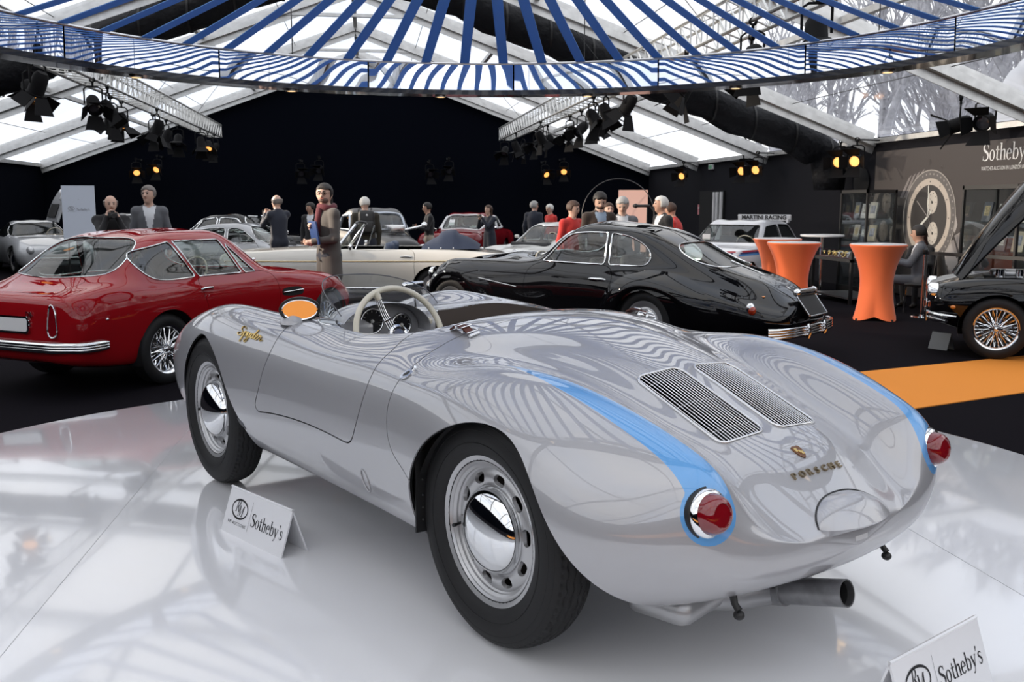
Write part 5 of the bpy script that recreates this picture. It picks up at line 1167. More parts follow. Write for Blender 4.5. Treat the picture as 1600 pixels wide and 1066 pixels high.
# --- background cars
GREYP = paint('silver_grey_paint', (.42, .43, .45), .35, .35); DKGREY = paint('graphite_paint', (.05, .05, .055), .2, .35); PWHITE = paint('ivory_white_paint', (.62, .62, .60), 0., .35); DRED = paint('dark_red_paint', (.16, .006, .010), 0., .35); NAVP = paint('midnight_paint', (.010, .014, .03), 0., .35)
st_911 = [(-.95, .62, (.40, .61), (.58, .58), (.68, .50), (.60, .34)), (-.6, .82, (.46, .79), (.66, .74), (.80, .58), (.70, .27)), (-.2, 1.03, (.50, .98), (.70, .84), (.82, .60), (.72, .25)), (.3, 1.24, (.52, 1.19), (.71, .87), (.81, .60), (.72, .24)), (.9, 1.30, (.53, 1.25), (.72, .88), (.79, .60), (.72, .24)), (1.35, 1.24, (.52, 1.19), (.72, .87), (.79, .60), (.72, .24)), (1.70, .98, (.53, .95), (.71, .85), (.79, .60), (.72, .24)), (1.95, .83, (.50, .81), (.68, .81), (.80, .60), (.72, .25)), (2.4, .76, (.42, .74), (.64, .80), (.79, .58), (.70, .28)), (2.85, .62, (.36, .60), (.58, .68), (.70, .52), (.58, .34))]
W911 = [('side', [(-.05, .92), (.05, 1.06), (.35, 1.17), (.8, 1.20), (.9, 1.19, 1), (.9, .90, 1)]), ('side', [(.96, 1.19, 1), (1.25, 1.16), (1.60, .90, 1), (.97, .90, 1)]), ('front', [(-.58, .90), (-.48, 1.18), (0, 1.215), (.48, 1.18), (.58, .90), (0, .88)]), ('rear', [(-.46, .96), (-.42, 1.14), (0, 1.18), (.42, 1.14), (.46, .96), (0, .94)])]
def round_lamps(q, root, y, z, r, tilt=0.):
    for sg in (1, -1):
        p, n = q.end(y * sg, z, 1); a = Vector((1, 0, tilt)); m = MB(); m.lathe([(r, -.05), (r * 1.02, .012), (r * .9, .022)], 24, a, p); lo = m.build('headlamp', CHROME, root, 60); m = MB(); m.lathe([(r * .92, .014), (r * .6, .04), (0, .05)], 24, a, p); m.build('lamp_glass', mat('headlamp_glass', (.55, .56, .58), .1, .3, coat=1.), lo, 60)
def bumper(q, root, z, end, y=.62, m_=None):
    m = MB(); P = [q.end(yy, z, end)[0] + Vector((.03 * end, 0, 0)) for yy in np.linspace(-y, y, 11)]; m.tube(P, .035, 8); m.build('bumper', m_ or CHROME, root, 60)
def mirror(root, x, y, z, m_=None):
    for sg in (1, -1): m = MB(); m.box((x, (y + .05) * sg, z), (.06, .13, .08), bev=.03); m.tube([(x, (y - .08) * sg, z - .05), (x, y * sg, z - .02)], .01, 6); m.build('door_mirror', m_ or CHROME, root, 50)
o_, q_ = car('white_sports_car', 'white rear-engined sports coupe nosing left behind the cream cabriolet', (5.05, 21.0), 212., st_911, PWHITE, win=W911, axles=(0, 2.27), tr=.78, wr=.315, wkind='disc', arch=1.14, doors=[[(.92, .88), (.94, .36), (1.6, .34), (1.68, .6), (1.62, .88)]], res=(80, 110)); round_lamps(q_, o_, .55, .69, .10, .45); bumper(q_, o_, .42, 1, .6, PWHITE); mirror(o_, 1.55, .78, .98, PWHITE)
o_, q_ = car('silver_coupe', 'silver rounded fifties coupe parked behind the red coupe roof', (-3.55, 21.05), -18., st_911, GREYP, win=W911, axles=(0, 2.27), tr=.76, wr=.315, wkind='disc', arch=1.10, doors=[[(.92, .88), (.94, .36), (1.6, .34), (1.68, .6), (1.62, .88)]], res=(80, 110)); round_lamps(q_, o_, .55, .69, .09, .3); bumper(q_, o_, .42, 1)
st_sls = [(-.85, .80, (.45, .79), (.66, .76), (.80, .58), (.70, .32)), (-.5, .95, (.48, .92), (.72, .82), (.88, .60), (.76, .26)), (0, 1.14, (.50, 1.08), (.76, .85), (.92, .60), (.80, .23)), (.5, 1.255, (.50, 1.20), (.77, .87), (.92, .60), (.80, .21)), (1.0, 1.25, (.50, 1.195), (.77, .87), (.91, .60), (.80, .21)), (1.4, 1.05, (.54, 1.01), (.78, .865), (.91, .60), (.80, .21)), (1.7, .90, (.56, .89), (.78, .86), (.91, .60), (.80, .21)), (2.3, .88, (.54, .87), (.77, .84), (.92, .60), (.80, .21)), (3.0, .78, (.50, .77), (.74, .76), (.90, .56), (.78, .22)), (3.4, .66, (.46, .65), (.66, .63), (.80, .48), (.68, .25))]
SL, sq = car('gullwing_car', 'silver modern gullwing car with a door swung up, far left', (-9.0, 26.97), -60., st_sls, GREYP, win=[('front', [(-.66, .93), (-.52, 1.17), (0, 1.21), (.52, 1.17), (.66, .93), (0, .91)]), ('side', [(-.05, .95), (.1, 1.10), (.6, 1.19), (1.0, 1.17), (1.45, .92), (.6, .90)])], axles=(0, 2.68), tr=.88, wr=.34, ww=.24, wkind='disc', arch=1.08, res=(80, 110))
t_ = thing('gullwing_door'); t_.parent = SL; t_.location = (.75, .45, 1.24); t_.rotation_euler = (radians(62), 0, 0)
m = MB(); G = [[(x, w, .10 * sin(pi * min(1, w / 1.0) * .5) - .22 * max(0, w - .35) ** 2) for w in np.linspace(0, .98, 10)] for x in (-.45, -.38, 0, .45, .62, .70)]
m.grid(G); m.grid([[(p[0], p[1], p[2] - .06) for p in r][::-1] for r in G])
for c in (0, -1): m.grid([[r[c] for r in G], [(r[c][0], r[c][1], r[c][2] - .06) for r in G]]); m.grid([G[c], [(p[0], p[1], p[2] - .06) for p in G[c]]])
m.build('door_skin', GREYP, t_, 40)
m = MB(); m.grid([[(x, w, .075 * sin(pi * w * .5) + .036) for w in (.10, .3, .46)] for x in (-.3, 0, .5)]); m.build('door_glass', MATT, t_, 40)
m = MB(); m.box((.62, .62, .12), (.10, .16, .10), bev=.03); m.build('door_mirror', GREYP, t_, 50)
for sg in (1, -1):
    p, n = sq.end(.62 * sg, .58, 1); m = MB(); m.ball(p + Vector((-.06, 0, .02)), (.14, .09, .10), 14, 8); m.build('headlamp', MATS['headlamp_glass'], SL, 60)
m = MB(); P = [sq.end(y, .42, 1)[0] for y in np.linspace(-.5, .5, 9)]; m.tube([p + Vector((.01, 0, 0)) for p in P], .07, 8); gr_ = m.build('grille_opening', MATT, SL, 60); m = MB(); m.tube([p + Vector((.075, 0, 0)) for p in P], .014, 8); m.build('grille_bar', CHROME, gr_, 60)
st_sed = [(-1.0, .88, (.5, .87), (.70, .85), (.80, .64), (.72, .36)), (-.6, .95, (.52, .94), (.74, .91), (.85, .66), (.77, .28)), (-.2, 1.10, (.52, 1.06), (.75, .93), (.86, .67), (.78, .26)), (.15, 1.34, (.56, 1.29), (.76, .94), (.86, .67), (.78, .26)), (.7, 1.42, (.58, 1.37), (.76, .945), (.86, .67), (.78, .26)), (1.3, 1.40, (.57, 1.345), (.76, .945), (.86, .67), (.78, .26)), (1.65, 1.16, (.57, 1.12), (.76, .94), (.86, .67), (.78, .26)), (1.95, .985, (.54, .975), (.75, .93), (.86, .66), (.78, .26)), (2.6, .95, (.5, .94), (.74, .90), (.86, .65), (.78, .27)), (3.2, .88, (.46, .87), (.70, .85), (.82, .62), (.74, .34))]
WSED = [('side', [(-.02, 1.0, 1), (.20, 1.28, 1), (.66, 1.345, 1), (.66, .98, 1)]), ('side', [(.73, 1.345, 1), (1.25, 1.31, 1), (1.62, .98, 1), (.73, .98, 1)]), ('front', [(-.60, 1.0), (-.53, 1.31), (0, 1.36), (.53, 1.31), (.60, 1.0), (0, .99)]), ('rear', [(-.55, 1.02), (-.5, 1.26), (0, 1.30), (.5, 1.26), (.55, 1.02), (0, 1.0)])]
o_, q_ = car('grey_saloon', 'dark saloon with bright windscreen frame behind the two men at left', (-6.9, 29.6), -66., st_sed, DKGREY, win=WSED, axles=(0, 2.7), tr=.80, wr=.33, wkind='disc', res=(70, 100), trim=.026); round_lamps(q_, o_, .58, .70, .09); bumper(q_, o_, .45, 1)
o_, q_ = car('black_limousine', 'black old limousine with chrome nose behind the man in the dark suit', (-4.05, 26.05), -28., st_sed, BLACKP, win=WSED, axles=(0, 2.7), tr=.80, wr=.33, wkind='disc', res=(70, 100), trim=.022); round_lamps(q_, o_, .58, .70, .10); bumper(q_, o_, .45, 1)
m = MB(); p = q_.end(0, .66, 1)[0]; m.box(p + Vector((.01, 0, 0)), (.10, .62, .34), bev=.04); gg = m.build('radiator_grille', CHROME, o_, 50)
for k in range(6): m = MB(); m.box(p + Vector((.065, 0, -.12 + .048 * k)), (.012, .54, .02)); m.build('grille_bar', BLACK, gg, None)
m = MB(); m.box((1.60, -.30, 1.12), (.004, .14, .16), Matrix.Rotation(-.62, 3, 'Y')); m.build('screen_notice', WHITE, o_, None)
# --- tall thirties tourer with its engine open, seen from the front
st_vin = [(-.6, 1.0, (.45, .98), (.62, .90), (.72, .66), (.64, .40)), (-.2, 1.35, (.52, 1.28), (.66, 1.0), (.76, .68), (.70, .32)), (.4, 1.56, (.55, 1.50), (.68, 1.06), (.76, .70), (.70, .28)), (1.0, 1.56, (.55, 1.50), (.68, 1.06), (.76, .70), (.70, .28)), (1.25, 1.35, (.55, 1.31), (.66, 1.05), (.76, .70), (.70, .28)), (1.42, 1.10, (.45, 1.07), (.58, .98), (.74, .68), (.70, .28)), (2.0, 1.04, (.34, 1.0), (.50, .88), (.74, .66), (.68, .30)), (2.7, 1.0, (.28, .96), (.42, .84), (.70, .66), (.62, .36)), (2.95, .94, (.24, .90), (.36, .80), (.52, .60), (.46, .42))]
o_, q_ = car('vintage_tourer', 'tall old tourer with pale windscreen frame and open engine beside the backpack man', (-.05, 22.55), -74., st_vin, mat('faded_black_hood', (.02, .02, .022), .5, coat=.3), win=[('front', [(-.54, 1.12, 1), (-.50, 1.42), (-.40, 1.47), (0, 1.49), (.40, 1.47), (.50, 1.42), (.54, 1.12, 1), (0, 1.12)]), ('side', [(.1, 1.12, 1), (.2, 1.42, 1), (.9, 1.44, 1), (1.15, 1.12, 1)])], axles=(0, 2.6), tr=.76, wr=.36, wkind='disc', res=(70, 100), trim=.030, trimm=mat('pale_blue_frame', (.55, .60, .68), .3, .5))
m = MB(); m.box((2.05, .05, 1.16), (.62, .34, .18), bev=.04); m.build('engine_cover', mat('polished_engine', (.62, .62, .62), .25, 1.), o_, 50)
m = MB(); m.tube([(2.1, .2, 1.12), (2.3, .62, 1.22)], .03, 8); m.ball((2.3, .66, 1.24), .07, 12, 8); m.build('intake_pipe', CHROME, o_, 60)
round_lamps(q_, o_, .40, .74, .12)
# --- dark red two-seater with pale hardtop frame
o_, q_ = car('dark_red_car', 'dark red car with white windscreen frame near the far wall, woman beside it', (3.35, 28.6), -112., st_sed, DRED, win=WSED, axles=(0, 2.5), tr=.80, wr=.33, wkind='disc', res=(70, 100), trim=.032, trimm=WHITE); round_lamps(q_, o_, .60, .72, .08); bumper(q_, o_, .45, 1); mirror(o_, 1.7, .88, 1.02)
m = MB(); m.box((1.62, -.36, 1.16), (.004, .16, .20), Matrix.Rotation(-.62, 3, 'Y')); m.build('screen_notice', WHITE, o_, None)
# ----------------------------------------------------------------- people: smooth unions of tapered limbs, one continuous skin each
def surface_nets(fn, lo, hi, h):
    n = np.ceil((np.array(hi) - np.array(lo)) / h).astype(int) + 1
    ax = [lo[i] + h * np.arange(n[i]) for i in range(3)]; X, Y, Z = np.meshgrid(*ax, indexing='ij'); P = np.stack([X, Y, Z], -1).reshape(-1, 3)
    D = fn(P).reshape(n); s = D < 0
    c = np.zeros(n - 1, int)
    for dx in (0, 1):
        for dy in (0, 1):
            for dz in (0, 1): c += s[dx:n[0] - 1 + dx, dy:n[1] - 1 + dy, dz:n[2] - 1 + dz]
    act = (c > 0) & (c < 8); idx = -np.ones(n - 1, int); I = np.argwhere(act); idx[act] = np.arange(len(I))
    acc = np.zeros((len(I), 3)); cnt = np.zeros(len(I)); i, j, k = I.T
    for a in range(3):
        for b in (0, 1):
            for d in (0, 1):
                o = [0, 0, 0]; q = [x for x in range(3) if x != a]; o[q[0]] = b; o[q[1]] = d; e = list(o); e[a] = 1
                d0 = D[i + o[0], j + o[1], k + o[2]]; d1 = D[i + e[0], j + e[1], k + e[2]]; m = (d0 < 0) != (d1 < 0)
                t = np.where(m, d0 / np.where(m, d0 - d1, 1), 0); p = np.zeros((len(I), 3)); p[:, q[0]] = b; p[:, q[1]] = d; p[:, a] = t
                acc += p * m[:, None]; cnt += m
    V = np.array(lo) + h * (I + acc / cnt[:, None]); F = []
    for a in range(3):
        q = [(a + 1) % 3, (a + 2) % 3]; sl0 = [slice(None)] * 3; sl1 = [slice(None)] * 3; sl0[a] = slice(0, -1); sl1[a] = slice(1, None)
        E = np.argwhere(s[tuple(sl0)] != s[tuple(sl1)]); E = E[(E[:, q[0]] > 0) & (E[:, q[1]] > 0) & (E[:, q[0]] < n[q[0]] - 1) & (E[:, q[1]] < n[q[1]] - 1)]
        ins = s[tuple(E.T)]; u = np.zeros(3, int); v = np.zeros(3, int); u[q[0]] = 1; v[q[1]] = 1
        A = idx[tuple((E - u - v).T)]; B = idx[tuple((E - v).T)]; C_ = idx[tuple(E.T)]; D_ = idx[tuple((E - u).T)]
        F += [tuple(f) if t else tuple(f[::-1]) for f, t in zip(np.stack([A, B, C_, D_], 1).tolist(), ins)]
    return V, [f for f in F if min(f) >= 0]

def rcone(P, a, b, ra, rb, sq=(1, 1, 1)):
    a, b = np.array(a, float), np.array(b, float); sq = np.array(sq, float); Q = (P - a) / sq; d = (b - a) / sq; L2 = d @ d
    t = np.clip(Q @ d / (L2 + 1e-9), 0, 1); return (np.linalg.norm(Q - t[:, None] * d, axis=1) - (ra + (rb - ra) * t)) * sq.min()

SKIN = mat('skin', (.50, .29, .21), .55); SKINP = mat('pale_skin', (.56, .36, .28), .55); SHOE = mat('shoe_leather', (.012, .010, .009), .35)
def cloth(n, c): return mat('cloth_' + n, c, .85, bump=(120, .25, .003), sheen=.15)
HAIRM = {}
def hairm(n, c): return mat('hair_' + n, c, .6, bump=(60, .6, .006))

def ik(sh, hand, l1, l2, hint):
    sh, hand, hint = np.array(sh, float), np.array(hand, float), np.array(hint, float); d = hand - sh; L = np.linalg.norm(d)
    if L > (l1 + l2) * .985: hand = sh + d / L * (l1 + l2) * .985; d = hand - sh; L = np.linalg.norm(d)
    x = (l1 * l1 - l2 * l2 + L * L) / (2 * L); h = sqrt(max(0, l1 * l1 - x * x)); u = d / L; w = hint - u * (hint @ u); w /= np.linalg.norm(w) + 1e-9
    return sh + u * x + w * h, hand

def person(label, loc, facing, H, top, legs, hair=None, hairlen=0., skin=None, lh=None, rh=None, look=(0, 0), lean=0., coat=0., shirt=None, res=.02, seated=False, build=1., group=None, bald=False, beard=None, skirtlen=None, sole=0.):
    """x forward, y left, feet at the origin; lh / rh: hand positions for a 1.75 m figure"""
    root = thing('person', label, 'person', (loc[0], loc[1], loc[2] if len(loc) > 2 else 0), radians(facing), group); s = H / 1.75; sk = skin or SKIN
    hipz = .50 if seated else .93; le = np.array([sin(lean), 0, cos(lean)]); hip = np.array([0, 0, hipz])
    ch = hip + le * .40; nk = hip + le * .57 + np.array([.01, 0, 0]); hd = hip + le * .72 + np.array([.035 + .05 * sin(lean), 0, 0])
    yaw, pit = radians(look[0]), radians(look[1]); hf = np.array([cos(yaw) * cos(pit), sin(yaw) * cos(pit), -sin(pit)]); hu = np.array([cos(yaw) * sin(pit), sin(yaw) * sin(pit), cos(pit)]); hs = np.cross(hu, hf)
    hd = hd + hf * .012 * 1; w = .172 * build; prims = []
    def A(m, a, b, ra, rb, sq=(1, 1, 1)): prims.append((m, a, b, ra, rb, sq))
    shl = hip + le * .485 + np.array([0, w, 0]); shr = hip + le * .485 - np.array([0, w, 0])
    A(1, hip + le * .12, ch, .150 * build, .165 * build, (.74, 1.06, 1)); A(1, shl, shr, .075, .075, (.85, 1, 1)); A(1, ch, hip + le * .50, .15 * build, .10, (.75, 1.1, 1))
    A(2, hip + np.array([0, .07, .0]), hip - np.array([0, .07, 0]), .115 * build, .115 * build, (.95, 1, 1))
    for sg, st in ((1, .04), (-1, -.05)):
        hj = hip + np.array([0, .09 * sg, -.03])
        if seated: kn = np.array([.44, .12 * sg, .50]); an = np.array([.40 + st, .12 * sg, .09])
        else: kn = np.array([.015 + st * .5, .095 * sg, .49]); an = np.array([-.02 + st, .10 * sg, .09])
        A(2, hj, kn, .088 * build, .060, (1, 1, 1)); A(2, kn, an + np.array([0, 0, .02]), .062, .048); A(3, an + np.array([-.03, 0, -.045]), an + np.array([.15, .015 * sg, -.055]), .042, .034)
    if coat:
        for sg in (1, -1): A(1, hip + np.array([0, .055 * sg, .10]), np.array([.0, .085 * sg, hipz - coat]), .125, .135, (.9, 1, 1))
    for sg, hnd in ((1, lh), (-1, rh)):
        sh = shl if sg > 0 else shr; tgt = np.array(hnd) if hnd is not None else np.array([.03, .25 * sg, hipz - .12]); el, tg = ik(sh, tgt, .29, .26, np.array([-.35, .55 * sg, -.9])); u = (tg - el) / np.linalg.norm(tg - el)
        A(1, sh, el, .060, .050); A(1, el, tg - u * .02, .050, .040); A(0, tg - u * .03, tg + u * .055, .026, .034, (1, 1, 1)); 
        if sg > 0: L_hand = (tg, u)
        else: R_hand = (tg, u)
    A(0, nk - le * .03, hd - hu * .06, .056, .052); A(0, hd + hu * .03 - hf * .012, hd - hu * .015 - hf * .005, .088, .086, (1.05, .86, 1)); A(0, hd + hu * .01 + hf * .012, hd - hu * .085 + hf * .045, .074, .042, (1, .86, 1))
    A(0, hd + hf * .082 + hu * .012, hd + hf * .108 - hu * .022, .010, .015); 
    for sg in (1, -1): A(0, hd + hs * .078 * sg + hu * .015 - hf * .005, hd + hs * .080 * sg - hu * .025 - hf * .003, .016, .012, (1, .6, 1))
    def field(P, want=None):
        d = None; best = np.full(len(P), 1e9); mid = np.zeros(len(P), int)
        for m, a, b, ra, rb, sq in prims:
            e = rcone(P, np.array(a) * s, np.array(b) * s, ra * s, rb * s, sq); mk = e < best; best[mk] = e[mk]; mid[mk] = m
            if d is None: d = e
            else: k = .028 * s; hh = np.clip(.5 + .5 * (d - e) / k, 0, 1); d = d * (1 - hh) + e * hh - k * hh * (1 - hh)
        return (d, mid) if want else d
    allp = np.array([p for q in prims for p in (q[1], q[2])]) * s; lo = allp.min(0) - .22 * s; hi = allp.max(0) + .22 * s; lo[2] = max(lo[2], -.02)
    V, F = surface_nets(field, lo, hi, res); V[:, 2] = np.maximum(V[:, 2], 0.)
    cen = np.array([V[list(f)].mean(0) for f in F]); _, mid = field(cen, True)
    if shirt is not None:
        q = cen / s - hip; v = (q @ le); fr = q[:, 0] - v * sin(lean); mk = (mid == 1) & (v > .22) & (v < .56) & (fr > .03) & (np.abs(cen[:, 1] / s) < .022 + .20 * (v - .22)); mid[mk] = 4
    me = bpy.data.meshes.new('body'); me.from_pydata(V.tolist(), [], F); me.update()
    for x in (sk, top, legs, SHOE, shirt or top): me.materials.append(x)
    me.polygons.foreach_set('material_index', mid.tolist()); me.shade_smooth(); body = link_mesh('body', me, None, root)
    # hands: four fingers and a thumb, curled
    for sg, (tg, u) in ((1, L_hand), (-1, R_hand)):
        up = np.array([0, 0, 1.]); sd = np.cross(u, up); sd /= np.linalg.norm(sd) + 1e-6; pn = np.cross(sd, u); b = MB(); raised = tg[2] > hipz + .05
        inw = (np.array([.3, -sg, .2]) if raised else np.array([.2, -sg * .9, 0])); inw = inw - u * (inw @ u); inw /= np.linalg.norm(inw) + 1e-6; acr = np.cross(u, inw)
        for k, Lf in enumerate((.070, .080, .075, .060)):
            p0 = tg + u * .055 + acr * (.030 - .020 * k); p1 = p0 + u * Lf * .55 + inw * .012; p2 = p1 + u * Lf * .25 + inw * .028; b.tube([tuple(p0 * s), tuple(p1 * s), tuple(p2 * s)], [.0095 * s, .0085 * s, .007 * s], 6)
        p0 = tg + u * .01 + acr * .030; b.tube([tuple(p0 * s), tuple((p0 + acr * .022 + u * .02 + inw * .012) * s), tuple((p0 + acr * .024 + u * .048 + inw * .03) * s)], [.011 * s, .0105 * s, .008 * s], 6); b.build('fingers', sk, body, 180)
    # face
    for sg in (1, -1):
        b = MB(); c = hd + hf * .084 + hs * .031 * sg + hu * .012; b.ball(tuple(c * s), .0115 * s, 8, 6); b.build('eye', mat('eye_dark', (.03, .02, .015), .2), body)
        b = MB(); c2 = hd + hf * .090 + hu * .032; b.tube([tuple((c2 + hs * .012 * sg) * s), tuple((c2 + hs * .045 * sg + hu * .004 - hf * .008) * s)], .005 * s, 5); b.build('eyebrow', hair if hair is not None else sk, body)
    b = MB(); c = hd + hf * .092 - hu * .050; b.tube([tuple((c + hs * .022 - hf * .006) * s), tuple(c * s), tuple((c - hs * .022 - hf * .006) * s)], .0055 * s, 5); b.build('mouth', mat('lips', (.34, .13, .10), .5), body)
    if hair is not None:
        def hf_(P):
            Q = P / s - hd; x, y, z = Q @ hf, Q @ hs, Q @ hu
            e = np.sqrt(((x + .014) / 1.10) ** 2 + (y / .93) ** 2 + ((z - .022) / 1.04) ** 2) - .107
            cutf = .030 - z + 0 * x; face = x - .022 - .5 * np.maximum(z - .045, 0) * (0 if bald else 2.2); low = -(z + .045 + hairlen) if not bald else np.maximum(-(z + .05), z - .045)
            r = np.maximum(e, np.minimum(face, np.maximum(x - .075, .055 - z))); r = np.maximum(r, low)
            if hairlen > .06:
                lock = np.sqrt(((x + .055) / .65) ** 2 + (y / 1.0) ** 2 + (np.maximum(np.abs(z + .06 + hairlen * .35) - hairlen * .5, 0)) ** 2) - .082; r = np.minimum(r, np.maximum(lock, x - .02))
            return r * s
        c0 = hd * s; V, F = surface_nets(hf_, c0 - np.array([.17, .17, .20 + hairlen]) * s, c0 + np.array([.17, .17, .18]) * s, max(.010, res * .6))
        if len(F): raw('hair', V, F, hair, body, 180)
    if beard is not None:
        b = MB(); R3 = Matrix((Vector(hf), Vector(hs), Vector(hu))).transposed(); b.ball(tuple((hd + hf * .040 - hu * .070) * s), (.052 * s, .060 * s, .045 * s), 12, 8, R3); b.build('beard', beard, body, 60)
    root['_h'] = 0; del root['_h']
    return root, dict(s=s, hd=Vector(hd * s), hf=Vector(hf), hu=Vector(hu), hs=Vector(hs), lh=Vector(L_hand[0] * s), rh=Vector(R_hand[0] * s), lu=Vector(L_hand[1]), ru=Vector(R_hand[1]), hip=Vector(hip * s), ch=Vector(ch * s), nk=Vector(nk * s), body=body)

def held(name, label, cat, root, mb_parts, at):
    """a thing held in a hand: top-level, placed in world space"""
    t = thing(name, label, cat); M = Matrix.Translation(root.location) @ Matrix.Rotation(root.rotation_euler.z, 4, 'Z')
    t.location = M @ Vector(at); t.rotation_euler = (0, 0, root.rotation_euler.z)
    for nm, mb, m in mb_parts: mb.build(nm, m, t, 40)
    return t

BLK_C = cloth('black', (.010, .010, .012)); NAVY_C = cloth('navy', (.012, .016, .030)); GREY_C = cloth('mid_grey', (.10, .105, .12)); DK_C = cloth('charcoal', (.028, .028, .032)); COATG = cloth('grey_wool', (.075, .066, .060)); WHT_C = cloth('white_shirt', (.62, .64, .68)); RED_C = cloth('red', (.50, .025, .02)); BRN_C = cloth('brown', (.030, .017, .012)); BEIGE_C = cloth('beige', (.36, .31, .25)); BLUE_C = cloth('light_blue', (.25, .32, .42)); OLIVE_C = cloth('olive', (.028, .024, .016))
H_BLK = hairm('black', (.012, .009, .008)); H_BRN = hairm('brown', (.055, .026, .015)); H_GRY = hairm('grey', (.36, .35, .34)); H_WHT = hairm('white', (.62, .61, .58)); H_SLT = hairm('salt', (.16, .14, .13))
def camera_parts(s=1.):
    a = MB(); a.box((0, 0, 0), (.06, .13, .09), bev=.012); b = MB(); b.lathe([(.0, .075), (.034, .075), (.036, .02), (.030, .0)], 16, (1, 0, 0), (.02, 0, -.005)); c = MB(); c.box((0, 0, .055), (.045, .05, .03), bev=.006)
    return [('camera_body', a, BLACK), ('camera_lens', b, BLACK), ('viewfinder', c, BLACK)]
def phone_parts():
    a = MB(); a.box((0, 0, 0), (.010, .145, .072), bev=.004); b = MB(); b.box((-.006, 0, 0), (.002, .13, .064)); return [('phone_case', a, BLACK), ('phone_screen', b, mat('phone_screen', (.05, .06, .08), .1, coat=1.))]

# man in the grey coat with maroon scarf
g1, d1 = person('man in grey wool coat with maroon scarf and glasses behind the red coupe', (-.50, 12.63), 205, 1.93, COATG, NAVY_C, H_BLK, .075, SKINP, lh=(.24, .10, 1.10), rh=(.20, -.02, 1.26), look=(48, 2), coat=.22, res=.0125, beard=hairm('stubble', (.10, .055, .04)), build=1.06)
MAROON = cloth('maroon_knit', (.090, .008, .016)); s = d1['s']; m = MB()
P = [d1['nk'] + Vector((.085 * cos(a), .095 * sin(a), -.005 + .015 * cos(2 * a))) for a in np.linspace(0, 2 * pi, 20, False)]; m.tube(P, .047, 10, closed=True); m.tube([d1['nk'] + Vector((.11, .02, -.02)), d1['ch'] + Vector((.155, .03, .02)), d1['ch'] + Vector((.165, .04, -.18))], [.045, .042, .036], 8); m.build('scarf', MAROON, d1['body'], 180)
m = MB()
for sg in (1, -1): m.tube([d1['hd'] + d1['hf'] * .108 + d1['hs'] * (.034 * sg + .026 * cos(a)) + d1['hu'] * (.012 + .020 * sin(a)) for a in np.linspace(0, 2 * pi, 16, False)], .0035, 5, closed=True); m.tube([d1['hd'] + d1['hf'] * .105 + d1['hs'] * .060 * sg + d1['hu'] * .018, d1['hd'] + d1['hs'] * .092 * sg + d1['hu'] * .02], .003, 5)
m.tube([d1['hd'] + d1['hf'] * .110 - d1['hs'] * .008 + d1['hu'] * .016, d1['hd'] + d1['hf'] * .110 + d1['hs'] * .008 + d1['hu'] * .016], .003, 5); m.build('glasses', mat('glasses_frame', (.05, .03, .02), .3), d1['body'], 60)
for k in range(4): m = MB(); m.lathe([(0, .008), (.014, .006), (.016, 0)], 10, (1, 0, 0), (d1['ch'].x + .145, .05, d1['ch'].z - .08 - .14 * k)); m.build('coat_button', BLACK, d1['body'])
m = MB(); m.box((0, 0, 0), (.02, .24, .30), bev=.004); held('folder', 'dark blue folder held by the man in the grey coat', 'folder', g1, [('folder_cover', m, mat('blue_card', (.02, .05, .16), .5))], (d1['ch'].x + .24, .11, d1['ch'].z - .14)).rotation_euler[1] = .15
# bald photographer and the man beside him
g, d = person('bald man in black jacket raising a camera to his eye', (-3.78, 14.95), -70, 1.80, BLK_C, BLK_C, H_SLT, 0, SKINP, lh=(.24, .07, 1.45), rh=(.24, -.07, 1.47), look=(0, 8), lean=.08, bald=True, res=.016, build=1.1); held('compact_camera', 'black camera held by the bald man', 'camera', g, camera_parts(), (d['lh'].x + .06, 0, d['lh'].z + .035))
person('tall grey-haired man in grey blazer and open white shirt', (-3.35, 15.55), -80, 1.95, GREY_C, NAVY_C, H_SLT, 0, SKINP, look=(-25, 0), shirt=WHT_C, res=.016)
g, d = person('balding man in dark suit seen from behind, raising a phone', (-1.68, 18.77), 128, 1.84, NAVY_C, NAVY_C, H_SLT, 0, SKINP, lh=(.36, .05, 1.42), rh=(.34, -.06, 1.44), bald=True, look=(10, 5)); held('mobile_phone', 'phone raised by the balding man in the dark suit', 'phone', g, phone_parts(), (d['lh'].x + .07, 0, d['lh'].z + .04))
person('dark-haired man in black jacket and pale shirt half hidden beyond the grey coat', (-1.25, 22.2), -110, 1.70, BLK_C, BLK_C, H_BLK, 0, SKIN, shirt=WHT_C, look=(-40, 10))
g6, d6 = person('white-haired man seen from behind wearing a black backpack', (-.03, 18.72), 96, 1.80, OLIVE_C, NAVY_C, H_WHT, 0, SKINP, look=(15, 15), build=1.15)
t = thing('backpack', 'black backpack on the white-haired man', 'backpack'); M = Matrix.Translation(g6.location) @ Matrix.Rotation(g6.rotation_euler.z, 4, 'Z'); t.location = M @ Vector((-.20, 0, d6['ch'].z - .03)); t.rotation_euler = (0, 0, g6.rotation_euler.z)
m = MB(); m.box((0, 0, 0), (.17, .31, .46), bev=.06); m.build('main_pocket', BLACK, t, 50); m = MB(); m.box((-.10, 0, -.08), (.07, .24, .22), bev=.03); m.build('front_pocket', BLACK, t, 50)
for sg in (1, -1): m = MB(); m.tube([(.06, .10 * sg, .18), (.16, .12 * sg, .27), (.33, .12 * sg, .16), (.34, .14 * sg, -.05), (.12, .17 * sg, -.18)], .018, 6); m.build('shoulder_strap', BLACK, t, 60)
m = MB(); m.ball((-.10, .0, .14), (.02, .02, .02), 8, 6); m.build('pack_badge', WHITE, t)
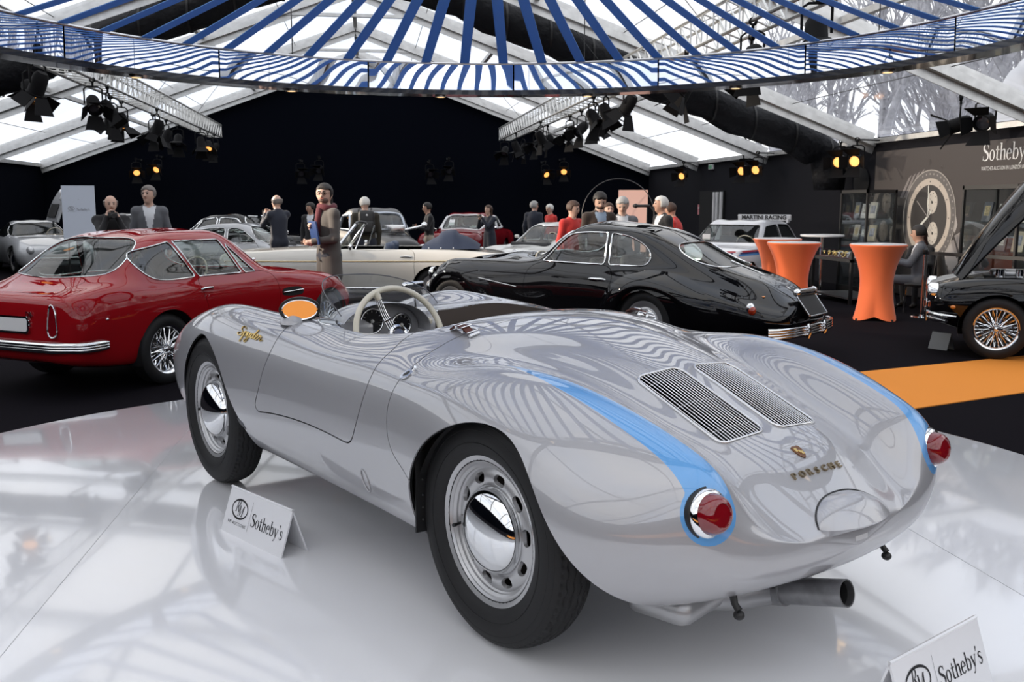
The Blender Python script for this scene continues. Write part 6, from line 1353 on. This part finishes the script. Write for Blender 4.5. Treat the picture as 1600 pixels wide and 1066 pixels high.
g, d = person('young man in black jacket and beige trousers looking at his phone', (1.42, 22.05), 188, 1.70, BLK_C, BEIGE_C, H_BLK, 0, SKIN, lh=(.30, .05, 1.20), rh=(.30, -.05, 1.20), look=(0, 12)); held('mobile_phone', 'phone in the hands of the young man in beige trousers', 'phone', g, phone_parts(), (d['lh'].x + .07, 0, d['lh'].z + .02))
g, d = person('long-haired woman in dark dress holding up a phone before the dark red car', (2.93, 22.8), 215, 1.64, NAVY_C, NAVY_C, H_BRN, .22, SKINP, lh=(.30, .04, 1.45), rh=(.28, -.08, 1.42), coat=.30, build=.9); held('mobile_phone', 'phone held up by the long-haired woman', 'phone', g, phone_parts(), (d['lh'].x + .05, 0, d['lh'].z + .05))
person('grey-haired man in dark suit facing away near the white sports car', (4.15, 23.6), 60, 1.74, NAVY_C, NAVY_C, H_GRY, 0, SKINP, look=(-40, 0))
person('white-haired woman in bright red jacket near the white sports car', (4.62, 23.75), 205, 1.66, RED_C, NAVY_C, H_WHT, .05, SKINP, look=(0, 15), build=.95)
person('man in red polo shirt beyond the black coupe', (3.20, 14.75), -60, 1.72, RED_C, DK_C, H_BRN, 0, SKINP, look=(20, 15))
person('bearded man in dark brown jacket looking down over the black coupe', (3.42, 13.84), -82, 1.85, BRN_C, DK_C, H_BLK, 0, SKINP, look=(-10, 30), shirt=BLUE_C, beard=hairm('beard', (.03, .018, .012)), res=.016, build=1.05)
person('grey-haired man in grey suit and dark tie looking down', (3.86, 14.15), -95, 1.78, GREY_C, GREY_C, H_GRY, 0, SKINP, look=(-15, 28), shirt=WHT_C, res=.016)
person('young man behind the bearded man and the grey suit', (3.98, 15.5), -85, 1.69, DK_C, DK_C, H_BRN, 0, SKINP)
person('white-haired man in black suit turned to the left beside the pink board', (4.62, 14.5), 192, 1.79, BLK_C, BLK_C, H_WHT, 0, SKIN, look=(-12, 0), shirt=WHT_C, res=.016)
person('man in red and white shirt behind the white-haired man in black', (5.12, 15.2), 150, 1.70, RED_C, DK_C, H_BRN, 0, SKIN, look=(0, 25), lean=.15)
# ----------------------------------------------------------------- serif lettering drawn with a broad pen
def stroke(pts, wid, n=5, closed=False):
    P = np.array(pts, float); k = len(P)
    if k > 2:
        q = np.linspace(0, k - 1, (k - 1) * n + 1); W_ = np.interp(q, range(k), wid if hasattr(wid, '__len__') else [wid] * k); P = nat_spline(range(k), P, q)
    else: W_ = np.array(wid if hasattr(wid, '__len__') else [wid] * k, float)
    T = np.gradient(P, axis=0); T /= np.linalg.norm(T, axis=1)[:, None] + 1e-9; Nn = np.stack([-T[:, 1], T[:, 0]], 1) * W_[:, None] / 2
    a, b = P + Nn, P - Nn; return [np.array([b[i], b[i + 1], a[i + 1], a[i]]) for i in range(len(P) - 1)]
def ring2(cx, cy, rx, ry, tx, ty, a0=0, a1=2 * pi, n=28):
    A = np.linspace(a0, a1, n + 1); o = np.stack([cx + rx * np.cos(A), cy + ry * np.sin(A)], 1); i = np.stack([cx + (rx - tx) * np.cos(A), cy + (ry - ty) * np.sin(A)], 1)
    return [np.array([i[k], o[k], o[k + 1], i[k + 1]]) for k in range(n)]
def bx2(x0, x1, y0, y1): return [np.array([(x0, y0), (x1, y0), (x1, y1), (x0, y1)], float)]
SER = {'S': (.60, stroke([(.50, .80), (.40, .94), (.26, .97), (.10, .85), (.12, .66), (.30, .53), (.47, .38), (.47, .14), (.28, .02), (.12, .05), (.04, .22)], [.03, .05, .07, .11, .14, .15, .14, .11, .07, .05, .03]) + bx2(.475, .51, .72, .97) + bx2(.03, .065, .02, .28)),
       'o': (.56, ring2(.27, .31, .25, .33, .11, .045)), 't': (.38, stroke([(.17, .84), (.17, .30), (.18, .10), (.26, .04), (.36, .08)], [.06, .11, .11, .08, .03]) + bx2(.03, .34, .58, .64)),
       'h': (.60, bx2(.09, .20, 0, 1.0) + bx2(.02, .27, 0, .035) + bx2(.02, .12, .965, 1.0) + stroke([(.18, .44), (.27, .58), (.38, .60), (.46, .50), (.47, .0)], [.03, .06, .09, .11, .11]) + bx2(.36, .58, 0, .035)),
       'e': (.51, ring2(.26, .31, .24, .33, .11, .045, .12, 5.6) + bx2(.10, .47, .33, .375)), 'b': (.60, bx2(.08, .19, .0, 1.0) + bx2(.01, .11, .965, 1.) + ring2(.32, .31, .24, .33, .11, .045, -2.5, 2.5)),
       'y': (.56, stroke([(.08, .63), (.30, .04)], [.12, .10]) + stroke([(.48, .63), (.28, .02), (.18, -.22), (.06, -.24)], [.04, .05, .05, .08]) + bx2(.0, .2, .61, .64) + bx2(.38, .55, .61, .64)),
       "'": (.20, stroke([(.12, 1.0), (.08, .74)], [.11, .03])), 's': (.44, stroke([(.36, .52), (.28, .61), (.16, .62), (.07, .52), (.12, .40), (.27, .31), (.35, .18), (.27, .04), (.14, .01), (.04, .14)], [.03, .04, .06, .09, .11, .11, .1, .07, .05, .03])),
       'R': (.66, bx2(.10, .19, 0, 1.) + bx2(.02, .28, 0, .035) + ring2(.26, .74, .25, .26, .10, .04, -1.7, 1.7) + stroke([(.28, .48), (.60, .02)], [.11, .10]) + bx2(.05, .24, .965, 1.)),
       'M': (.90, bx2(.12, .16, 0, 1.) + bx2(.70, .82, 0, 1.) + stroke([(.13, 1.), (.42, .08)], [.12, .09]) + stroke([(.42, .08), (.72, 1.)], [.04, .05]) + bx2(.03, .26, 0, .035) + bx2(.62, .90, 0, .035) + bx2(.04, .2, .965, 1.) + bx2(.68, .88, .965, 1.))}
def serif(mb, txt, M, size, h0=0., h1=.001, shear=0., space=0.):
    x = 0.
    for ch in txt:
        adv, polys = SER[ch]
        for q in polys:
            P = [((x + p[0] + shear * p[1]) * size, p[1] * size) for p in q]
            mb.add([M @ Vector((a, b, h1)) for a, b in P], [(0, 1, 2, 3)])
        x += adv + space
    return x * size
INK = mat('black_ink', (.012, .012, .015), .5); CARD = mat('white_card', (.78, .78, .80), .22, coat=.4, coat_rough=.08)
def logo(mb, M, cx, cy, s, h=.0012):
    """oval emblem with two interlocked serif letters, rule and wordmark"""
    for q in ring2(0, 0, .17, .115, .014, .022, n=40): mb.add([M @ Vector((cx + p[0] * s, cy + p[1] * s, h)) for p in q], [(0, 1, 2, 3)])
    serif(mb, 'R', M @ Matrix.Translation((cx - .095 * s, cy - .035 * s, 0)), .135 * s, 0, h, .2); serif(mb, 'M', M @ Matrix.Translation((cx - .035 * s, cy - .075 * s, 0)), .12 * s, 0, h, .2)
    V, F = text_mesh('RM AUCTIONS', .052 * s, 0, 'CENTER', .92, 0, 1.25); mb.add([M @ Vector((cx + v.x, cy - .165 * s + v.y, h)) for v in V], F)
    mb.add([M @ Vector((cx + a * s, cy + b * s, h)) for a, b in ((.235, -.20), (.238, -.20), (.238, .13), (.235, .13))], [(0, 1, 2, 3)])
    serif(mb, "Sotheby's", M @ Matrix.Translation((cx + .275 * s, cy - .125 * s, 0)), .145 * s, 0, h)
def tent_card(label, A, B, h, depth, name='sign_card', z=PLZ, print_=True, cardm=None, scale=.56):
    """folded card; A -> B is the ridge seen left to right from the printed side"""
    A, B = Vector((*A, z)), Vector((*B, z)); r = (B - A).normalized(); L = (B - A).length; out = Vector((r.y, -r.x, 0)); t = thing(name, label, 'sign', ((A + B) / 2))
    o = (A + B) / 2; up = Vector((0, 0, h)) - out * depth; sl = up.normalized(); th = .006
    for s_, nm in ((1, 'front_panel'), (-1, 'back_panel')):
        sl_ = (Vector((0, 0, h)) - out * depth * s_).normalized(); n = r.cross(sl_) * s_ if s_ > 0 else (-r).cross(sl_); n.normalize(); H = sqrt(h * h + depth * depth); base = out * depth * s_
        b = MB(); P = [base - r * L / 2, base + r * L / 2, base + r * L / 2 + sl_ * H, base - r * L / 2 + sl_ * H]; b.add([p for p in P] + [p - n * th for p in P], [(0, 1, 2, 3), (7, 6, 5, 4), (0, 4, 5, 1), (1, 5, 6, 2), (2, 6, 7, 3), (3, 7, 4, 0)] if s_ > 0 else [(1, 0, 3, 2), (4, 5, 6, 7), (0, 1, 5, 4), (1, 2, 6, 5), (2, 3, 7, 6), (3, 0, 4, 7)])
        po = b.build(nm, cardm or CARD, t, None)
        if s_ > 0 and print_:
            M = Matrix.Translation(base + sl_ * H / 2) @ Matrix((r, sl_, n)).transposed().to_4x4(); b = MB(); logo(b, M, -L * .275, H * .07, L / .44 * scale * .62); b.build('card_print', INK, po, None)
    return t
tent_card('white folded auction card on the plinth beside the front wheel', (-.555, 3.785), (-.292, 3.428), .172, .058, scale=.56)
tent_card('white folded auction card on the plinth at the tail, lower right corner', (1.246, 2.017), (1.624, 2.228), .172, .058, scale=.56)
tent_card('small dark folded card on the carpet before the wire-wheeled black car', (6.72, 10.02), (6.62, 10.24), .20, .075, z=0, print_=False, cardm=mat('grey_slate_card', (.12, .13, .14), .4))

# ----------------------------------------------------------------- orange bar tables
ORFAB = mat('orange_stretch_fabric', (.90, .17, .045), .75, sheen=.3)
def bar_table(label, x, y, rz):
    t = thing('bar_table', label, 'table', (x, y, 0), rz, 'orange bar tables'); G = []
    for k in range(73):
        a = 2 * pi * k / 72; f = abs(cos(2 * a)) ** 1.3; row = []
        for v in np.linspace(0, 1, 24):
            z0 = .0 + .06 * (1 - f); z = z0 + (1.085 - z0) * v; w = v; rb = .270 + .085 * f
            r = .232 + (rb - .232) * max(0, 1 - w / .50) ** 1.7 + (.402 - .232) * max(0, (w - .42) / .58) ** 2.2; row.append((r * cos(a), r * sin(a), z))
        row += [(.405 * cos(a), .405 * sin(a), 1.097), (.40 * cos(a), .40 * sin(a), 1.105), (0, 0, 1.105)]; G.append(row)
    b = MB(); b.grid(G); b.build('stretch_cover', ORFAB, t, 180)
    b = MB(); b.lathe([(0, 1.115), (.385, 1.115), (.392, 1.106)], 40, (0, 0, 1)); b.build('table_top', mat('pale_laminate', (.62, .62, .63), .3), t, 40)
    for k in range(4): b = MB(); a = k * pi / 2; b.lathe([(.03, 0), (.03, .02), (.015, .03)], 10, (0, 0, 1), (.33 * cos(a), .33 * sin(a), 0)); b.build('foot', BLACK, t)
bar_table('orange fabric-covered bar table standing alone beside the seated man', 7.42, 12.95, .25); bar_table('orange bar table, nearer of the two beside the white hatchback', 6.50, 13.80, .6); bar_table('orange bar table, farther of the two beside the white hatchback', 6.93, 15.35, .1)
rl = random.Random(4)
for i, (x, y) in enumerate(((7.35, 12.85), (7.55, 13.05), (6.45, 13.75), (6.95, 15.3))):
    b = MB(); b.box((0, 0, .002), (.21, .15, .003)); o = b.build('leaflet', WHITE, None, None, (x, y, 1.1155), (0, 0, rl.uniform(0, 3))); prop(o, ('white leaflet on the lone orange table, left one', 'white leaflet on the lone orange table, right one', 'white leaflet on the nearer orange table', 'white leaflet on the farther orange table')[i], 'leaflet')
# plain chrome bar table by the wall
t = thing('pedestal_table', 'white-topped chrome pedestal table by the grey wall', 'table', (8.50, 16.85, 0)); b = MB(); b.lathe([(0, 1.12), (.40, 1.12), (.405, 1.10), (.40, 1.085), (0, 1.085)], 40, (0, 0, 1)); b.build('table_top', WHITE, t, 40); b = MB(); b.tube([(0, 0, .02), (0, 0, 1.09)], .035, 14); b.build('pedestal', CHROME, t); b = MB(); b.lathe([(0, .05), (.04, .05), (.22, .018), (.225, 0)], 32, (0, 0, 1)); b.build('base', CHROME, t, 40)

# ----------------------------------------------------------------- barrier posts and belt
POST = [(8.28, 13.12), (8.85, 11.0)]
for i, (x, y) in enumerate(POST):
    t = thing('barrier_post', 'chrome barrier post ' + ('beside the seated man' if i == 0 else 'by the poster wall'), 'post', (x, y, 0)); b = MB(); b.lathe([(0, .035), (.05, .035), (.165, .02), (.17, 0)], 32, (0, 0, 1)); b.build('base', CHROME, t, 40); b = MB(); b.tube([(0, 0, .03), (0, 0, .95)], .028, 16); b.build('pole', CHROME, t); b = MB(); b.lathe([(0, 1.02), (.034, 1.015), (.036, .95), (.028, .94)], 16, (0, 0, 1)); b.build('head', BLACK, t, 40)
b = MB(); b.bar((POST[0][0], POST[0][1], .965), (POST[1][0], POST[1][1], .965), .004, .05, up=(0, 0, 1)); M_ = None
prop(b.build('barrier_belt', BLACK, None, None), 'black retractable belt strung between the barrier posts', 'belt')

# ----------------------------------------------------------------- watch poster on the right wall
POSTER = mat('poster_brown_grey', (.075, .064, .061), .7); px = TX1 + .04
b = MB(); b.box((px, 13.7, 1.36), (.05, 7.4, 2.66)); poster = prop(b.build('wall_poster', POSTER, None, None), 'large brown-grey watch auction poster on the right wall', 'poster')
PM = Matrix.Translation((px - .026, 15.53, 1.45)) @ Matrix(((0, 0, -1), (-1, 0, 0), (0, 1, 0))).to_4x4()
def pr(nm, col, polys, h, rough=.6):
    b = MB()
    for q in polys: k = len(q); b.add([PM @ Vector((p[0], p[1], h)) for p in q], [tuple(range(k))])
    return b.build(nm, mat('print_' + nm, tuple(min(.8, c * 1.7) for c in col), rough), poster, None)
def disc2(cx, cy, r, n=40, ry=None): return [[(cx + r * cos(a), cy + (ry or r) * sin(a)) for a in np.linspace(0, 2 * pi, n, False)]]
links = []
for k in range(5):
    for c in range(3):
        o = (.55 + .20 * k, -.55 - .27 * k + .04 * c); w = .20
        links.append([(o[0] + .17 * c - .1, o[1] + .10 * c - .02), (o[0] + .17 * c + .06, o[1] + .09 * c + .07), (o[0] + .17 * c + .20, o[1] + .09 * c - .17), (o[0] + .17 * c + .04, o[1] + .10 * c - .25)])
pr('bracelet', (.20, .18, .17), links, .002); pr('bracelet_upper', (.15, .135, .13), [[(-.30 - .13 * c, .80 - .03 * c), (-.20 - .13 * c, .86 - .03 * c), (-.36 - .13 * c - .1, .36), (-.46 - .13 * c - .1, .36)] for c in range(4)], .002)
pr('lug', (.26, .24, .23), [[(.50, .62), (.62, .50), (.86, -.1), (.80, -.25), (.55, .1)], [(.45, -.62), (.72, -.42), (.95, -.75), (.80, -.95)]], .003)
pr('bezel', (.085, .078, .075), disc2(0, 0, .80, 56, .84), .004); pr('bezel_edge', (.26, .24, .22), [np.array(q) for q in ring2(0, 0, .80, .84, .018, .018, n=56)], .005)
pr('numerals', (.22, .20, .19), [[((.715 + .03 * c) * cos(a + d), (.75 + .03 * c) * sin(a + d)) for c, d in ((0, -.02), (1, -.02), (1, .02), (0, .02))] for a in np.linspace(-1.9, 1.9, 26) for _ in (0,)], .0055)
pr('chapter_ring', (.33, .29, .25), disc2(0, 0, .66, 56, .69), .006); pr('dial', (.030, .027, .026), disc2(0, 0, .55, 56, .575), .007)
pr('tick', (.05, .045, .04), [[(.60 * cos(a) - .012, .63 * sin(a) - .012), (.60 * cos(a) + .012, .63 * sin(a) - .012), (.60 * cos(a) + .012, .63 * sin(a) + .012), (.60 * cos(a) - .012, .63 * sin(a) + .012)] for a in np.linspace(0, 2 * pi, 12, False)], .008)
subs = ((.10, .27), (.16, -.27), (-.22, -.34))
pr('sub_dial', (.36, .33, .29), [d for c in subs for d in disc2(c[0], c[1], .155, 36, .20)], .008)
pr('sub_mark', (.03, .027, .025), [[(c[0] + .115 * cos(a) - .009, c[1] + .15 * sin(a) - .009), (c[0] + .115 * cos(a) + .009, c[1] + .15 * sin(a) - .009), (c[0] + .115 * cos(a) + .009, c[1] + .15 * sin(a) + .009), (c[0] + .115 * cos(a) - .009, c[1] + .15 * sin(a) + .009)] for c in subs for a in np.linspace(0, 2 * pi, 9, False)] + [d for c in subs for d in disc2(c[0], c[1], .025, 12)] + [[(c[0], c[1] - .008), (c[0], c[1] + .008), (c[0] - .11, c[1] + .10)] for c in subs], .009)
pr('hand', (.50, .47, .43), [[(-.008, 0), (.012, 0), (-.03, .56), (-.05, .56)], [(-.01, .04), (.03, .02), (-.26, -.20), (-.29, -.16)], [(0, -.02), (.02, .02), (.09, .10), (.06, .12)]], .010)
pr('sweep_hand', (.22, .20, .19), [[(0, 0), (.01, .012), (-.36, .30), (-.37, .285)], [(0, 0), (.01, -.01), (.16, -.20), (.15, -.21)]], .0105)
for k, (u, v, c) in enumerate(((-.05, .97, '11'), (.30, .86, '12'), (.55, .62, '13'))):
    b = MB(); V, F = text_mesh(('II', '0', 'C')[k], .13, 0); b.add([PM @ Vector((u + w.x, v + w.y, .003)) for w in V], F); b.build('faint_numeral', mat('print_faint', (.085, .075, .072), .6), poster, None)
b = MB(); T = PM @ Matrix.Translation((1.40, .925, 0)); serif(b, "Sotheby's", T, .265, 0, .003); b.build('headline', mat('print_white', (.80, .80, .80), .5), poster, None)
b = MB(); V, F = text_mesh('WATCHES AUCTION IN LONDON 8 MAY', .088, 0, 'LEFT', .70); b.add([PM @ Vector((1.385 + w.x, .80 + w.y, .003)) for w in V], F); b.build('subline', MATS['print_white'], poster, None)

# ----------------------------------------------------------------- glass showcases
CASEGL = film('showcase_glass', (.90, .93, .94), .90, .08, .01)
def showcase(label, x, y, w, d, h, booklbl):
    """w along y, d along x, open black frame with glass and shelves"""
    t = thing('showcase', label, 'showcase', (x, y, 0)); e = .022
    for sx in (-1, 1):
        for sy in (-1, 1): b = MB(); b.box((sx * d / 2, sy * w / 2, h / 2), (.04, .04, h)); b.build('corner_post', BLACK, t, None)
    for z in (.08, h - .03):
        b = MB(); b.box((0, 0, z), (d + .04, w + .04, .06 if z > 1 else .16)); b.build('frame_plate', BLACK, t, None)
    for sx in (-1, 1): b = MB(); b.box((sx * d / 2, 0, h / 2 + .04), (.006, w - .04, h - .2)); b.build('glass_pane', CASEGL, t, None)
    for sy in (-1, 1): b = MB(); b.box((0, sy * w / 2, h / 2 + .04), (d - .04, .006, h - .2)); b.build('glass_pane', CASEGL, t, None)
    zs = (.55, 1.0, 1.42)
    for z in zs: b = MB(); b.box((0, 0, z), (d - .03, w - .05, .012)); b.build('glass_shelf', film('shelf_glass', (.80, .88, .88), .7, .15, .12), t, None)
    cols = ((.55, .53, .48), (.10, .11, .13), (.45, .40, .30), (.16, .17, .20), (.62, .62, .62)); k = 0
    for zi, z in enumerate(zs[1:]):
        for j in range(3):
            b = MB(); hh = .30 - .03 * (j % 2); b.box((0, 0, hh / 2), (.025, .20, hh), bev=.003); o = b.build('cover_board', mat('book_cover_%d' % (k % 5), cols[k % 5], .4), None, 30); bk = thing('book', f'{booklbl}, {"upper" if zi else "middle"} shelf, {("left", "centre", "right")[j]}', 'book', (x - d * .12, y + w * (.30 - .30 * j), z + .008)); o.parent = bk; bk.rotation_euler = (0, .18, .1 * j)
            b = MB(); b.box((.016, 0, hh / 2), (.010, .19, hh - .01)); b.build('page_block', WHITE, bk, None); b = MB(); b.box((-.0135, 0, hh * .55), (.002, .12, hh * .5)); b.build('cover_picture', mat('picture_%d' % (k % 3), ((.50, .42, .25), (.55, .55, .52), (.20, .22, .28))[k % 3], .4, noise=(25, .7)), bk, None); k += 1
    return t
showcase('tall black-framed glass showcase with books beside the watch print', 9.28, 16.65, .95, .55, 1.95, 'illustrated book propped in the showcase beside the watch print')
showcase('tall black-framed glass showcase at the right edge behind the raised bonnet', 9.30, 12.75, 1.25, .55, 1.97, 'illustrated book propped in the right-hand showcase')
# glass-topped display table with watches
t = thing('display_table', 'low black display table of watches under glass between the orange tables', 'table', (8.42, 15.55, 0)); W_, D_ = 1.4, .75
for sx in (-1, 1):
    for sy in (-1, 1): b = MB(); b.box((sx * D_ / 2, sy * W_ / 2, .45), (.05, .05, .90)); b.build('leg', BLACK, t, None)
b = MB(); b.box((0, 0, .74), (D_ + .05, W_ + .05, .05)); b.build('tray', BLACK, t, None); b = MB(); b.box((0, 0, .905), (D_ + .05, W_ + .05, .012)); b.build('glass_top', CASEGL, t, None); b = MB(); b.box((0, 0, .10), (D_, W_, .03)); b.build('lower_rail', STEEL, t, None)
b = MB(); b.box((-.1, 0, .772), (.5, 1.25, .012)); b.build('velvet_pad', cloth('burgundy', (.05, .006, .010)), t, None)
rw = random.Random(9); w0_ = [None, None]
def watch(k):
    t = thing('wristwatch'); mt = GOLD if k else STEEL; b = MB(); b.lathe([(0, .012), (.018, .012), (.022, .006), (.022, 0)], 16, (0, 0, 1), (0, 0, .055)); b.build('watch_case', mt, t, 40); b = MB(); b.lathe([(0, .0125), (.016, .0125)], 16, (0, 0, 1), (0, 0, .055)); b.build('watch_dial', mat('dial_%d' % k, ((.02, .02, .03), (.7, .68, .6))[k], .3), t); b = MB(); b.tube([(0, .034 * cos(a), .032 + .032 * sin(a)) for a in np.linspace(0, 2 * pi, 20, False)], .007, 6, closed=True); b.build('watch_strap', mt, t, 60); return t
for i in range(26):
    k = i % 2 if i < 18 else 1
    if w0_[k] is None: w0_[k] = watch(k); o = w0_[k]
    else: o = dup(w0_[k])
    o.location = (8.17 + .13 * (i % 3) + rw.uniform(-.02, .02), 14.96 + .046 * i, .778); o.rotation_euler = (0, 0, rw.uniform(-.5, .5)); o.scale = (1.25,) * 3; prop(o, ('steel' if k == 0 else 'gold') + ' wristwatch lying in the glass display table', 'watch', ('steel' if k == 0 else 'gold') + ' watches in the display table')

# ----------------------------------------------------------------- seated pair and their chairs
def chair(label, x, y, rz, cm):
    t = thing('chair', label, 'chair', (x, y, 0), rz); b = MB(); b.box((0, 0, .44), (.44, .44, .05), bev=.02); b.build('seat', cm, t, 50); b = MB(); b.box((-.21, 0, .70), (.04, .42, .40), Matrix.Rotation(-.1, 3, 'Y'), bev=.018); b.build('backrest', cm, t, 50)
    for sx in (-1, 1):
        for sy in (-1, 1): b = MB(); b.tube([(.19 * sx, .19 * sy, .42), (.21 * sx, .20 * sy, 0)], .012, 8); b.build('leg', CHROME, t)
    for sy in (-1, 1): b = MB(); b.tube([(-.19, .19 * sy, .42), (-.235, .19 * sy, .88)], .011, 8); b.build('back_stile', CHROME, t)
    return t
chair('black chrome-legged chair under the seated man in grey', 8.62, 13.78, radians(150), BLACK); chair('dark chair under the curly-haired woman', 8.62, 15.95 - 1.9, radians(-90), BLACK) if False else None
person('seated man in grey suit and brown shoes with his back to the poster', (8.62, 13.80), 150, 1.78, GREY_C, GREY_C, H_BLK, 0, SKIN, lh=(.38, .10, .78), rh=(.36, -.06, .80), seated=True, shirt=WHT_C, look=(-10, 8), res=.016)
chair('dark chair under the curly-haired woman', 9.15, 14.62, radians(215), BLACK)
person('seated woman with long dark curly hair', (9.15, 14.62), 215, 1.66, BLK_C, BLK_C, hairm('auburn', (.030, .010, .008)), .20, SKINP, lh=(.36, .12, .76), rh=(.36, -.12, .76), seated=True, look=(-20, 10), build=.9)
COATB = cloth('brown_overcoat', (.032, .022, .015)); b = MB(); G = []
for u in np.linspace(0, 1, 17):
    a = -1.25 + 2.5 * u; row = []
    for v in np.linspace(0, 1, 10): r = .26 + .10 * v + .02 * sin(9 * u + 3 * v) * v; row.append((-.05 - r * cos(a) * (.55 + .3 * v), r * sin(a), .93 - .80 * v - .03 * abs(sin(7 * u))))
    G.append(row)
b.grid(G); ob = b.build('draped_coat', COATB, None, 180, (8.72, 13.70, 0), (0, 0, radians(150))); md = ob.modifiers.new('thickness', 'SOLIDIFY'); md.thickness = .02; md.offset = -1
prop(ob, 'brown overcoat draped over the back of the seated man\'s chair', 'coat')

# ----------------------------------------------------------------- boards, hoop boom, doorway, wall signs
def board(name, label, x, y, rz, w, h, z0, m_, txt=False):
    t = thing(name, label, 'sign', (x, y, 0), rz); tl = Matrix.Rotation(-.10, 3, 'X'); b = MB(); b.box((0, 0, z0 + h / 2), (w, .03, h), tl); pn = b.build('panel', m_, t, None)
    for s_ in (-1, 1): b = MB(); b.tube([(w * .4 * s_, .12, 0), (w * .35 * s_, .02, z0 + h * .6)], .018, 8); b.build('leg', BLACK, t)
    b = MB(); b.tube([(0, .55, 0), (0, .03, z0 + h * .75)], .018, 8); b.build('rear_strut', BLACK, t)
    if txt:
        M = Matrix.Translation(Vector((0, 0, z0 + h / 2)) + tl @ Vector((0, -.017, 0))) @ (tl @ Matrix(((1, 0, 0), (0, 0, -1), (0, 1, 0)))).to_4x4(); b = MB(); logo(b, M, -.16, .10, .42); b.build('board_print', mat('grey_ink', (.12, .12, .14), .5), pn, None)
board('sign_board', 'white upright sign board beside the raised gullwing door', -6.55, 23.2, radians(12), .70, 1.25, .86, mat('pale_blue_white_board', (.55, .60, .70), .5), True)
board('sign_board', 'pink upright sign board behind the white-haired man in black', 4.70, 16.5, radians(-16), .52, 1.10, .84, mat('pink_board', (.72, .45, .38), .5), False)
t = thing('hoop_light', 'thin black hoop and boom arm standing before the pink board', 'lamp', (4.28, 15.95, 0), radians(-10)); b = MB(); b.tube([(.62 * cos(a), 0, 1.50 + .62 * sin(a)) for a in np.linspace(-.5, pi + .5, 40)], .008, 6); b.build('hoop', mat('hoop_black', (.05, .05, .055), .4), t, 60); b = MB(); b.tube([(.50, 0, 0), (.50, 0, 1.66)], .012, 8); b.build('stand', BLACK, t); b = MB(); b.box((.40, 0, 1.66), (.30, .05, .05), bev=.015); b.ball((.30, 0, 1.66), .04, 10, 6); b.tube([(.55, 0, 1.66), (.60, 0, 1.58)], .012, 6); b.build('boom_head', BLACK, t, 50); b = MB(); b.lathe([(0, .03), (.2, .02), (.21, 0)], 24, (0, 0, 1), (.50, 0, 0)); b.build('base', BLACK, t, 40)
dr = thing('door_1', 'dark doorway with half-open white glazed door in the right wall', None, (9.86, 26.3, 0), 0, None, 'structure'); b = MB(); b.box((-.03, 0, 1.03), (.05, 1.9, 2.06)); b.build('dark_opening', MATT, dr, None)
for y_ in (-.86, -.55, -.30): b = MB(); b.box((-.08, y_, 1.02), (.05, .10, 2.0)); b.build('white_frame', WHITE, dr, None)
b = MB(); b.box((-.075, -.70, .60), (.02, .22, .95)); b.build('lower_panel', WHITE, dr, None); b = MB(); b.box((-.075, -.70, 1.55), (.012, .22, .85)); b.build('door_pane', mat('frosted_pane', (.22, .22, .22), .2, noise=(8, .5)), dr, None)
b = MB(); b.box((0, 0, 0), (.012, .20, .30)); o = b.build('safety_notice', mat('pink_notice', (.62, .25, .27), .5), None, None, (9.855, 27.42, 1.52)); prop(o, 'small red and white safety notice beside the doorway', 'sign')
b = MB(); b.box((-.008, 0, .05), (.004, .14, .04)); b.build('notice_band', WHITE, o, None)
t = thing('exit_sign', 'small green and white exit light above the doorway', 'sign', (9.82, 26.4, 2.68)); b = MB(); b.box((0, 0, .06), (.06, .32, .14), bev=.01); b.build('housing', WHITE, t, 40); b = MB(); b.box((-.032, 0, .06), (.004, .26, .10)); b.build('green_face', mat('green_face', (.12, .35, .20), .4), t, None)
b = MB(); b.lathe([(0, .02), (.27, .02), (.30, .0)], 36, (-1, 0, 0), (9.83, 17.95, 2.12)); prop(b.build('vent_opening', MATT, None, 40), 'round black vent in the wall beside the poster', 'vent')
